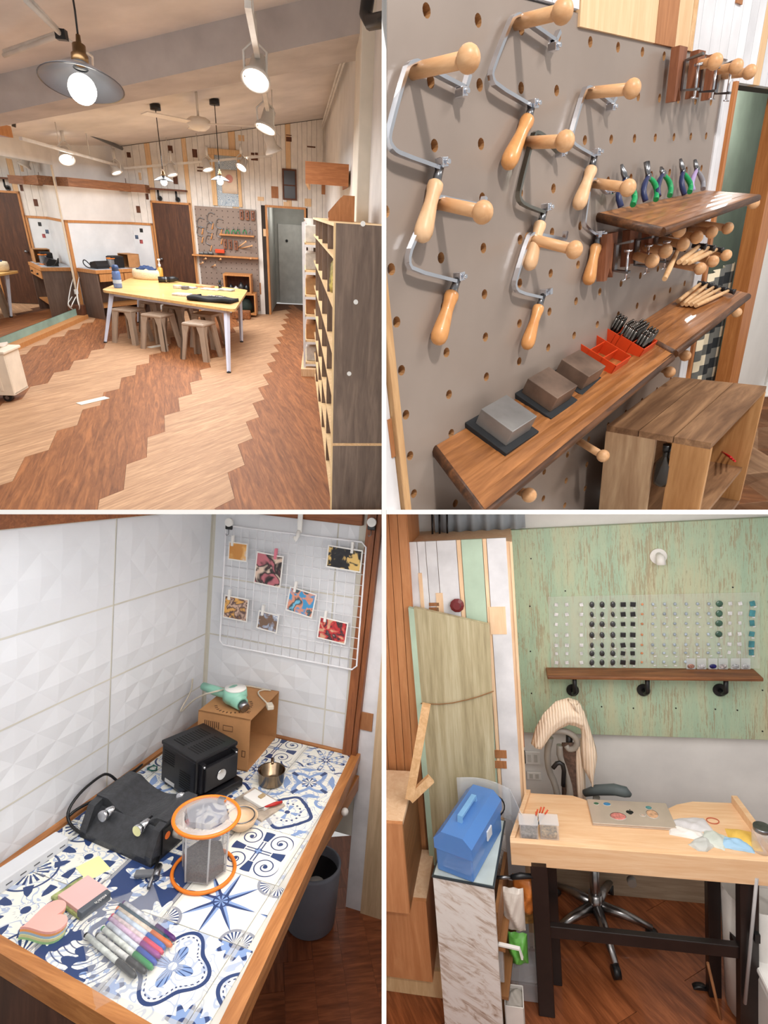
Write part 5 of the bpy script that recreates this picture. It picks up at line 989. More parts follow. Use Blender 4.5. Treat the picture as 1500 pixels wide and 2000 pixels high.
solo(TL, 'wicker_basket', B(0, .36, 0, .2, 0, .16, bev=.02), paint('wicker', (170, 104, 56), .8, .2, 30), 'low wicker basket in front of the lower crate', 'basket', (p.x + .02, YB - .78, 0))
# window with patterned pane, paper sheet, vent panel, pipe shelf
a, b = tl(409, 302, y=YB), tl(474, 408, y=YB)
w1 = struct(TL, 'window_1', B(a.x, a.x + .09, YB - .05, YB, b.z + .03, a.z).box(b.x - .06, b.x, YB - .05, YB, b.z + .03, a.z).box(a.x - .03, b.x + .03, YB - .08, YB, a.z, a.z + .1), wood('raw pine frame', (206, 166, 118), (230, 196, 152), 'z', 3, .6, .04))
def lace(name):
    m, g, b = base(name); v = coords(g, jitter=False); vo = g.new('ShaderNodeTexVoronoi'); g.put(vo.inputs[0], v); vo.inputs['Scale'].default_value = 11; d = S_(g, vo.outputs['Distance'])
    k = ((d * 34.0).sin()).gt(.1); g.put(b.inputs['Base Color'], g.mix(k, lin((142, 160, 178)), lin((196, 206, 212)))); b.inputs['Roughness'].default_value = .5; return m
part(w1, 'pane', B(a.x + .09, b.x - .06, YB - .02, YB - .005, b.z + .03, a.z), lace('blue lace print'))
c = tl(448, 355, y=YB - .03); t = thing(TL, 'paper_sheet', 'cream paper with a pink round print taped over the patterned pane', 'paper', c); part(t, 'sheet', MB().sheet(lambda u, v: (-.15 + .3 * u, .01 * math.sin(u * 5), -.2 + .4 * v), 8, 4, .002), paint('cream paper', (232, 212, 190), .8, .03)); part(t, 'round_print', MB().cyl((0, -.004, .05), (0, -.008, .05), .07, n=20), paint('pink print', (214, 150, 140), .8))
a, b = tl(551, 329, y=YB), tl(580, 392, y=YB); t = thing(TL, 'vent_panel', 'dark glazed vent panel above the doorway', 'vent', (a.x, YB - .03, b.z)); w, h = b.x - a.x, a.z - b.z
part(t, 'frame', B(0, .03, 0, .03, 0, h).box(w - .03, w, 0, .03, 0, h).box(.03, w - .03, 0, .03, 0, .03).box(.03, w - .03, 0, .03, h - .03, h).box(.03, w - .03, 0, .03, h * .46, h * .5), BD); part(t, 'glass', B(.03, w - .03, .012, .02, .03, h - .03), paint('smoked pane', (64, 60, 62), .2))
a, b = tl(290, 370, y=YB), tl(366, 370, y=YB); t = thing(TL, 'pipe_shelf', 'dark board shelf on black pipe brackets above the dark door', 'shelf', (a.x, YB - .01, a.z)); part(t, 'board', B(0, b.x - a.x, -.2, 0, 0, .03), BD)
for xx in (.2, b.x - a.x - .2): part(t, 'pipe_bracket', MB().tube([(xx, -.1, 0), (xx, -.1, -.12), (xx, -.08, -.14), (xx, -.02, -.14)], .018, 8).cyl((xx, -.02, -.14), (xx, .0, -.14), .045, n=14), BLACK)
# ---- pendants
SHD = paint('dark enamel shade', (62, 66, 72), .3, .04, coat=.3); BRS = metal('aged brass', (150, 120, 84), .35)
def pendant(p, r, label, power, topz=None, canopy=True, tilt=0):
    t = thing(TL, 'pendant_lamp', label, 'lamp', p, Matrix.Rotation(tilt, 4, 'X'), 'bulb pendants'); k = r / .22
    part(t, 'shade', MB().lathe([(.045 * k, .10 * k), (.05 * k, .085 * k), (.12 * k, .06 * k), (.22 * k, .0), (.225 * k, -.004 * k), (.215 * k, -.004 * k), (.12 * k, .048 * k), (.04 * k, .075 * k)], 36, cap=False), SHD)
    part(t, 'socket', MB().lathe([(.022 * k, .09 * k), (.045 * k, .10 * k), (.045 * k, .14 * k), (.035 * k, .145 * k), (.035 * k, .19 * k), (.015 * k, .2 * k), (.012 * k, .24 * k)], 18), BRS)
    part(t, 'bulb', MB().ball((0, 0, -.03 * k), .075 * k, 20, 12), glow('bulb glow', (255, 246, 232), 14))
    zc = ceil_z(p.x) - p.z; iv = Matrix.Rotation(-tilt, 3, 'X'); part(t, 'cable', MB().tube([(0, 0, .23 * k), iv @ Vector((0, -math.sin(tilt) * .3 * k, .34 * k)), iv @ Vector((0, -math.sin(tilt) * .3 * k, zc))], .006, 6), BLACK)
    if canopy: part(t, 'ceiling_cup', MB().cyl((0, 0, zc - .07), (0, 0, zc), .07, n=16), BLACK)
    lamp(TL, 'POINT', (p.x, p.y, p.z - .03 * k - .12), power, (1, .94, .86), .05, name='bulb_light')
pendant(tl(160, 163, y=-1.3), .24, 'big dark enamel pendant with glaring bulb hanging close at upper left', 6, canopy=False, tilt=R_(-16)); pendant(tl(320, 353, y=3.6), .13, 'distant small pendant hanging left of the blue window', 6); pendant(tl(430, 352, y=3.8), .13, 'distant small pendant hanging in front of the blue window', 6)
# ---- ceiling fan
p = tl(388, 240, y=3.2); t = thing(TL, 'ceiling_fan', 'white three-bladed ceiling fan over the work table', 'fan', p); FW = paint('fan white', (232, 224, 214), .5, .02)
part(t, 'motor', MB().lathe([(.0001, -.09), (.08, -.085), (.13, -.05), (.15, -.02), (.15, .03), (.1, .06), (.03, .07)], 28), FW); part(t, 'rod', MB().cyl((0, 0, .06), (0, 0, ceil_z(p.x) - p.z), .016, n=10), FW)
for a in (R_(-14), R_(106), R_(226)):
    part(t, 'blade', MB().sheet(lambda u, v: (.16 + .62 * u, (-.06 + .12 * v) * (1 + .25 * u), .0 + .02 * (v - .5)), 6, 2, .012, smooth=False), FW, rot=a)
# ---- light tracks and spots
TRK = paint('track white', (226, 222, 216), .4)
def track(a, b, label, drops=()):
    t = thing(TL, 'light_track', label, 'light track', a); d = b - a; part(t, 'rail', MB().tube([Vector((0, 0, 0)), d], [(.018, .02)] * 2, flat=(0, 0, 1)), TRK)
    for f in drops: q = d * f; part(t, 'drop_rod', MB().cyl(q, q + Vector((0, 0, max(.05, ceil_z(a.x + q.x) - a.z - q.z))), .006, n=6), TRK)
track(tl(484, 8, z=3.05), tl(538, 296, z=2.86), 'long white light track running along the ceiling to the back wall', (.1, .5, .8)); track(tl(40, 270, z=2.6), tl(236, 325, y=6.7), 'white light track along the left wall', (.3, .6, .9)); track(tl(242, 329, y=6.6), tl(532, 304, y=6.6), 'white light track across the back wall', (.3, .5, .8))
def spotlight(p, aim, k, label, on=True, power=8):
    t = thing(TL, 'track_spotlight', label, 'spotlight', p, Vector(aim).to_track_quat('-Z', 'Y').to_matrix(), 'white track spotlights')
    part(t, 'housing', MB().lathe([(.03 * k, .16 * k), (.055 * k, .14 * k), (.06 * k, .04 * k), (.095 * k, .0), (.1 * k, -.02 * k), (.088 * k, -.02 * k), (.08 * k, .01 * k)], 24, cap=False), TRK); part(t, 'lens', MB().lathe([(.085 * k, -.005 * k), (.0001, -.015 * k)], 20, cap=False), glow('spot glow', (255, 246, 234), 16) if on else glow('weak spot glow', (255, 244, 230), 2.5))
    up = Vector((0, 0, 1)) * .2 * k; inv = Vector(aim).to_track_quat('-Z', 'Y').to_matrix().transposed()
    part(t, 'yoke', MB().tube([inv @ Vector((-.07 * k, 0, 0)), inv @ Vector((-.075 * k, 0, .14 * k)), inv @ Vector((0, 0, .2 * k)), inv @ Vector((.075 * k, 0, .14 * k)), inv @ Vector((.07 * k, 0, 0))], .009 * k, 6), TRK); part(t, 'stem', MB().cyl(inv @ Vector((0, 0, .19 * k)), inv @ Vector((0, 0, .33 * k)), .022 * k, n=8), TRK)
    if on: lamp(TL, 'SPOT', p + Vector(aim).normalized() * .06, power, (1, .93, .84), .06, to=p + Vector(aim), spot=110, name='spot_light')
spotlight(tl(500, 153, z=2.88), (-.15, -.55, -.8), 1.15, 'big white track spotlight shining near the ceiling centre', True, 10)
for u, v, y_, aim, k, lab, on in ((519, 248, 1.6, (-.3, -.3, -1), 1.2, 'second white spotlight along the long track', True), (534, 294, 3.2, (.35, .2, -1), 1.2, 'third white spotlight, dimmer, along the long track', False), (130, 310, 4.6, (.3, -.6, -.8), 1.2, 'white spotlight above the mirror', True), (228, 336, 6.4, (.4, -.2, -1), 1.1, 'white spotlight at the back left corner', False), (337, 340, 6.5, (.3, -.2, -1), 1.1, 'white spotlight right of the left pendant', False), (406, 330, 6.5, (.3, -.3, -1), 1.1, 'white spotlight left of the blue window', False), (472, 326, 6.5, (-.4, -.5, -.8), 1.1, 'white spotlight right of the blue window', True)):
    spotlight(tl(u, v, y=y_), aim, k, lab, on, 6)
# ---- conduits and black pipe
t = thing(TL, 'conduit', 'pale twin conduit running along the top of the right wall', 'conduit', (0, 0, 0)); part(t, 'tube', MB().tube([(2.13, .8, 3.5), (2.05, 2.0, 3.58), (2.0, 2.9, 3.55), (1.83, 6.8, 3.5), (1.83, 6.82, 2.9)], .018, 8), TRK); part(t, 'tube', MB().tube([(2.14, .8, 3.44), (2.06, 2.0, 3.52), (2.01, 2.9, 3.49), (1.84, 6.8, 3.44)], .014, 8), TRK)
t = thing(TL, 'conduit', 'pale conduits crossing the ceiling at upper left to a junction box', 'conduit', (0, 0, 0)); J = tl(120, 68, z=3.02); part(t, 'tube', MB().tube([tl(8, 108, z=2.98), J, tl(50, 0, z=3.1)], .018, 8), TRK); part(t, 'tube', MB().tube([tl(8, 100, z=3.0), tl(118, 62, z=3.04), tl(60, 0, z=3.12)], .014, 8), TRK); part(t, 'junction_box', B(-.035, .035, -.03, .03, -.03, .03, M=Matrix.Translation(J)), BLACK)
part(t, 'tube', MB().tube([J, tl(180, 110, z=3.0), tl(183, 160, y=1.2)], .01, 6), TRK)
t = thing(TL, 'conduit', 'dark pipe dropping from the ceiling at the left edge above the mirror', 'conduit', (0, 0, 0)); part(t, 'tube', MB().tube([tl(26, 130, y=3.4), tl(27, 248, y=3.4)], .026, 8), SHD); part(t, 'ceiling_tube', MB().tube([tl(118, 236, y=4.4), tl(238, 290, y=6.8)], .03, 8), SHD)
t = thing(TL, 'black_pipe', 'bent black pipe at the top right corner', 'pipe', (0, 0, 0)); part(t, 'pipe', MB().tube(smooth_path([tl(722, -30, y=-1.0), tl(712, 46, y=-1.0), tl(760, 36, y=-1.3)], 1), .045, 12), BLACK)
# ---- brown cubby cabinet at the right, ladder rack, wall hood
CBN = wood('grey brown laminate', (96, 80, 70), (136, 116, 102), 'z', 1.6, .5, .02, 10); BIR = wood('pale birch board', (222, 186, 136), (242, 212, 166), 'z', 3, .5, .03, 8)
t = thing(TL, 'cubby_cabinet', 'tall grey brown cubby cabinet seen from its end at the right edge', 'cabinet', (1.885, -2.1, 0), R_(2.4)); Hc = 1.955; Dc = .62; Lc = 4.4
part(t, 'end_panel', B(0, Dc, 0, .03, .55, Hc), CBN); part(t, 'end_panel', B(0, Dc, 0, .03, 0, .53), CBN); part(t, 'edge_strip', B(-.004, Dc, -.002, .03, .53, .55), PALEWOOD)
for zz in (0.02, .28, .55, .85, 1.15, 1.45, 1.75, Hc - .02): part(t, 'shelf_board', B(-.003 - .018 * 0, Dc - .02, .03, Lc, zz, zz + .02), BIR)
for i in range(1, 6): part(t, 'divider', B(.0, Dc - .02, Lc * i / 5 - .012, Lc * i / 5 + .012, .02, Hc - .02), CBN)
part(t, 'front_edge', B(-.012, .0, 0, .03, 0, Hc), BIR); part(t, 'back_panel', B(Dc - .02, Dc, .03, Lc, 0, Hc), CBN)
for u, v in ((709, 437), (695, 590), (682, 730)): q = tl(u, v, y=-2.1); part(t, 'screw_cap', MB().cyl((q.x - 1.885, -.004, q.z), (q.x - 1.885, .0, q.z), .015, n=12), WHITE)
p = (1.97, -1.25, 1.471); t = thing(TL, 'printed_bag', 'yellow and green printed bag standing in the cubby cabinet', 'bag', p); part(t, 'bag', MB().lathe([(.0001, 0), (.1, 0), (.11, .05), (.1, .2), (.05, .26)], 12), paint('yellow print', (226, 206, 110), .5, .3, 18))
t = thing(TL, 'cloth_roll', 'navy dotted cloth standing beside the printed bag', 'cloth', (1.98, -1.05, 1.471)); part(t, 'cloth', MB().lathe([(.0001, 0), (.07, 0), (.08, .12), (.05, .24), (.0001, .25)], 12), paint('navy dots', (36, 46, 78), .8, .4, 60))
for i, (yy, zz, c, lab) in enumerate(((-.3, .87, (226, 226, 222), 'white jar in a middle cubby'), (.4, .57, (206, 216, 208), 'pale green dish in a low cubby'), (-1.2, .57, (200, 214, 206), 'mint round box low in the nearest cubby'), (1.2, .87, (190, 196, 200), 'clear box in the cubby by the ladder'), (-1.1, .30, (196, 212, 206), 'pale jar in the lowest near cubby'))): solo(TL, 'cubby_jar', MB().lathe([(.0001, 0), (.08, 0), (.085, .02), (.085, .12), (.07, .14), (.0001, .145)], 16), paint('cubby jar %d' % i, c, .4, .05), lab, 'jar', (2.02, -1.6 + 1.6 + yy, zz + .001))
t = thing(TL, 'letter_rack', 'stepped brown wooden organiser on top of the cubby cabinet', 'organiser', (1.86, -.9, Hc + .001)); part(t, 'side_panel', MB().slab([(0, 0, 0), (.2, 0, 0), (.2, 0, .18), (.11, 0, .18), (0, 0, .06)], (0, .02, 0)), BM); part(t, 'end_panel', MB().slab([(0, .6, 0), (.2, .6, 0), (.2, .6, .18), (.11, .6, .18), (0, .6, .06)], (0, .02, 0)), BM); part(t, 'shelf_board', B(0, .2, .02, .6, 0, .02), BM); part(t, 'back_board', B(.18, .2, .02, .6, .02, .18), BM)
t = thing(TL, 'ladder_rack', 'white metal ladder rack with wooden shelves standing by the cabinet', 'rack', (1.58, 1.9, 0)); wl = paint('rack white', (232, 232, 234), .4)
for yy in (0, .9): 
    for xx in (0, .24): part(t, 'upright', B(xx - .015, xx + .015, yy - .015, yy + .015, 0, 1.9), wl)
for i, zz in enumerate((.12, .42, .75, 1.0, 1.3, 1.62)): part(t, 'rung', B(0, .24, -.012, .012, zz, zz + .03), wl); part(t, 'shelf_board', B(-.01, .26, .0, .9, zz + .03, zz + .05), BIR)
part(t, 'base_board', B(-.05, .4, -.1, 1.0, 0, .1), BT)
for i, (zz, c, lab) in enumerate(((.17, (236, 232, 226), 'white box on the bottom rack shelf'), (.47, (196, 140, 90), 'stack of wooden trays on the lower rack shelf'), (.80, (184, 128, 80), 'wooden organiser blocks on the middle rack shelf'), (1.05, (206, 160, 110), 'gridded wooden tray on the rack'), (1.35, (222, 216, 206), 'pile of parts on the upper rack shelf'), (1.67, (226, 222, 214), 'white cloth on the top rack shelf'))): solo(TL, 'storage_box', B(0, .2, 0, .5, 0, .2, bev=.01), paint('rack box %d' % i, c, .6, .1, 9), lab, 'box', (1.60, 2.0, zz + .001))
t = thing(TL, 'wall_hood', 'pale and brown wooden box shelf jutting from the right wall', 'shelf', (1.62, 1.6, 2.30)); part(t, 'front_board', B(0, .5, 0, .03, .0, .22), wood('orange brown board', (140, 84, 46), (176, 114, 68), 'x', 3, .5, .03)); part(t, 'side_board', B(0, .03, .03, 1.8, 0, .22), BT); part(t, 'underside', B(.03, .5, .03, 1.8, .15, .17), paint('hood white', (236, 226, 212), .6)); part(t, 'wall_board', B(.47, .5, .03, 1.8, .0, .15), MATS['orange brown board'])
t = thing(TL, 'floor_lamp', 'white cone uplighter lamp between the doorway and the rack', 'lamp', (1.68, 6.0, 0)); part(t, 'pole', MB().cyl((0, 0, .02), (0, 0, 1.6), .014, n=8), WHITE); part(t, 'cone_shade', MB().lathe([(.02, 1.58), (.2, 1.92), (.19, 1.92), (.015, 1.6)], 20, cap=False), paint('lamp cone', (240, 236, 226), .5)); part(t, 'base', MB().lathe([(.14, 0), (.14, .02), (.0001, .03)], 20), WHITE)
# ---- rolling crate at the left edge and the tags on the floor
p = tl(34, 786, z=0); t = thing(TL, 'rolling_crate', 'cream plastic crate on castors at the left edge', 'crate', p); CRP = paint('cream crate plastic', (238, 224, 204), .45, .03); Hh = .52
part(t, 'side_wall', B(-.9, -.0, -.02, .0, .08, Hh, bev=.006), CRP); part(t, 'end_wall', B(-.03, .0, 0, .3, .08, Hh, bev=.006), CRP); part(t, 'floor_panel', B(-.9, 0, 0, .3, .08, .1), CRP); part(t, 'lid', B(-.92, .02, -.04, .32, Hh, Hh + .03, bev=.008), CRP)
part(t, 'hand_slot', B(-.36, -.14, -.026, -.018, .38, .45), BLACK)
for i in range(5): part(t, 'rib', B(-.40 + i * .07, -.37 + i * .07, -.03, -.018, .13, .33, bev=.004), CRP)
cs = part(t, 'castor', MB().cyl((-.1, .02, .045), (-.1, .07, .045), .045, n=18), BLACK); part(cs, 'hub', MB().cyl((-.1, .014, .045), (-.1, .022, .045), .02, n=14), STEEL)
solo(TL, 'folded_cloth', MB().sheet(lambda u, v: (-.7 + .62 * u, .02 + .25 * v, .03 + .22 * (1 - u) * math.sin(3.1 * min(1, v + .1)) + .02 * math.sin(7 * u + 6 * v)), 12, 10, .02), paint('cream blanket', (226, 212, 196), .95, .05, 10), 'cream folded blanket lying on the rolling crate', 'blanket', p + Vector((0, 0, Hh + .03)))
for u, v, lab in ((182, 783, 'white card strip lying on the light floor band'), (309, 676, 'white card strip lying on the floor under the stools')):
    q = tl(u, v, z=.001); solo(TL, 'card_strip', B(-.05, .05, -.17, .17, 0, .006, bev=.002), paint('white card', (236, 234, 222), .6, .01), lab, 'card', q, R_(-38))
# ================================================================== OFFICE CORNER (lower right)
def br(u, v, **k): return BR.at(u, v, **k)
# ---- boarded box column and its planks
PIN_ = wood('pale peach board', (226, 186, 146), (242, 212, 178), 'z', 3, .6, .03, 8)
YC = 1.95; wl_ = struct(BR, 'wall_boxed_column', B(-.82, -.212, YC + .012, ZB + .02, FZ, 2.12), PIN_)
zt_ = 2.14; MNT = paint('mint painted board', (190, 214, 192), .55, .05, 5); PIN_ = wood('pale peach board', (226, 186, 146), (242, 212, 178), 'z', 3, .6, .03, 8)
cols = [(793, 814, TW), (814, 830, TW), (830, 852, TW), (852, 891, TW), (891, 900, PIN_), (900, 942, MNT), (942, 950, PIN_), (950, 989, TW)]
for u0, u1, m in cols:
    a, b = br(u0, 1056, y=YC).x, br(u1, 1056, y=YC).x; part(wl_, 'board', B(a + .0015, b - .0015, YC - .002, YC + .012, FZ, zt_), m)
part(wl_, 'side_board', B(-.212, -.20, YC, ZB, FZ, 2.12), PIN_)
for (u0, v0, u1, v1, m) in ((817, 1119, 830, 1195, PIN_), (851, 1158, 868, 1205, PIN_), (838, 1177, 858, 1183, BM), (838, 1186, 858, 1200, BM), (955, 1185, 990, 1238, PIN_), (966, 1464, 990, 1480, BM), (966, 1485, 990, 1500, BM)):
    a, b = br(u0, v0, y=YC), br(u1, v1, y=YC); part(wl_, 'accent_block', B(a.x, b.x, YC - .006, YC - .001, b.z, a.z), m)
for z0, z1 in ((1.15, 1.22), (1.03, 1.13)): part(wl_, 'accent_block', B(-.2, -.196, YC + .02, YC + .2, z0, z1), BM)
ORW = wood('orange beech cladding', (186, 122, 76), (212, 152, 104), 'z', 2, .45, .03, 10)
pl_ = struct(BR, 'wall_clad_pillar', MB().hexa([(-1.5, 1.93, FZ), (-.755, 1.93, FZ), (-.755, 2.3, FZ), (-1.5, 2.3, FZ), (-1.5, 1.93, 2.4), (-.705, 1.93, 2.4), (-.705, 2.3, 2.4), (-1.5, 2.3, 2.4)]), ORW)
for i in range(7): x_ = -.80 - i * .045; part(pl_, 'clad_board', MB().hexa([(x_, 1.91, FZ), (x_ + .042, 1.91, FZ), (x_ + .042, 1.93, FZ), (x_, 1.93, FZ), (x_ + .05, 1.91, 2.4), (x_ + .092, 1.91, 2.4), (x_ + .092, 1.93, 2.4), (x_ + .05, 1.93, 2.4)]), ORW)
struct(BR, 'wall_left_rear', B(-1.7, -.8, 2.3, 2.36, FZ, 2.7), paint('pale grey rear wall', (206, 208, 208), .7, .03))
o = br(893, 1181, y=YC - .012); t = thing(BR, 'valve_wheel', 'dark red valve wheel knob on the white boarded column', 'valve', o); part(t, 'wheel', MB().lathe([(.012, -.03), (.034, -.026), (.036, -.014), (.02, -.006)], 10, ax=(0, -1, 0), c=(0, -.03, 0), smooth=False), paint('dark red enamel', (120, 34, 40), .4)); part(t, 'stem', MB().cyl((.008, .012, 0), (.0, -.02, 0), .026, .02, 16), SHD); part(t, 'centre_cap', MB().cyl((0, -.004, 0), (0, -.002, 0), .012, n=14), WHITE)
# ---- ceiling curtain strips and cables
t = thing(BR, 'grey_curtain', 'grey vertical strip curtain with dark cords above the boarded column', 'curtain', (0, 0, 0))
part(t, 'curtain', MB().sheet(lambda u, v: (-.62 + .5 * u, 2.32 + .02 * math.sin(u * 40), 2.12 + .5 * v), 40, 2, .004), paint('grey curtain', (168, 176, 184), .8, .05, 8))
for i, u in enumerate((844, 858, 873)): part(t, 'cord', MB().cyl(br(u, 1003, y=2.28), br(u + 1, 1056, y=2.28), .006, n=6), BLACK)
# ---- leaning board
yl = 1.88; q = [br(808, 1187, y=yl), br(956, 1221, y=yl), br(972, 1640, y=yl - .03), br(850, 1690, y=yl - .03)]
def olive(name):
    m, g, b = base(name); v = coords(g, jitter=False); n1 = noise(g, v, 2.0, 5, .4, (14, 14, .7)); n2 = noise(g, v, 9, 4, .2, (18, 18, 1)); g.put(b.inputs['Base Color'], ramp(g, n1 * .7 + n2 * .3, [(.3, (148, 136, 104)), (.5, (180, 168, 134)), (.68, (202, 194, 164))])); b.inputs['Roughness'].default_value = .6; MATS[name] = m; return m
t = thing(BR, 'leaning_board', 'tall olive beige stained board leaning in front of the white column', 'board', q[3]); o = q[3]
part(t, 'board', MB().slab([p - o for p in q], (0, .03, 0)), olive('olive stain')); part(t, 'mint_edge', MB().slab([p - o + Vector((-.028, -.001, 0)) for p in (q[0], q[0] + Vector((.028, 0, -.008)), q[3] + Vector((.028, 0, 0)), q[3])], (0, .031, 0)), MNT)
part(t, 'string', MB().tube(smooth_path([br(822, 1374, y=yl - .015) - o, br(870, 1376, y=yl - .02) - o, br(925, 1364, y=yl - .02) - o, br(964, 1350, y=yl - .015) - o], 1), .003, 6), paint('brown twine', (150, 110, 70), .8))
# ---- marble cabinet with open right side
def marble(name):
    m, g, b = base(name); v = coords(g, jitter=False); mp = g.new('ShaderNodeMapping'); g.put(mp.inputs[0], v); mp.inputs['Rotation'].default_value = (0, R_(-28), 0); n = noise(g, mp.outputs[0], 5, 8, 1.5, (1, 1, 4.2), .68); g.put(b.inputs['Base Color'], ramp(g, n, [(.34, (168, 146, 130)), (.43, (212, 198, 188)), (.5, (232, 226, 222)), (.75, (238, 234, 230))])); b.inputs['Roughness'].default_value = .35; MATS[name] = m; return m
MB_ = marble('marble laminate'); SHB = wood('brown shelf board', (120, 80, 46), (158, 110, 70), 'y', 3, .5, .04)
t = thing(BR, 'marble_cabinet', 'narrow marble laminate cabinet with open shelves on its right side', 'cabinet', (-.632, 1.43, FZ), R_(-7)); Wc, Dc_, Hc_ = .268, .42, .72 - FZ
part(t, 'front_panel', B(0, Wc, 0, .018, 0, Hc_), MB_); part(t, 'back_panel', B(0, Wc, Dc_ - .018, Dc_, 0, Hc_), MB_); part(t, 'side_panel', B(0, .018, .018, Dc_ - .018, 0, Hc_), MB_); part(t, 'top_panel', B(-.004, Wc + .004, -.004, Dc_, Hc_ - .002, Hc_ + .006), paint('dark glass rim', (54, 62, 66), .3)); part(t, 'top_inlay', B(.004, Wc - .004, .004, Dc_ - .008, Hc_ + .006, Hc_ + .009), paint('pale grey green top', (196, 208, 206), .3))
for zz in (.02, .28, .52): part(t, 'shelf_board', B(.018, Wc + .03, .02, Dc_ - .018, zz, zz + .016), SHB)
part(t, 'drawer_face', B(Wc - .01, Wc + .006, .03, Dc_ - .03, .56, .70), SHB); part(t, 'white_bracket', MB().tube([(Wc, .03, .545), (Wc + .09, .03, .545), (Wc + .10, .03, .50)], [(.008, .004)] * 3, flat=(0, 1, 0)), WHITE)
def cabz(u, v, x=-.35): return br(u, v, x=x)
o = br(990, 1716, y=1.58); t = thing(BR, 'hand_tool', 'black handled tool poking out of the cabinet side', 'tool', o); part(t, 'shaft', MB().cyl((-.05, 0, 0), (.02, .01, 0), .008, n=8), STEEL); part(t, 'handle', MB().tube([(.02, .01, 0), (.06, .02, .002), (.12, .03, -.002)], [.011, .015, .01], 10), BLACK)
def crumple(w, d, h, sd, amp=.25): 
    r = random.Random(sd); ph = [r.uniform(0, 6) for _ in range(6)]
    return MB().sheet(lambda u, v: (w * (u - .5), d * (v - .5), h * (math.sin(math.pi * u) * math.sin(math.pi * v)) ** .5 * (1 + amp * math.sin(9 * u + ph[0]) * math.sin(7 * v + ph[1])) + amp * .3 * h * math.sin(15 * u + ph[2]) * math.sin(13 * v + ph[3])), 18, 14, .001, smooth=False)
UPR = Matrix.Rotation(R_(90), 4, 'X')
solo(BR, 'orange_bag', crumple(.13, .2, .05, 2), paint('orange plastic', (224, 132, 60), .4, .1, 12), 'orange printed plastic bag hanging at the cabinet side', 'bag', br(1030, 1745, y=1.66), UPR)
solo(BR, 'white_bag', crumple(.1, .22, .04, 4), clear('milky plastic', (236, 226, 216), .3, .75), 'milky plastic bag at the cabinet side below the black tool', 'bag', br(1003, 1775, y=1.60), UPR)
solo(BR, 'green_bag', crumple(.09, .16, .05, 3), paint('green plastic', (120, 204, 90), .35, .12, 12), 'bright green crumpled plastic bag by the cabinet', 'bag', br(1012, 1850, y=1.64), UPR)
solo(BR, 'paper_packet', B(-.05, .05, -.004, .004, -.13, .13), paint('tan printed packet', (214, 160, 90), .5, .2, 30), 'tan printed paper packet behind the orange bag', 'packet', br(1043, 1755, y=1.72), R_(12))
t = thing(BR, 'clear_bin', 'clear stacking box on the floor beside the marble cabinet', 'box', (-.33, 1.66, FZ)); CLR = clear('clear box plastic', (232, 234, 238), .12, .28); part(t, 'box_layer', B(0, .13, 0, .18, 0, .1, bev=.006), CLR); part(t, 'box_layer', B(0, .13, 0, .18, .105, .21, bev=.006), CLR)
t = thing(BR, 'paper_bag', 'white paper bag standing at the foot of the marble cabinet', 'bag', (-.355, 1.44, FZ)); PB = paint('white kraft', (236, 230, 224), .7, .04); part(t, 'bag_wall', B(0, .085, 0, .004, 0, .22).box(0, .085, .1, .104, 0, .22).box(0, .004, 0, .104, 0, .22).box(.081, .085, 0, .104, 0, .22), PB); part(t, 'inner_liner', crumple(.08, .09, .03, 6), paint('grey liner', (180, 172, 164), .6), loc=(.043, .052, .2))
t = thing(BR, 'organizer_box', 'flat clear compartment box standing inside the lower cabinet', 'box', br(978, 1865, y=1.52)); part(t, 'case', B(-.01, .012, -.05, .05, -.09, .09, bev=.004), CLR)
# ---- blue toolbox
BLU = clear('translucent blue plastic', (96, 150, 224), .25, .66); o = Vector((-.615, 1.46, .73)); t = thing(BR, 'toolbox', 'translucent blue plastic toolbox on the marble cabinet', 'toolbox', o, R_(-20)); w, d, h = .175, .36, .20
part(t, 'tub', B(0, w, 0, d, 0, h * .55, bev=.008), BLU); lid = part(t, 'lid', MB().slab([(-.004, -.004, h * .55), (w + .004, -.004, h * .55), (w + .004, -.004, h * .8), (w * .8, -.004, h), (w * .2, -.004, h), (-.004, -.004, h * .8)], (0, d + .008, 0)), BLU)
part(lid, 'handle', MB().tube([(w * .5, d * .25, h), (w * .5, d * .25, h + .025), (w * .5, d * .7, h + .025), (w * .5, d * .7, h)], [(.012, .006)] * 4, flat=(1, 0, 0)), paint('light blue handle', (130, 186, 236), .4)); part(t, 'clasp', B(w + .002, w + .010, d * .45, d * .6, h * .42, h * .66, bev=.003), clear('clear clasp', (226, 232, 240), .2, .8))
part(t, 'paper_inside', B(.02, w - .02, .02, d * .5, .01, .03), paint('printed sheet', (226, 224, 236), .7, .15, 40)); part(t, 'pink_inside', MB().ball((.09, .08, .06), .05, sc=(1, .6, .5)), paint('pink packet', (226, 150, 170), .5))
o = Vector((-.42, 1.8, .735)); t = thing(BR, 'clear_folder', 'clear plastic folder with coiled wires behind the toolbox', 'folder', o); part(t, 'sheet', MB().sheet(lambda u, v: (-.12 + .26 * u, .0 + .04 * math.sin(3 * u), .0 + .22 * v - .05 * u * v), 8, 4, .001), clear('clear sheet', (232, 238, 244), .05, .3)); part(t, 'side_sheet', MB().slab([(.14, 0, 0), (.2, -.12, 0), (.2, -.12, .1), (.14, 0, .17)], (.002, 0, 0)), clear('clear sheet', alpha=.3))
part(t, 'wire_coil', MB().tube([(.05 + .06 * math.cos(a * .3), -.03 + .004 * math.sin(a), .10 + .06 * math.sin(a * .3)) for a in range(42)], .003, 6), BLACK); part(t, 'wire_coil', MB().tube([(-.04 + .065 * math.cos(a * .3), -.05, .06 + .05 * math.sin(a * .3)) for a in range(22)], .003, 6), BLACK)
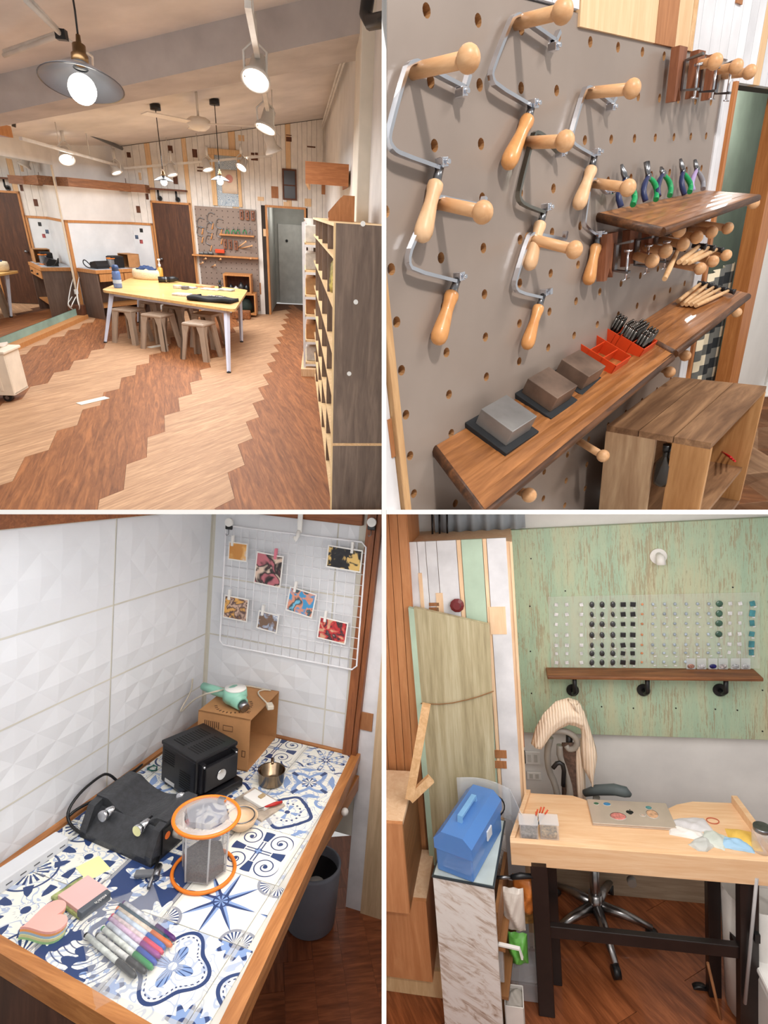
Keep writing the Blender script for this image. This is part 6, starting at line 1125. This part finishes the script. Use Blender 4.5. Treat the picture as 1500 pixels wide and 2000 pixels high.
# ---- wooden boxes, easel frame at the far left
for nm, bx, lab in (('wooden_box', (-1.05, -.765, 1.48, 1.88, .47, .925), 'plain wooden box with dark right side at the left edge'), ('wooden_box', (-1.05, -.70, 1.56, 1.89, .03, .465), 'lower wooden box below, at the left edge'), ('wooden_box', (-1.05, -.665, 1.62, 1.89, FZ, .028), 'pale low plank box on the floor at the left edge')):
    x0, x1, y0, y1, z0, z1 = bx; t = thing(BR, nm, lab, 'box', (x0, y0, z0)); part(t, 'front_panel', B(0, x1 - x0, 0, .02, 0, z1 - z0), ORW if 'pale' not in lab else BIR); part(t, 'side_panel', B(x1 - x0 - .02, x1 - x0, .02, y1 - y0, 0, z1 - z0 - .02), SHB if 'dark' in lab else ORW); part(t, 'top_panel', B(0, x1 - x0, .02, y1 - y0, z1 - z0 - .02, z1 - z0), PIN_)
t = thing(BR, 'easel_frame', 'leaning pale wooden picture frame on the boxes at the left', 'frame', br(800, 1560, y=1.62)); o = br(800, 1560, y=1.62); P = [br(800, 1560, y=1.62), br(833, 1375, y=1.7), br(842, 1520, y=1.66)]
part(t, 'long_bar', MB().tube([P[0] - o, P[1] - o], [(.014, .02)] * 2, flat=(0, 1, 0)), PALEWOOD); part(t, 'bottom_bar', MB().tube([P[0] - o, P[2] - o], [(.014, .02)] * 2, flat=(0, 1, 0)), PALEWOOD)
# ---- workbench with cut-out, legs and stretchers
PIN2 = wood('light pine bench', (222, 176, 132), (238, 204, 166), 'x', 2.4, .42, .03, 10); BLK = paint('dark stained leg', (38, 28, 26), .35, .15, 8)
Z = .78; t = thing(BR, 'jewellers_bench', 'light pine bench top with rim and curved cut-out on black legs', 'desk', (.25, 1.62, FZ)); o = Vector((.25, 1.62, FZ))
out = [Vector((-.275, 1.632, Z - .05)), Vector((.80, 1.632, Z - .05)), Vector((.775, 2.0, Z - .05)), Vector((.60, 1.995, Z - .05)), Vector((.52, 1.965, Z - .05)), Vector((.47, 1.93, Z - .05)), Vector((.38, 1.90, Z - .05)), Vector((.24, 1.90, Z - .05)), Vector((.14, 1.925, Z - .05)), Vector((.085, 1.965, Z - .05)), Vector((.03, 1.99, Z - .05)), Vector((-.20, 1.99, Z - .05))]
part(t, 'bench_top', MB().slab([p - o for p in out], (0, 0, .03)), PIN2)
part(t, 'front_rim', B(-.29, .82, 1.60, 1.632, Z - .115, Z, bev=.002), PIN2, loc=-o); part(t, 'side_rim', MB().hexa([(-.29 , 1.632, Z - .05), (-.268, 1.632, Z - .05), (-.178, 1.99, Z - .05), (-.20, 1.99, Z - .05), (-.29, 1.632, Z), (-.268, 1.632, Z), (-.178, 1.99, Z), (-.20, 1.99, Z)]), PIN2, loc=-o); part(t, 'side_rim', MB().hexa([(.795, 1.632, Z - .05), (.82, 1.632, Z - .05), (.80, 2.0, Z - .05), (.775, 2.0, Z - .05), (.795, 1.632, Z + .02), (.82, 1.632, Z + .02), (.80, 2.0, Z + .02), (.775, 2.0, Z + .02)]), PIN2, loc=-o)
for x0, y0, w in ((-.205, 1.60, .075), (-.135, 1.76, .055), (.60, 1.80, .055), (.665, 1.62, .075)):
    part(t, 'leg', B(x0, x0 + w, y0, y0 + .05, FZ, Z - .09, bev=.004), BLK, loc=-o)
part(t, 'stretcher', B(-.14, .67, 1.635, 1.665, .27, .33, bev=.003), BLK, loc=-o); part(t, 'side_stretcher', B(-.17, -.14, 1.65, 1.77, .27, .31), BLK, loc=-o); part(t, 'side_stretcher', B(.665, .69, 1.66, 1.82, .27, .31), BLK, loc=-o); part(t, 'leather_apron', MB().sheet(lambda u, v: (-.05 + .62 * u, 1.80 + .12 * v, .655 - .045 * math.sin(math.pi * u) * math.sin(math.pi * v)), 14, 6, .003), paint('maroon leather', (96, 36, 26), .5, .1), loc=-o)
for (u0, v0, u1, v1) in ((1382, 1880, 1410, 2000),): part(t, 'brace', MB().cyl(br(u0, v0, y=1.75), br(u1, v1, y=1.70), .007, n=6), BM, loc=-o)
t = thing(BR, 'castor_wheel', 'round black perforated castor under the right of the bench', 'castor', br(1368, 1940, y=1.84)); part(t, 'wheel', MB().cyl((0, .02, 0), (0, -.01, 0), .042, n=24), BLACK); part(t, 'hub', MB().cyl((0, -.01, 0), (0, -.014, 0), .018, n=16), STEEL)
def bt(u, v, h=0): return br(u, v, z=Z - .0195 + h)
# laptop
a = [bt(1158, 1566), bt(1305, 1574), bt(1317, 1623), bt(1147, 1612)]; c_ = sum(a, Vector()) / 4; ang = math.atan2((a[1] - a[0]).y, (a[1] - a[0]).x); ALU = metal('brushed aluminium', (208, 192, 176), .4, .03, 8, .35)
t = thing(BR, 'laptop', 'closed champagne silver laptop with stickers on the bench', 'laptop', c_, ang); w, d = .185, .088
part(t, 'base', B(-w, w, -d, d, 0, .007, bev=.003), ALU); lid = part(t, 'lid', B(-w, w, -d, d, .0078, .015, bev=.003), ALU)
lg = MB().lathe([(.011, 0), (.011, .0006)], 20, (-.006, .005, .015)).lathe([(.011, 0), (.011, .0006)], 20, (.006, .005, .0149)).lathe([(.009, 0), (.009, .0006)], 20, (0, -.004, .0148)); part(lid, 'fruit_emblem', lg, BLACK); part(lid, 'emblem_leaf', MB().ball((.004, .021, .0153), .005, 10, 6, sc=(.5, 1, .08), rot=Matrix.Rotation(R_(-35), 3, 'Z')), BLACK)
def sticker(x_, y_, r1, r2, c, nm, c2=None):
    p_ = part(lid, 'sticker', MB().ball((x_, y_, .0152), 1, 20, 6, sc=(r1 + .002, r2 + .002, .0004)), WHITE); part(lid, 'sticker_print', MB().ball((x_, y_, .0156), 1, 20, 6, sc=(r1, r2, .0003)), paint(nm, c, .5, .15, 60))
sticker(-.145, .055, .012, .009, (70, 120, 84), 'green sticker'); sticker(-.095, .055, .017, .012, (70, 140, 190), 'blue sticker'); sticker(-.06, -.03, .036, .026, (240, 150, 140), 'coral sticker'); sticker(.095, .045, .014, .012, (90, 150, 150), 'teal sticker'); sticker(.10, -.0, .026, .03, (240, 190, 150), 'peach sticker'); sticker(.055, -.012, .012, .008, (226, 200, 180), 'sand sticker')
# boxes, brushes, papers, jar on the bench
for u, v, lab, fc in ((1034, 1641, 'left clear plastic box of small parts on the bench corner', (150, 146, 140)), (1074, 1641, 'right clear plastic box of gold parts on the bench corner', (206, 176, 128))):
    p = bt(u, v); t = thing(BR, 'parts_box', lab, 'box', p); part(t, 'walls', B(-.042, .042, -.0, .07, 0, .075, bev=.004), CLR); part(t, 'contents', B(-.036, .036, .004, .064, .003, .03, bev=.006), paint('parts ' + lab[:5], fc, .4, .4, 90)); part(t, 'lid', B(-.044, .044, -.002, .072, .075, .082, bev=.002), clear('clear lid', (236, 238, 242), .2, .35))
for i, (u0, v0, u1, v1) in enumerate(((1045, 1594, 1050, 1575), (1050, 1595, 1057, 1570), (1053, 1597, 1063, 1570), (1056, 1597, 1070, 1576), (1047, 1597, 1047, 1580))):
    a, b = bt(u0, v0 + 6, .05), bt(u1, v1 + 6, .10); t = thing(BR, 'fine_brush', ['first', 'second', 'third', 'fourth', 'shortest'][i] + ' red-tipped fine tool standing at the left bench rim', 'tool', a, group='red-tipped fine tools'); dv = b - a; part(t, 'shaft', MB().cyl(dv * -.6, dv * .5, .0025, n=8), STEEL); part(t, 'red_tip', MB().cyl(dv * .5, dv, .0036, n=8), paint('red tip', (226, 84, 40), .4))
for u, v, w, d, c, a_, lab in ((1350, 1612, .08, .045, (222, 220, 222), 10, 'crumpled white paper on the right of the bench'), (1340, 1628, .07, .03, (240, 236, 232), -12, 'white envelope with orange flap on the bench'), (1452, 1640, .06, .06, (238, 196, 92), -8, 'yellow padded envelope by the right bench rim'), (1372, 1650, .05, .035, (206, 208, 204), 40, 'silver foil packet at the front of the bench'), (1395, 1640, .045, .05, (214, 222, 214), -25, 'pale green folded paper near the front rim')):
    solo(BR, 'paper_sheet', crumple(w * 2, d * 2, .02, int(u)), paint('bench ' + lab[:16], c, .7, .04), lab, 'paper', bt(u, v), R_(a_))
solo(BR, 'face_mask', crumple(.13, .07, .02, 9), paint('pale blue fabric', (166, 206, 236), .8, .04), 'pale blue face mask lying near the front right rim', 'mask', bt(1437, 1650), R_(-10))
solo(BR, 'rubber_ring', MB().tube([(.026 * math.cos(k * .3142), .02 * math.sin(k * .3142), .003) for k in range(20)], .002, 6, closed=True), paint('red rubber', (206, 92, 62), .4), 'thin red rubber ring on the bench', 'ring', bt(1392, 1604))
p = bt(1488, 1660); t = thing(BR, 'glass_jar', 'glass jar with metal lid at the right bench corner', 'jar', p); part(t, 'jar', MB().lathe([(.0001, 0), (.036, 0), (.038, .01), (.038, .08), (.03, .095)], 20), CLR); part(t, 'lid', MB().cyl((0, 0, .095), (0, 0, .112), .033, n=20), STEEL)
# ---- wall shelf with pipe brackets, acrylic sheet with stones
ys = ZB - .022; a, b = br(1068, 1313, y=2.25), br(1487, 1316, y=2.25); t = thing(BR, 'pipe_shelf', 'rustic brown plank shelf on three black pipe brackets under the stones', 'shelf', (a.x, ys, 1.285)); o = Vector((a.x, ys, 1.285)); Lx = b.x - a.x
part(t, 'plank', B(0, Lx, -.12, -.002, 0, .02, bev=.005), wood('rustic brown plank', (96, 58, 34), (156, 104, 64), 'x', 2.5, .5, .03, 10))
for u in (1119, 1258, 1408):
    c_ = br(u, 1350, y=ys - .02); x_ = c_.x - a.x; zz = c_.z - 1.285; part(t, 'pipe_bracket', MB().tube([(x_ + .006, -.07, 0), (x_ + .006, -.07, zz + .02), (x_, -.05, zz), (x_, -.012, zz)], .012, 10).cyl((x_, -.012, zz), (x_, -.001, zz), .034, n=20), BLACK)
a, b = br(1070, 1166, y=ys - .012), br(1484, 1306, y=ys - .012); t = thing(BR, 'acrylic_sheet', 'large clear acrylic sheet carrying the stone display', 'acrylic sheet', (a.x, ys - .012, b.z)); part(t, 'sheet', B(0, b.x - a.x, 0, .006, 0, a.z - b.z), clear('clear acrylic', (232, 236, 226), .03, .16))
ORD = ['first', 'second', 'third', 'fourth', 'fifth', 'sixth', 'seventh', 'eighth', 'ninth', 'tenth', 'eleventh', 'twelfth', 'thirteenth', 'fourteenth', 'fifteenth', 'sixteenth', 'seventeenth', 'eighteenth', 'nineteenth']
cz = [90, 160, 257, 327, 395, 467, 535, 600, 662, 733, 810, 880, 955, 1030, 1105, 1175, 1248, 1315, 1395]; rz = [170, 235, 300, 372, 440, 495, 555]
kind = ['tag'] * 3 + ['dark'] * 3 + ['black'] * 2 + ['orange'] + ['pearl'] * 6 + ['green'] + ['tag'] * 2 + ['turq']
pal = {'tag': (236, 236, 238), 'dark': (58, 58, 62), 'black': (30, 26, 28), 'orange': (236, 150, 104), 'pearl': (186, 200, 214), 'green': (60, 96, 80), 'turq': (76, 150, 160)}
words_ = {'tag': 'small white tag', 'dark': 'dark oval polished stone', 'black': 'black cut stone', 'orange': 'tiny orange bead', 'pearl': 'small pale stone with price tag', 'green': 'large green oval stone', 'turq': 'turquoise square stone'}
sr = random.Random(5); ystone = ys - .0125
STM = {k: paint('stone ' + k, c, .25 if k != 'tag' else .7, .12, 40, rv=.18 if k != 'tag' else .02, coat=.4 if k in ('dark', 'black', 'green') else 0) for k, c in pal.items()}
def stone_mesh(k, w, h):
    if k in ('tag',): return B(-w, w, -.0015, 0, -h, h)
    if k in ('black', 'turq'): return B(-w, w, -.006, 0, -h, h, bev=.0015)
    return MB().ball((0, -.003, 0), 1, 14, 8, sc=(w, .006, h))
base_m = {}
for ci, cxz in enumerate(cz):
    for ri, rzz in enumerate(rz):
        k = kind[ci]
        if ri == 6 and ci in (13, 14, 15, 16, 17, 18): continue
        if ci == 15 and ri > 3: k = 'pearl'
        sz = {'tag': (.0085, .009), 'dark': (.0115, .019), 'black': (.0115, .0135), 'orange': (.006, .006), 'pearl': (.0075, .0085), 'green': (.0155, .018), 'turq': (.0125, .016)}[k]
        w, h = sz[0] * sr.uniform(.85, 1.2), sz[1] * sr.uniform(.8, 1.15); u, v = 1060 + cxz / 3.409 - ri * (ci - 3) * .12 * .25, 1130 + rzz / 3.409 + (ci - 9) * -.15
        key = (k, ri % 3)
        if key not in base_m: base_m[key] = stone_mesh(k, w, h).mesh('display_stone' if k != 'tag' else 'price_tag', STM[k])
        ob = solo(BR, 'display_stone' if k != 'tag' else 'price_tag', base_m[key], None, '%s, %s column and %s row of the stone display' % (words_[k], ORD[ci], ORD[ri]), 'stone' if k != 'tag' else 'tag', br(u, v, y=ystone), Matrix.Rotation(sr.uniform(-.2, .2), 4, 'Y'), 'stones on the acrylic sheet')
        if k in ('dark', 'black', 'pearl', 'green', 'turq'): part(ob, 'price_tag', B(.004, .017, -.0012, -.0004, -.024, -.018), STM['tag'])
for i, (u, c) in enumerate(((1349, (206, 150, 130)), (1370, (222, 222, 226)), (1392, (30, 34, 120)), (1412, (214, 206, 206)), (1436, (206, 210, 214)), (1456, (216, 218, 222)))):
    p = br(u, 1296, y=ystone - .004); t = thing(BR, 'bead_bag', ['peach', 'clear', 'deep blue', 'rose white', 'frosted', 'rightmost frosted'][i] + ' bead bag hung at the bottom right of the stone display', 'bag', p, group='small bead bags'); part(t, 'bag', B(-.022, .022, -.004, .0, -.03, .03), clear('zip bag', (236, 240, 244), .1, .3)); part(t, 'beads', MB().ball((0, -.004, -.014), 1, 12, 6, sc=(.018, .004, .013)), paint('beads %d' % i, c, .4, .3, 120))
o = br(1285, 1086, y=ys); t = thing(BR, 'wall_spotlight', 'white round wall spotlight near the top of the green panel', 'light', o); part(t, 'plate', MB().cyl((0, 0, 0), (0, -.012, 0), .042, n=28), WHITE); part(t, 'head', MB().tube([(0, -.012, .01), (0, -.05, .0), (0, -.055, -.035)], [.014, .022, .024], 16), WHITE)
for i, (u, v) in enumerate(((1037, 1091), (1035, 1184), (1036, 1272), (1038, 1354), (1175, 1380), (1237, 1383), (1320, 1383), (1397, 1385), (1440, 1387), (1489, 1348), (1489, 1428), (1431, 1147), (1104, 1154))): solo(BR, 'panel_screw', MB().cyl((0, 0, 0), (0, -.003, 0), .004, n=10), BLACK, '%s black screw head in the green panel' % ORD[i], 'screw', br(u, v, y=ys), group='black screw heads in the green panel')
# ---- sockets, adapter, cables
for (u, v, w, h, lab) in ((1040, 1479, .045, .04, 'upper white wall socket plate beside the adapter'), (1043, 1514, .042, .024, 'lower white wall switch plate')):
    p = br(u, v, y=ZB + .015); t = thing(BR, 'wall_socket', lab, 'socket', p); part(t, 'plate', B(-w, w, -.01, .0, -h, h, bev=.003), WHITE)
    for i in (-1, 1): part(t, 'insert', B(i * w * .4 - .01, i * w * .4 + .01, -.013, -.009, -h * .6, h * .6, bev=.001), paint('socket grey', (210, 208, 202), .4))
p = br(1006, 1394, y=2.3); t = thing(BR, 'power_adapter', 'black adapter hanging on its cable by the column', 'adapter', p); part(t, 'brick', B(-.018, .018, -.012, .012, -.045, .045, bev=.004), BLACK); part(t, 'cable', MB().tube(smooth_path([br(992, 1115, y=2.3) - p, br(999, 1200, y=2.3) - p, br(1003, 1300, y=2.3) - p, Vector((0, 0, .04))], 1), .0025, 6), BLACK); part(t, 'cable', MB().tube(smooth_path([Vector((0, 0, -.04)), br(1012, 1440, y=2.3) - p, br(1018, 1470, y=2.3) - p], 1), .0025, 6), BLACK)
p = br(1016, 1478, y=2.3); t = thing(BR, 'plug_stack', 'black plugs pushed into the wall socket', 'plug', p); part(t, 'plug', B(-.02, .03, -.03, .03, -.028, .028, bev=.006), BLACK); part(t, 'white_lead', MB().tube(smooth_path([(-.02, -.03, 0), (-.015, -.05, -.05), (.0, -.05, -.13), (.01, -.05, -.2)], 1), .004, 6), WHITE)
# ---- office chair with cream sweater
CG = paint('warm grey plastic', (150, 144, 136), .4, .04); MSH = paint('brown mesh', (110, 84, 70), .8, .2, 60); ALM = metal('satin aluminium', (170, 168, 168), .28, .06)
o = Vector((.14, 2.12, FZ)); t = thing(BR, 'office_chair', 'grey mesh office chair with headrest behind the bench', 'chair', o)
part(t, 'gas_column', MB().cyl((0, 0, .08), (0, 0, .42), .026, n=14).cyl((0, 0, .1), (0, 0, .22), .036, n=14), ALM)
for i in range(5):
    a_ = R_(-8 + 72 * i); ca, sa = math.cos(a_), math.sin(a_); leg = part(t, 'base_arm', MB().tube([(.03 * ca, .03 * sa, .14), (.15 * ca, .15 * sa, .12), (.28 * ca, .28 * sa, .075)], [.03, .024, .016], 10), ALM); part(leg, 'castor', MB().cyl((.28 * ca - .018 * sa, .28 * sa + .018 * ca, .032), (.28 * ca + .018 * sa, .28 * sa - .018 * ca, .032), .032, n=18), BLACK)
part(t, 'mechanism', B(-.08, .1, -.1, .1, .42, .5, bev=.02), CG); part(t, 'seat', B(-.24, .24, -.22, .22, .52, .58, bev=.03, seg=3), MSH); part(t, 'lever_knob', MB().cyl((.16, -.14, .44), (.16, -.17, .44), .022, n=16), CG)
def cp(u, v, y): return br(u, v, y=y) - o
part(t, 'back_frame', MB().tube(smooth_path([cp(1075, 1440, 2.16), cp(1068, 1470, 2.16), cp(1072, 1505, 2.16), cp(1084, 1530, 2.15), cp(1090, 1560, 2.14)], 1), .018, 10), CG); part(t, 'back_frame', MB().tube(smooth_path([cp(1094, 1455, 2.16), cp(1094, 1480, 2.15), cp(1108, 1505, 2.14), cp(1114, 1540, 2.13), cp(1112, 1565, 2.12)], 1), .02, 10), CG)
part(t, 'mesh_back', MB().sheet(lambda u, v: tuple(cp(1098 + 40 * u, 1450 + 120 * v, 2.15 - .03 * math.sin(3 * u))), 6, 8, .004), MSH)
part(t, 'lumbar_hook', MB().tube(smooth_path([cp(1080, 1500, 2.1), cp(1090, 1488, 2.1), cp(1102, 1495, 2.1), cp(1100, 1535, 2.1)], 1), .012, 8), BLACK)
part(t, 'headrest', MB().tube(smooth_path([cp(1072, 1432, 2.12), cp(1090, 1426, 2.1), cp(1112, 1430, 2.1), cp(1128, 1444, 2.1), cp(1126, 1460, 2.11), cp(1112, 1465, 2.12), cp(1106, 1456, 2.13)], 2), .016, 10), CG); part(t, 'headrest_post', MB().tube([cp(1112, 1436, 2.14), cp(1112, 1462, 2.15)], .018, 8), BLACK)
part(t, 'armrest', MB().tube(smooth_path([cp(1142, 1548, 2.08), cp(1165, 1541, 2.05), cp(1200, 1540, 2.0), cp(1225, 1547, 1.98), cp(1230, 1553, 1.98)], 1), [.02] + [.024] * 6 + [.02], 12) if False else MB().tube([cp(1142, 1549, 2.08), cp(1165, 1543, 2.05), cp(1200, 1542, 2.0), cp(1222, 1547, 1.98), cp(1231, 1553, 1.98)], [.018, .026, .028, .026, .012], 12), paint('slate arm pad', (84, 94, 96), .6)); part(t, 'arm_post', MB().tube([cp(1165, 1556, 2.06), cp(1160, 1610, 2.1)], .018, 8), CG)
def knit(name):
    m, g, b = base(name); v = coords(g, jitter=False); wv = g.new('ShaderNodeTexWave'); g.put(wv.inputs[0], v); wv.inputs['Scale'].default_value = 22; wv.inputs['Distortion'].default_value = 1.5; wv.bands_direction = 'X'; f = S_(g, wv.outputs[1]); g.put(b.inputs['Base Color'], ramp(g, f, [(.1, (222, 198, 172)), (.7, (236, 216, 194))])); b.inputs['Roughness'].default_value = .95; bump(g, b, f, .5, .006); MATS[name] = m; return m
KN = knit('cream knit'); t = thing(BR, 'sweater', 'cream ribbed knit sweater draped over the chair headrest', 'sweater', o)
def drape(pa, pb, y0, bulge):                     # cloth between two outlines of spots, rounded towards the viewer
    n = len(pa) - 1
    def f(u, v):
        s_ = u * n; i = min(int(s_), n - 1); k = s_ - i
        a = br(pa[i][0] + (pa[i + 1][0] - pa[i][0]) * k, pa[i][1] + (pa[i + 1][1] - pa[i][1]) * k, y=y0); b = br(pb[i][0] + (pb[i + 1][0] - pb[i][0]) * k, pb[i][1] + (pb[i + 1][1] - pb[i][1]) * k, y=y0)
        p = a.lerp(b, v) - o; p.y -= bulge * math.sin(math.pi * v) + .006 * math.sin(v * 26 + u * 5); return p
    return f
part(t, 'shoulder', MB().sheet(drape([(1040, 1452), (1048, 1420), (1062, 1392), (1086, 1370), (1110, 1365), (1130, 1372)], [(1062, 1448), (1078, 1430), (1092, 1420), (1112, 1412), (1124, 1416), (1140, 1424)], 2.10, .06), 20, 12, .008), KN)
part(t, 'sleeve', MB().sheet(drape([(1108, 1366), (1128, 1400), (1135, 1430), (1134, 1465), (1138, 1500), (1152, 1524)], [(1132, 1372), (1142, 1392), (1152, 1420), (1164, 1460), (1167, 1480), (1158, 1526)], 2.09, .05), 20, 10, .008), KN)
part(t, 'hanging_back', MB().sheet(drape([(1120, 1440), (1122, 1480), (1124, 1530), (1126, 1566)], [(1136, 1440), (1142, 1480), (1144, 1530), (1145, 1566)], 2.13, .03), 10, 6, .006), KN)
# ---- bins at the right edge
t = thing(BR, 'step_bin', 'white plastic bin standing at the lower right edge', 'bin', (.735, 1.45, FZ)); part(t, 'body', B(0, .3, 0, .25, 0, .34, bev=.02), WHITE); part(t, 'lid', B(-.006, .3, -.006, .25, .345, .38, bev=.012), WHITE); part(t, 'latch', B(.03, .06, -.012, 0, .24, .28, bev=.003), paint('grey latch', (196, 196, 196), .4))
t = thing(BR, 'laundry_bag', 'white fabric bag with wire handle behind the bin', 'bag', (.80, 1.78, FZ)); part(t, 'bag', MB().lathe([(.0001, 0), (.13, 0), (.14, .3), (.15, .62), (.145, .62), (.13, .3)], 20), paint('white cloth bag', (232, 228, 222), .9, .04)); part(t, 'handle', MB().tube(smooth_path([(-.1, -.1, .6), (-.08, -.1, .72), (.05, -.1, .72), (.1, -.1, .58)], 2), .006, 6), WHITE)
t = thing(BR, 'mop_pole', 'thin grey pole leaning by the right front bench leg', 'pole', br(1478, 1715, y=1.60)); o = br(1478, 1715, y=1.60); part(t, 'pole', MB().cyl((0, 0, 0), br(1455, 1960, y=1.60) - o, .007, n=10), paint('grey pole', (176, 172, 172), .4)); part(t, 'clamp', B(-.010, .010, -.010, .010, -.30, -.26), BLACK)
# ------------------------------------------------------------------ white panels added between the four rooms as collage gutters and overlap cover, and rooms cut where they meet them
PANEL = paint('white collage gutter', (245, 244, 242), .6, .01)
T_ = .0026  # half thickness, taken from the gutter width in image pixels
o = bpy.data.objects.new('collage_gutter', B(-T_, T_, .62, 15, -9, 9).mesh('collage_gutter', PANEL)); COL.objects.link(o); o['kind'] = 'structure'
o = bpy.data.objects.new('collage_crossbar_1', B(-8, -T_ - .0002, .62, 15, -T_, T_).mesh('collage_crossbar_1', PANEL)); COL.objects.link(o); o['kind'] = 'structure'
o = bpy.data.objects.new('collage_crossbar_2', B(T_ + .0002, 8, .62, 15, -T_, T_).mesh('collage_crossbar_2', PANEL)); COL.objects.link(o); o['kind'] = 'structure'
bpy.context.view_layer.update()
dead = []
for ob, room in list(ROOM.items()):
    if ob.type != 'MESH': continue
    mw = ob.matrix_world.copy()
    if len(ob.data.vertices) == 0: continue
    bb = [mw @ Vector(c) for c in ob.bound_box]
    lim = T_ + .0006
    for ax, sg in ((0, room.sx), (2, room.sz)):
        lo = min(sg * c[ax] for c in bb); hi = max(sg * c[ax] for c in bb)
        if hi <= lim: dead.append(ob); break
        if lo < lim:
            if ob.data.users > 1: ob.data = ob.data.copy()
            bm = bmesh.new(); bm.from_mesh(ob.data); inv = mw.inverted()
            co = Vector((0, 0, 0)); co[ax] = sg * lim; no = Vector((0, 0, 0)); no[ax] = sg
            bmesh.ops.bisect_plane(bm, geom=bm.verts[:] + bm.edges[:] + bm.faces[:], plane_co=inv @ co, plane_no=(mw.to_3x3().transposed() @ no), clear_inner=True)
            bm.to_mesh(ob.data); bm.free()
            if len(ob.data.vertices) == 0: dead.append(ob); break
for ob in set(dead):
    if not ob.children: bpy.data.objects.remove(ob)
for ob in [o for o in SC.objects if o.type == 'EMPTY' and not o.children]: bpy.data.objects.remove(ob)
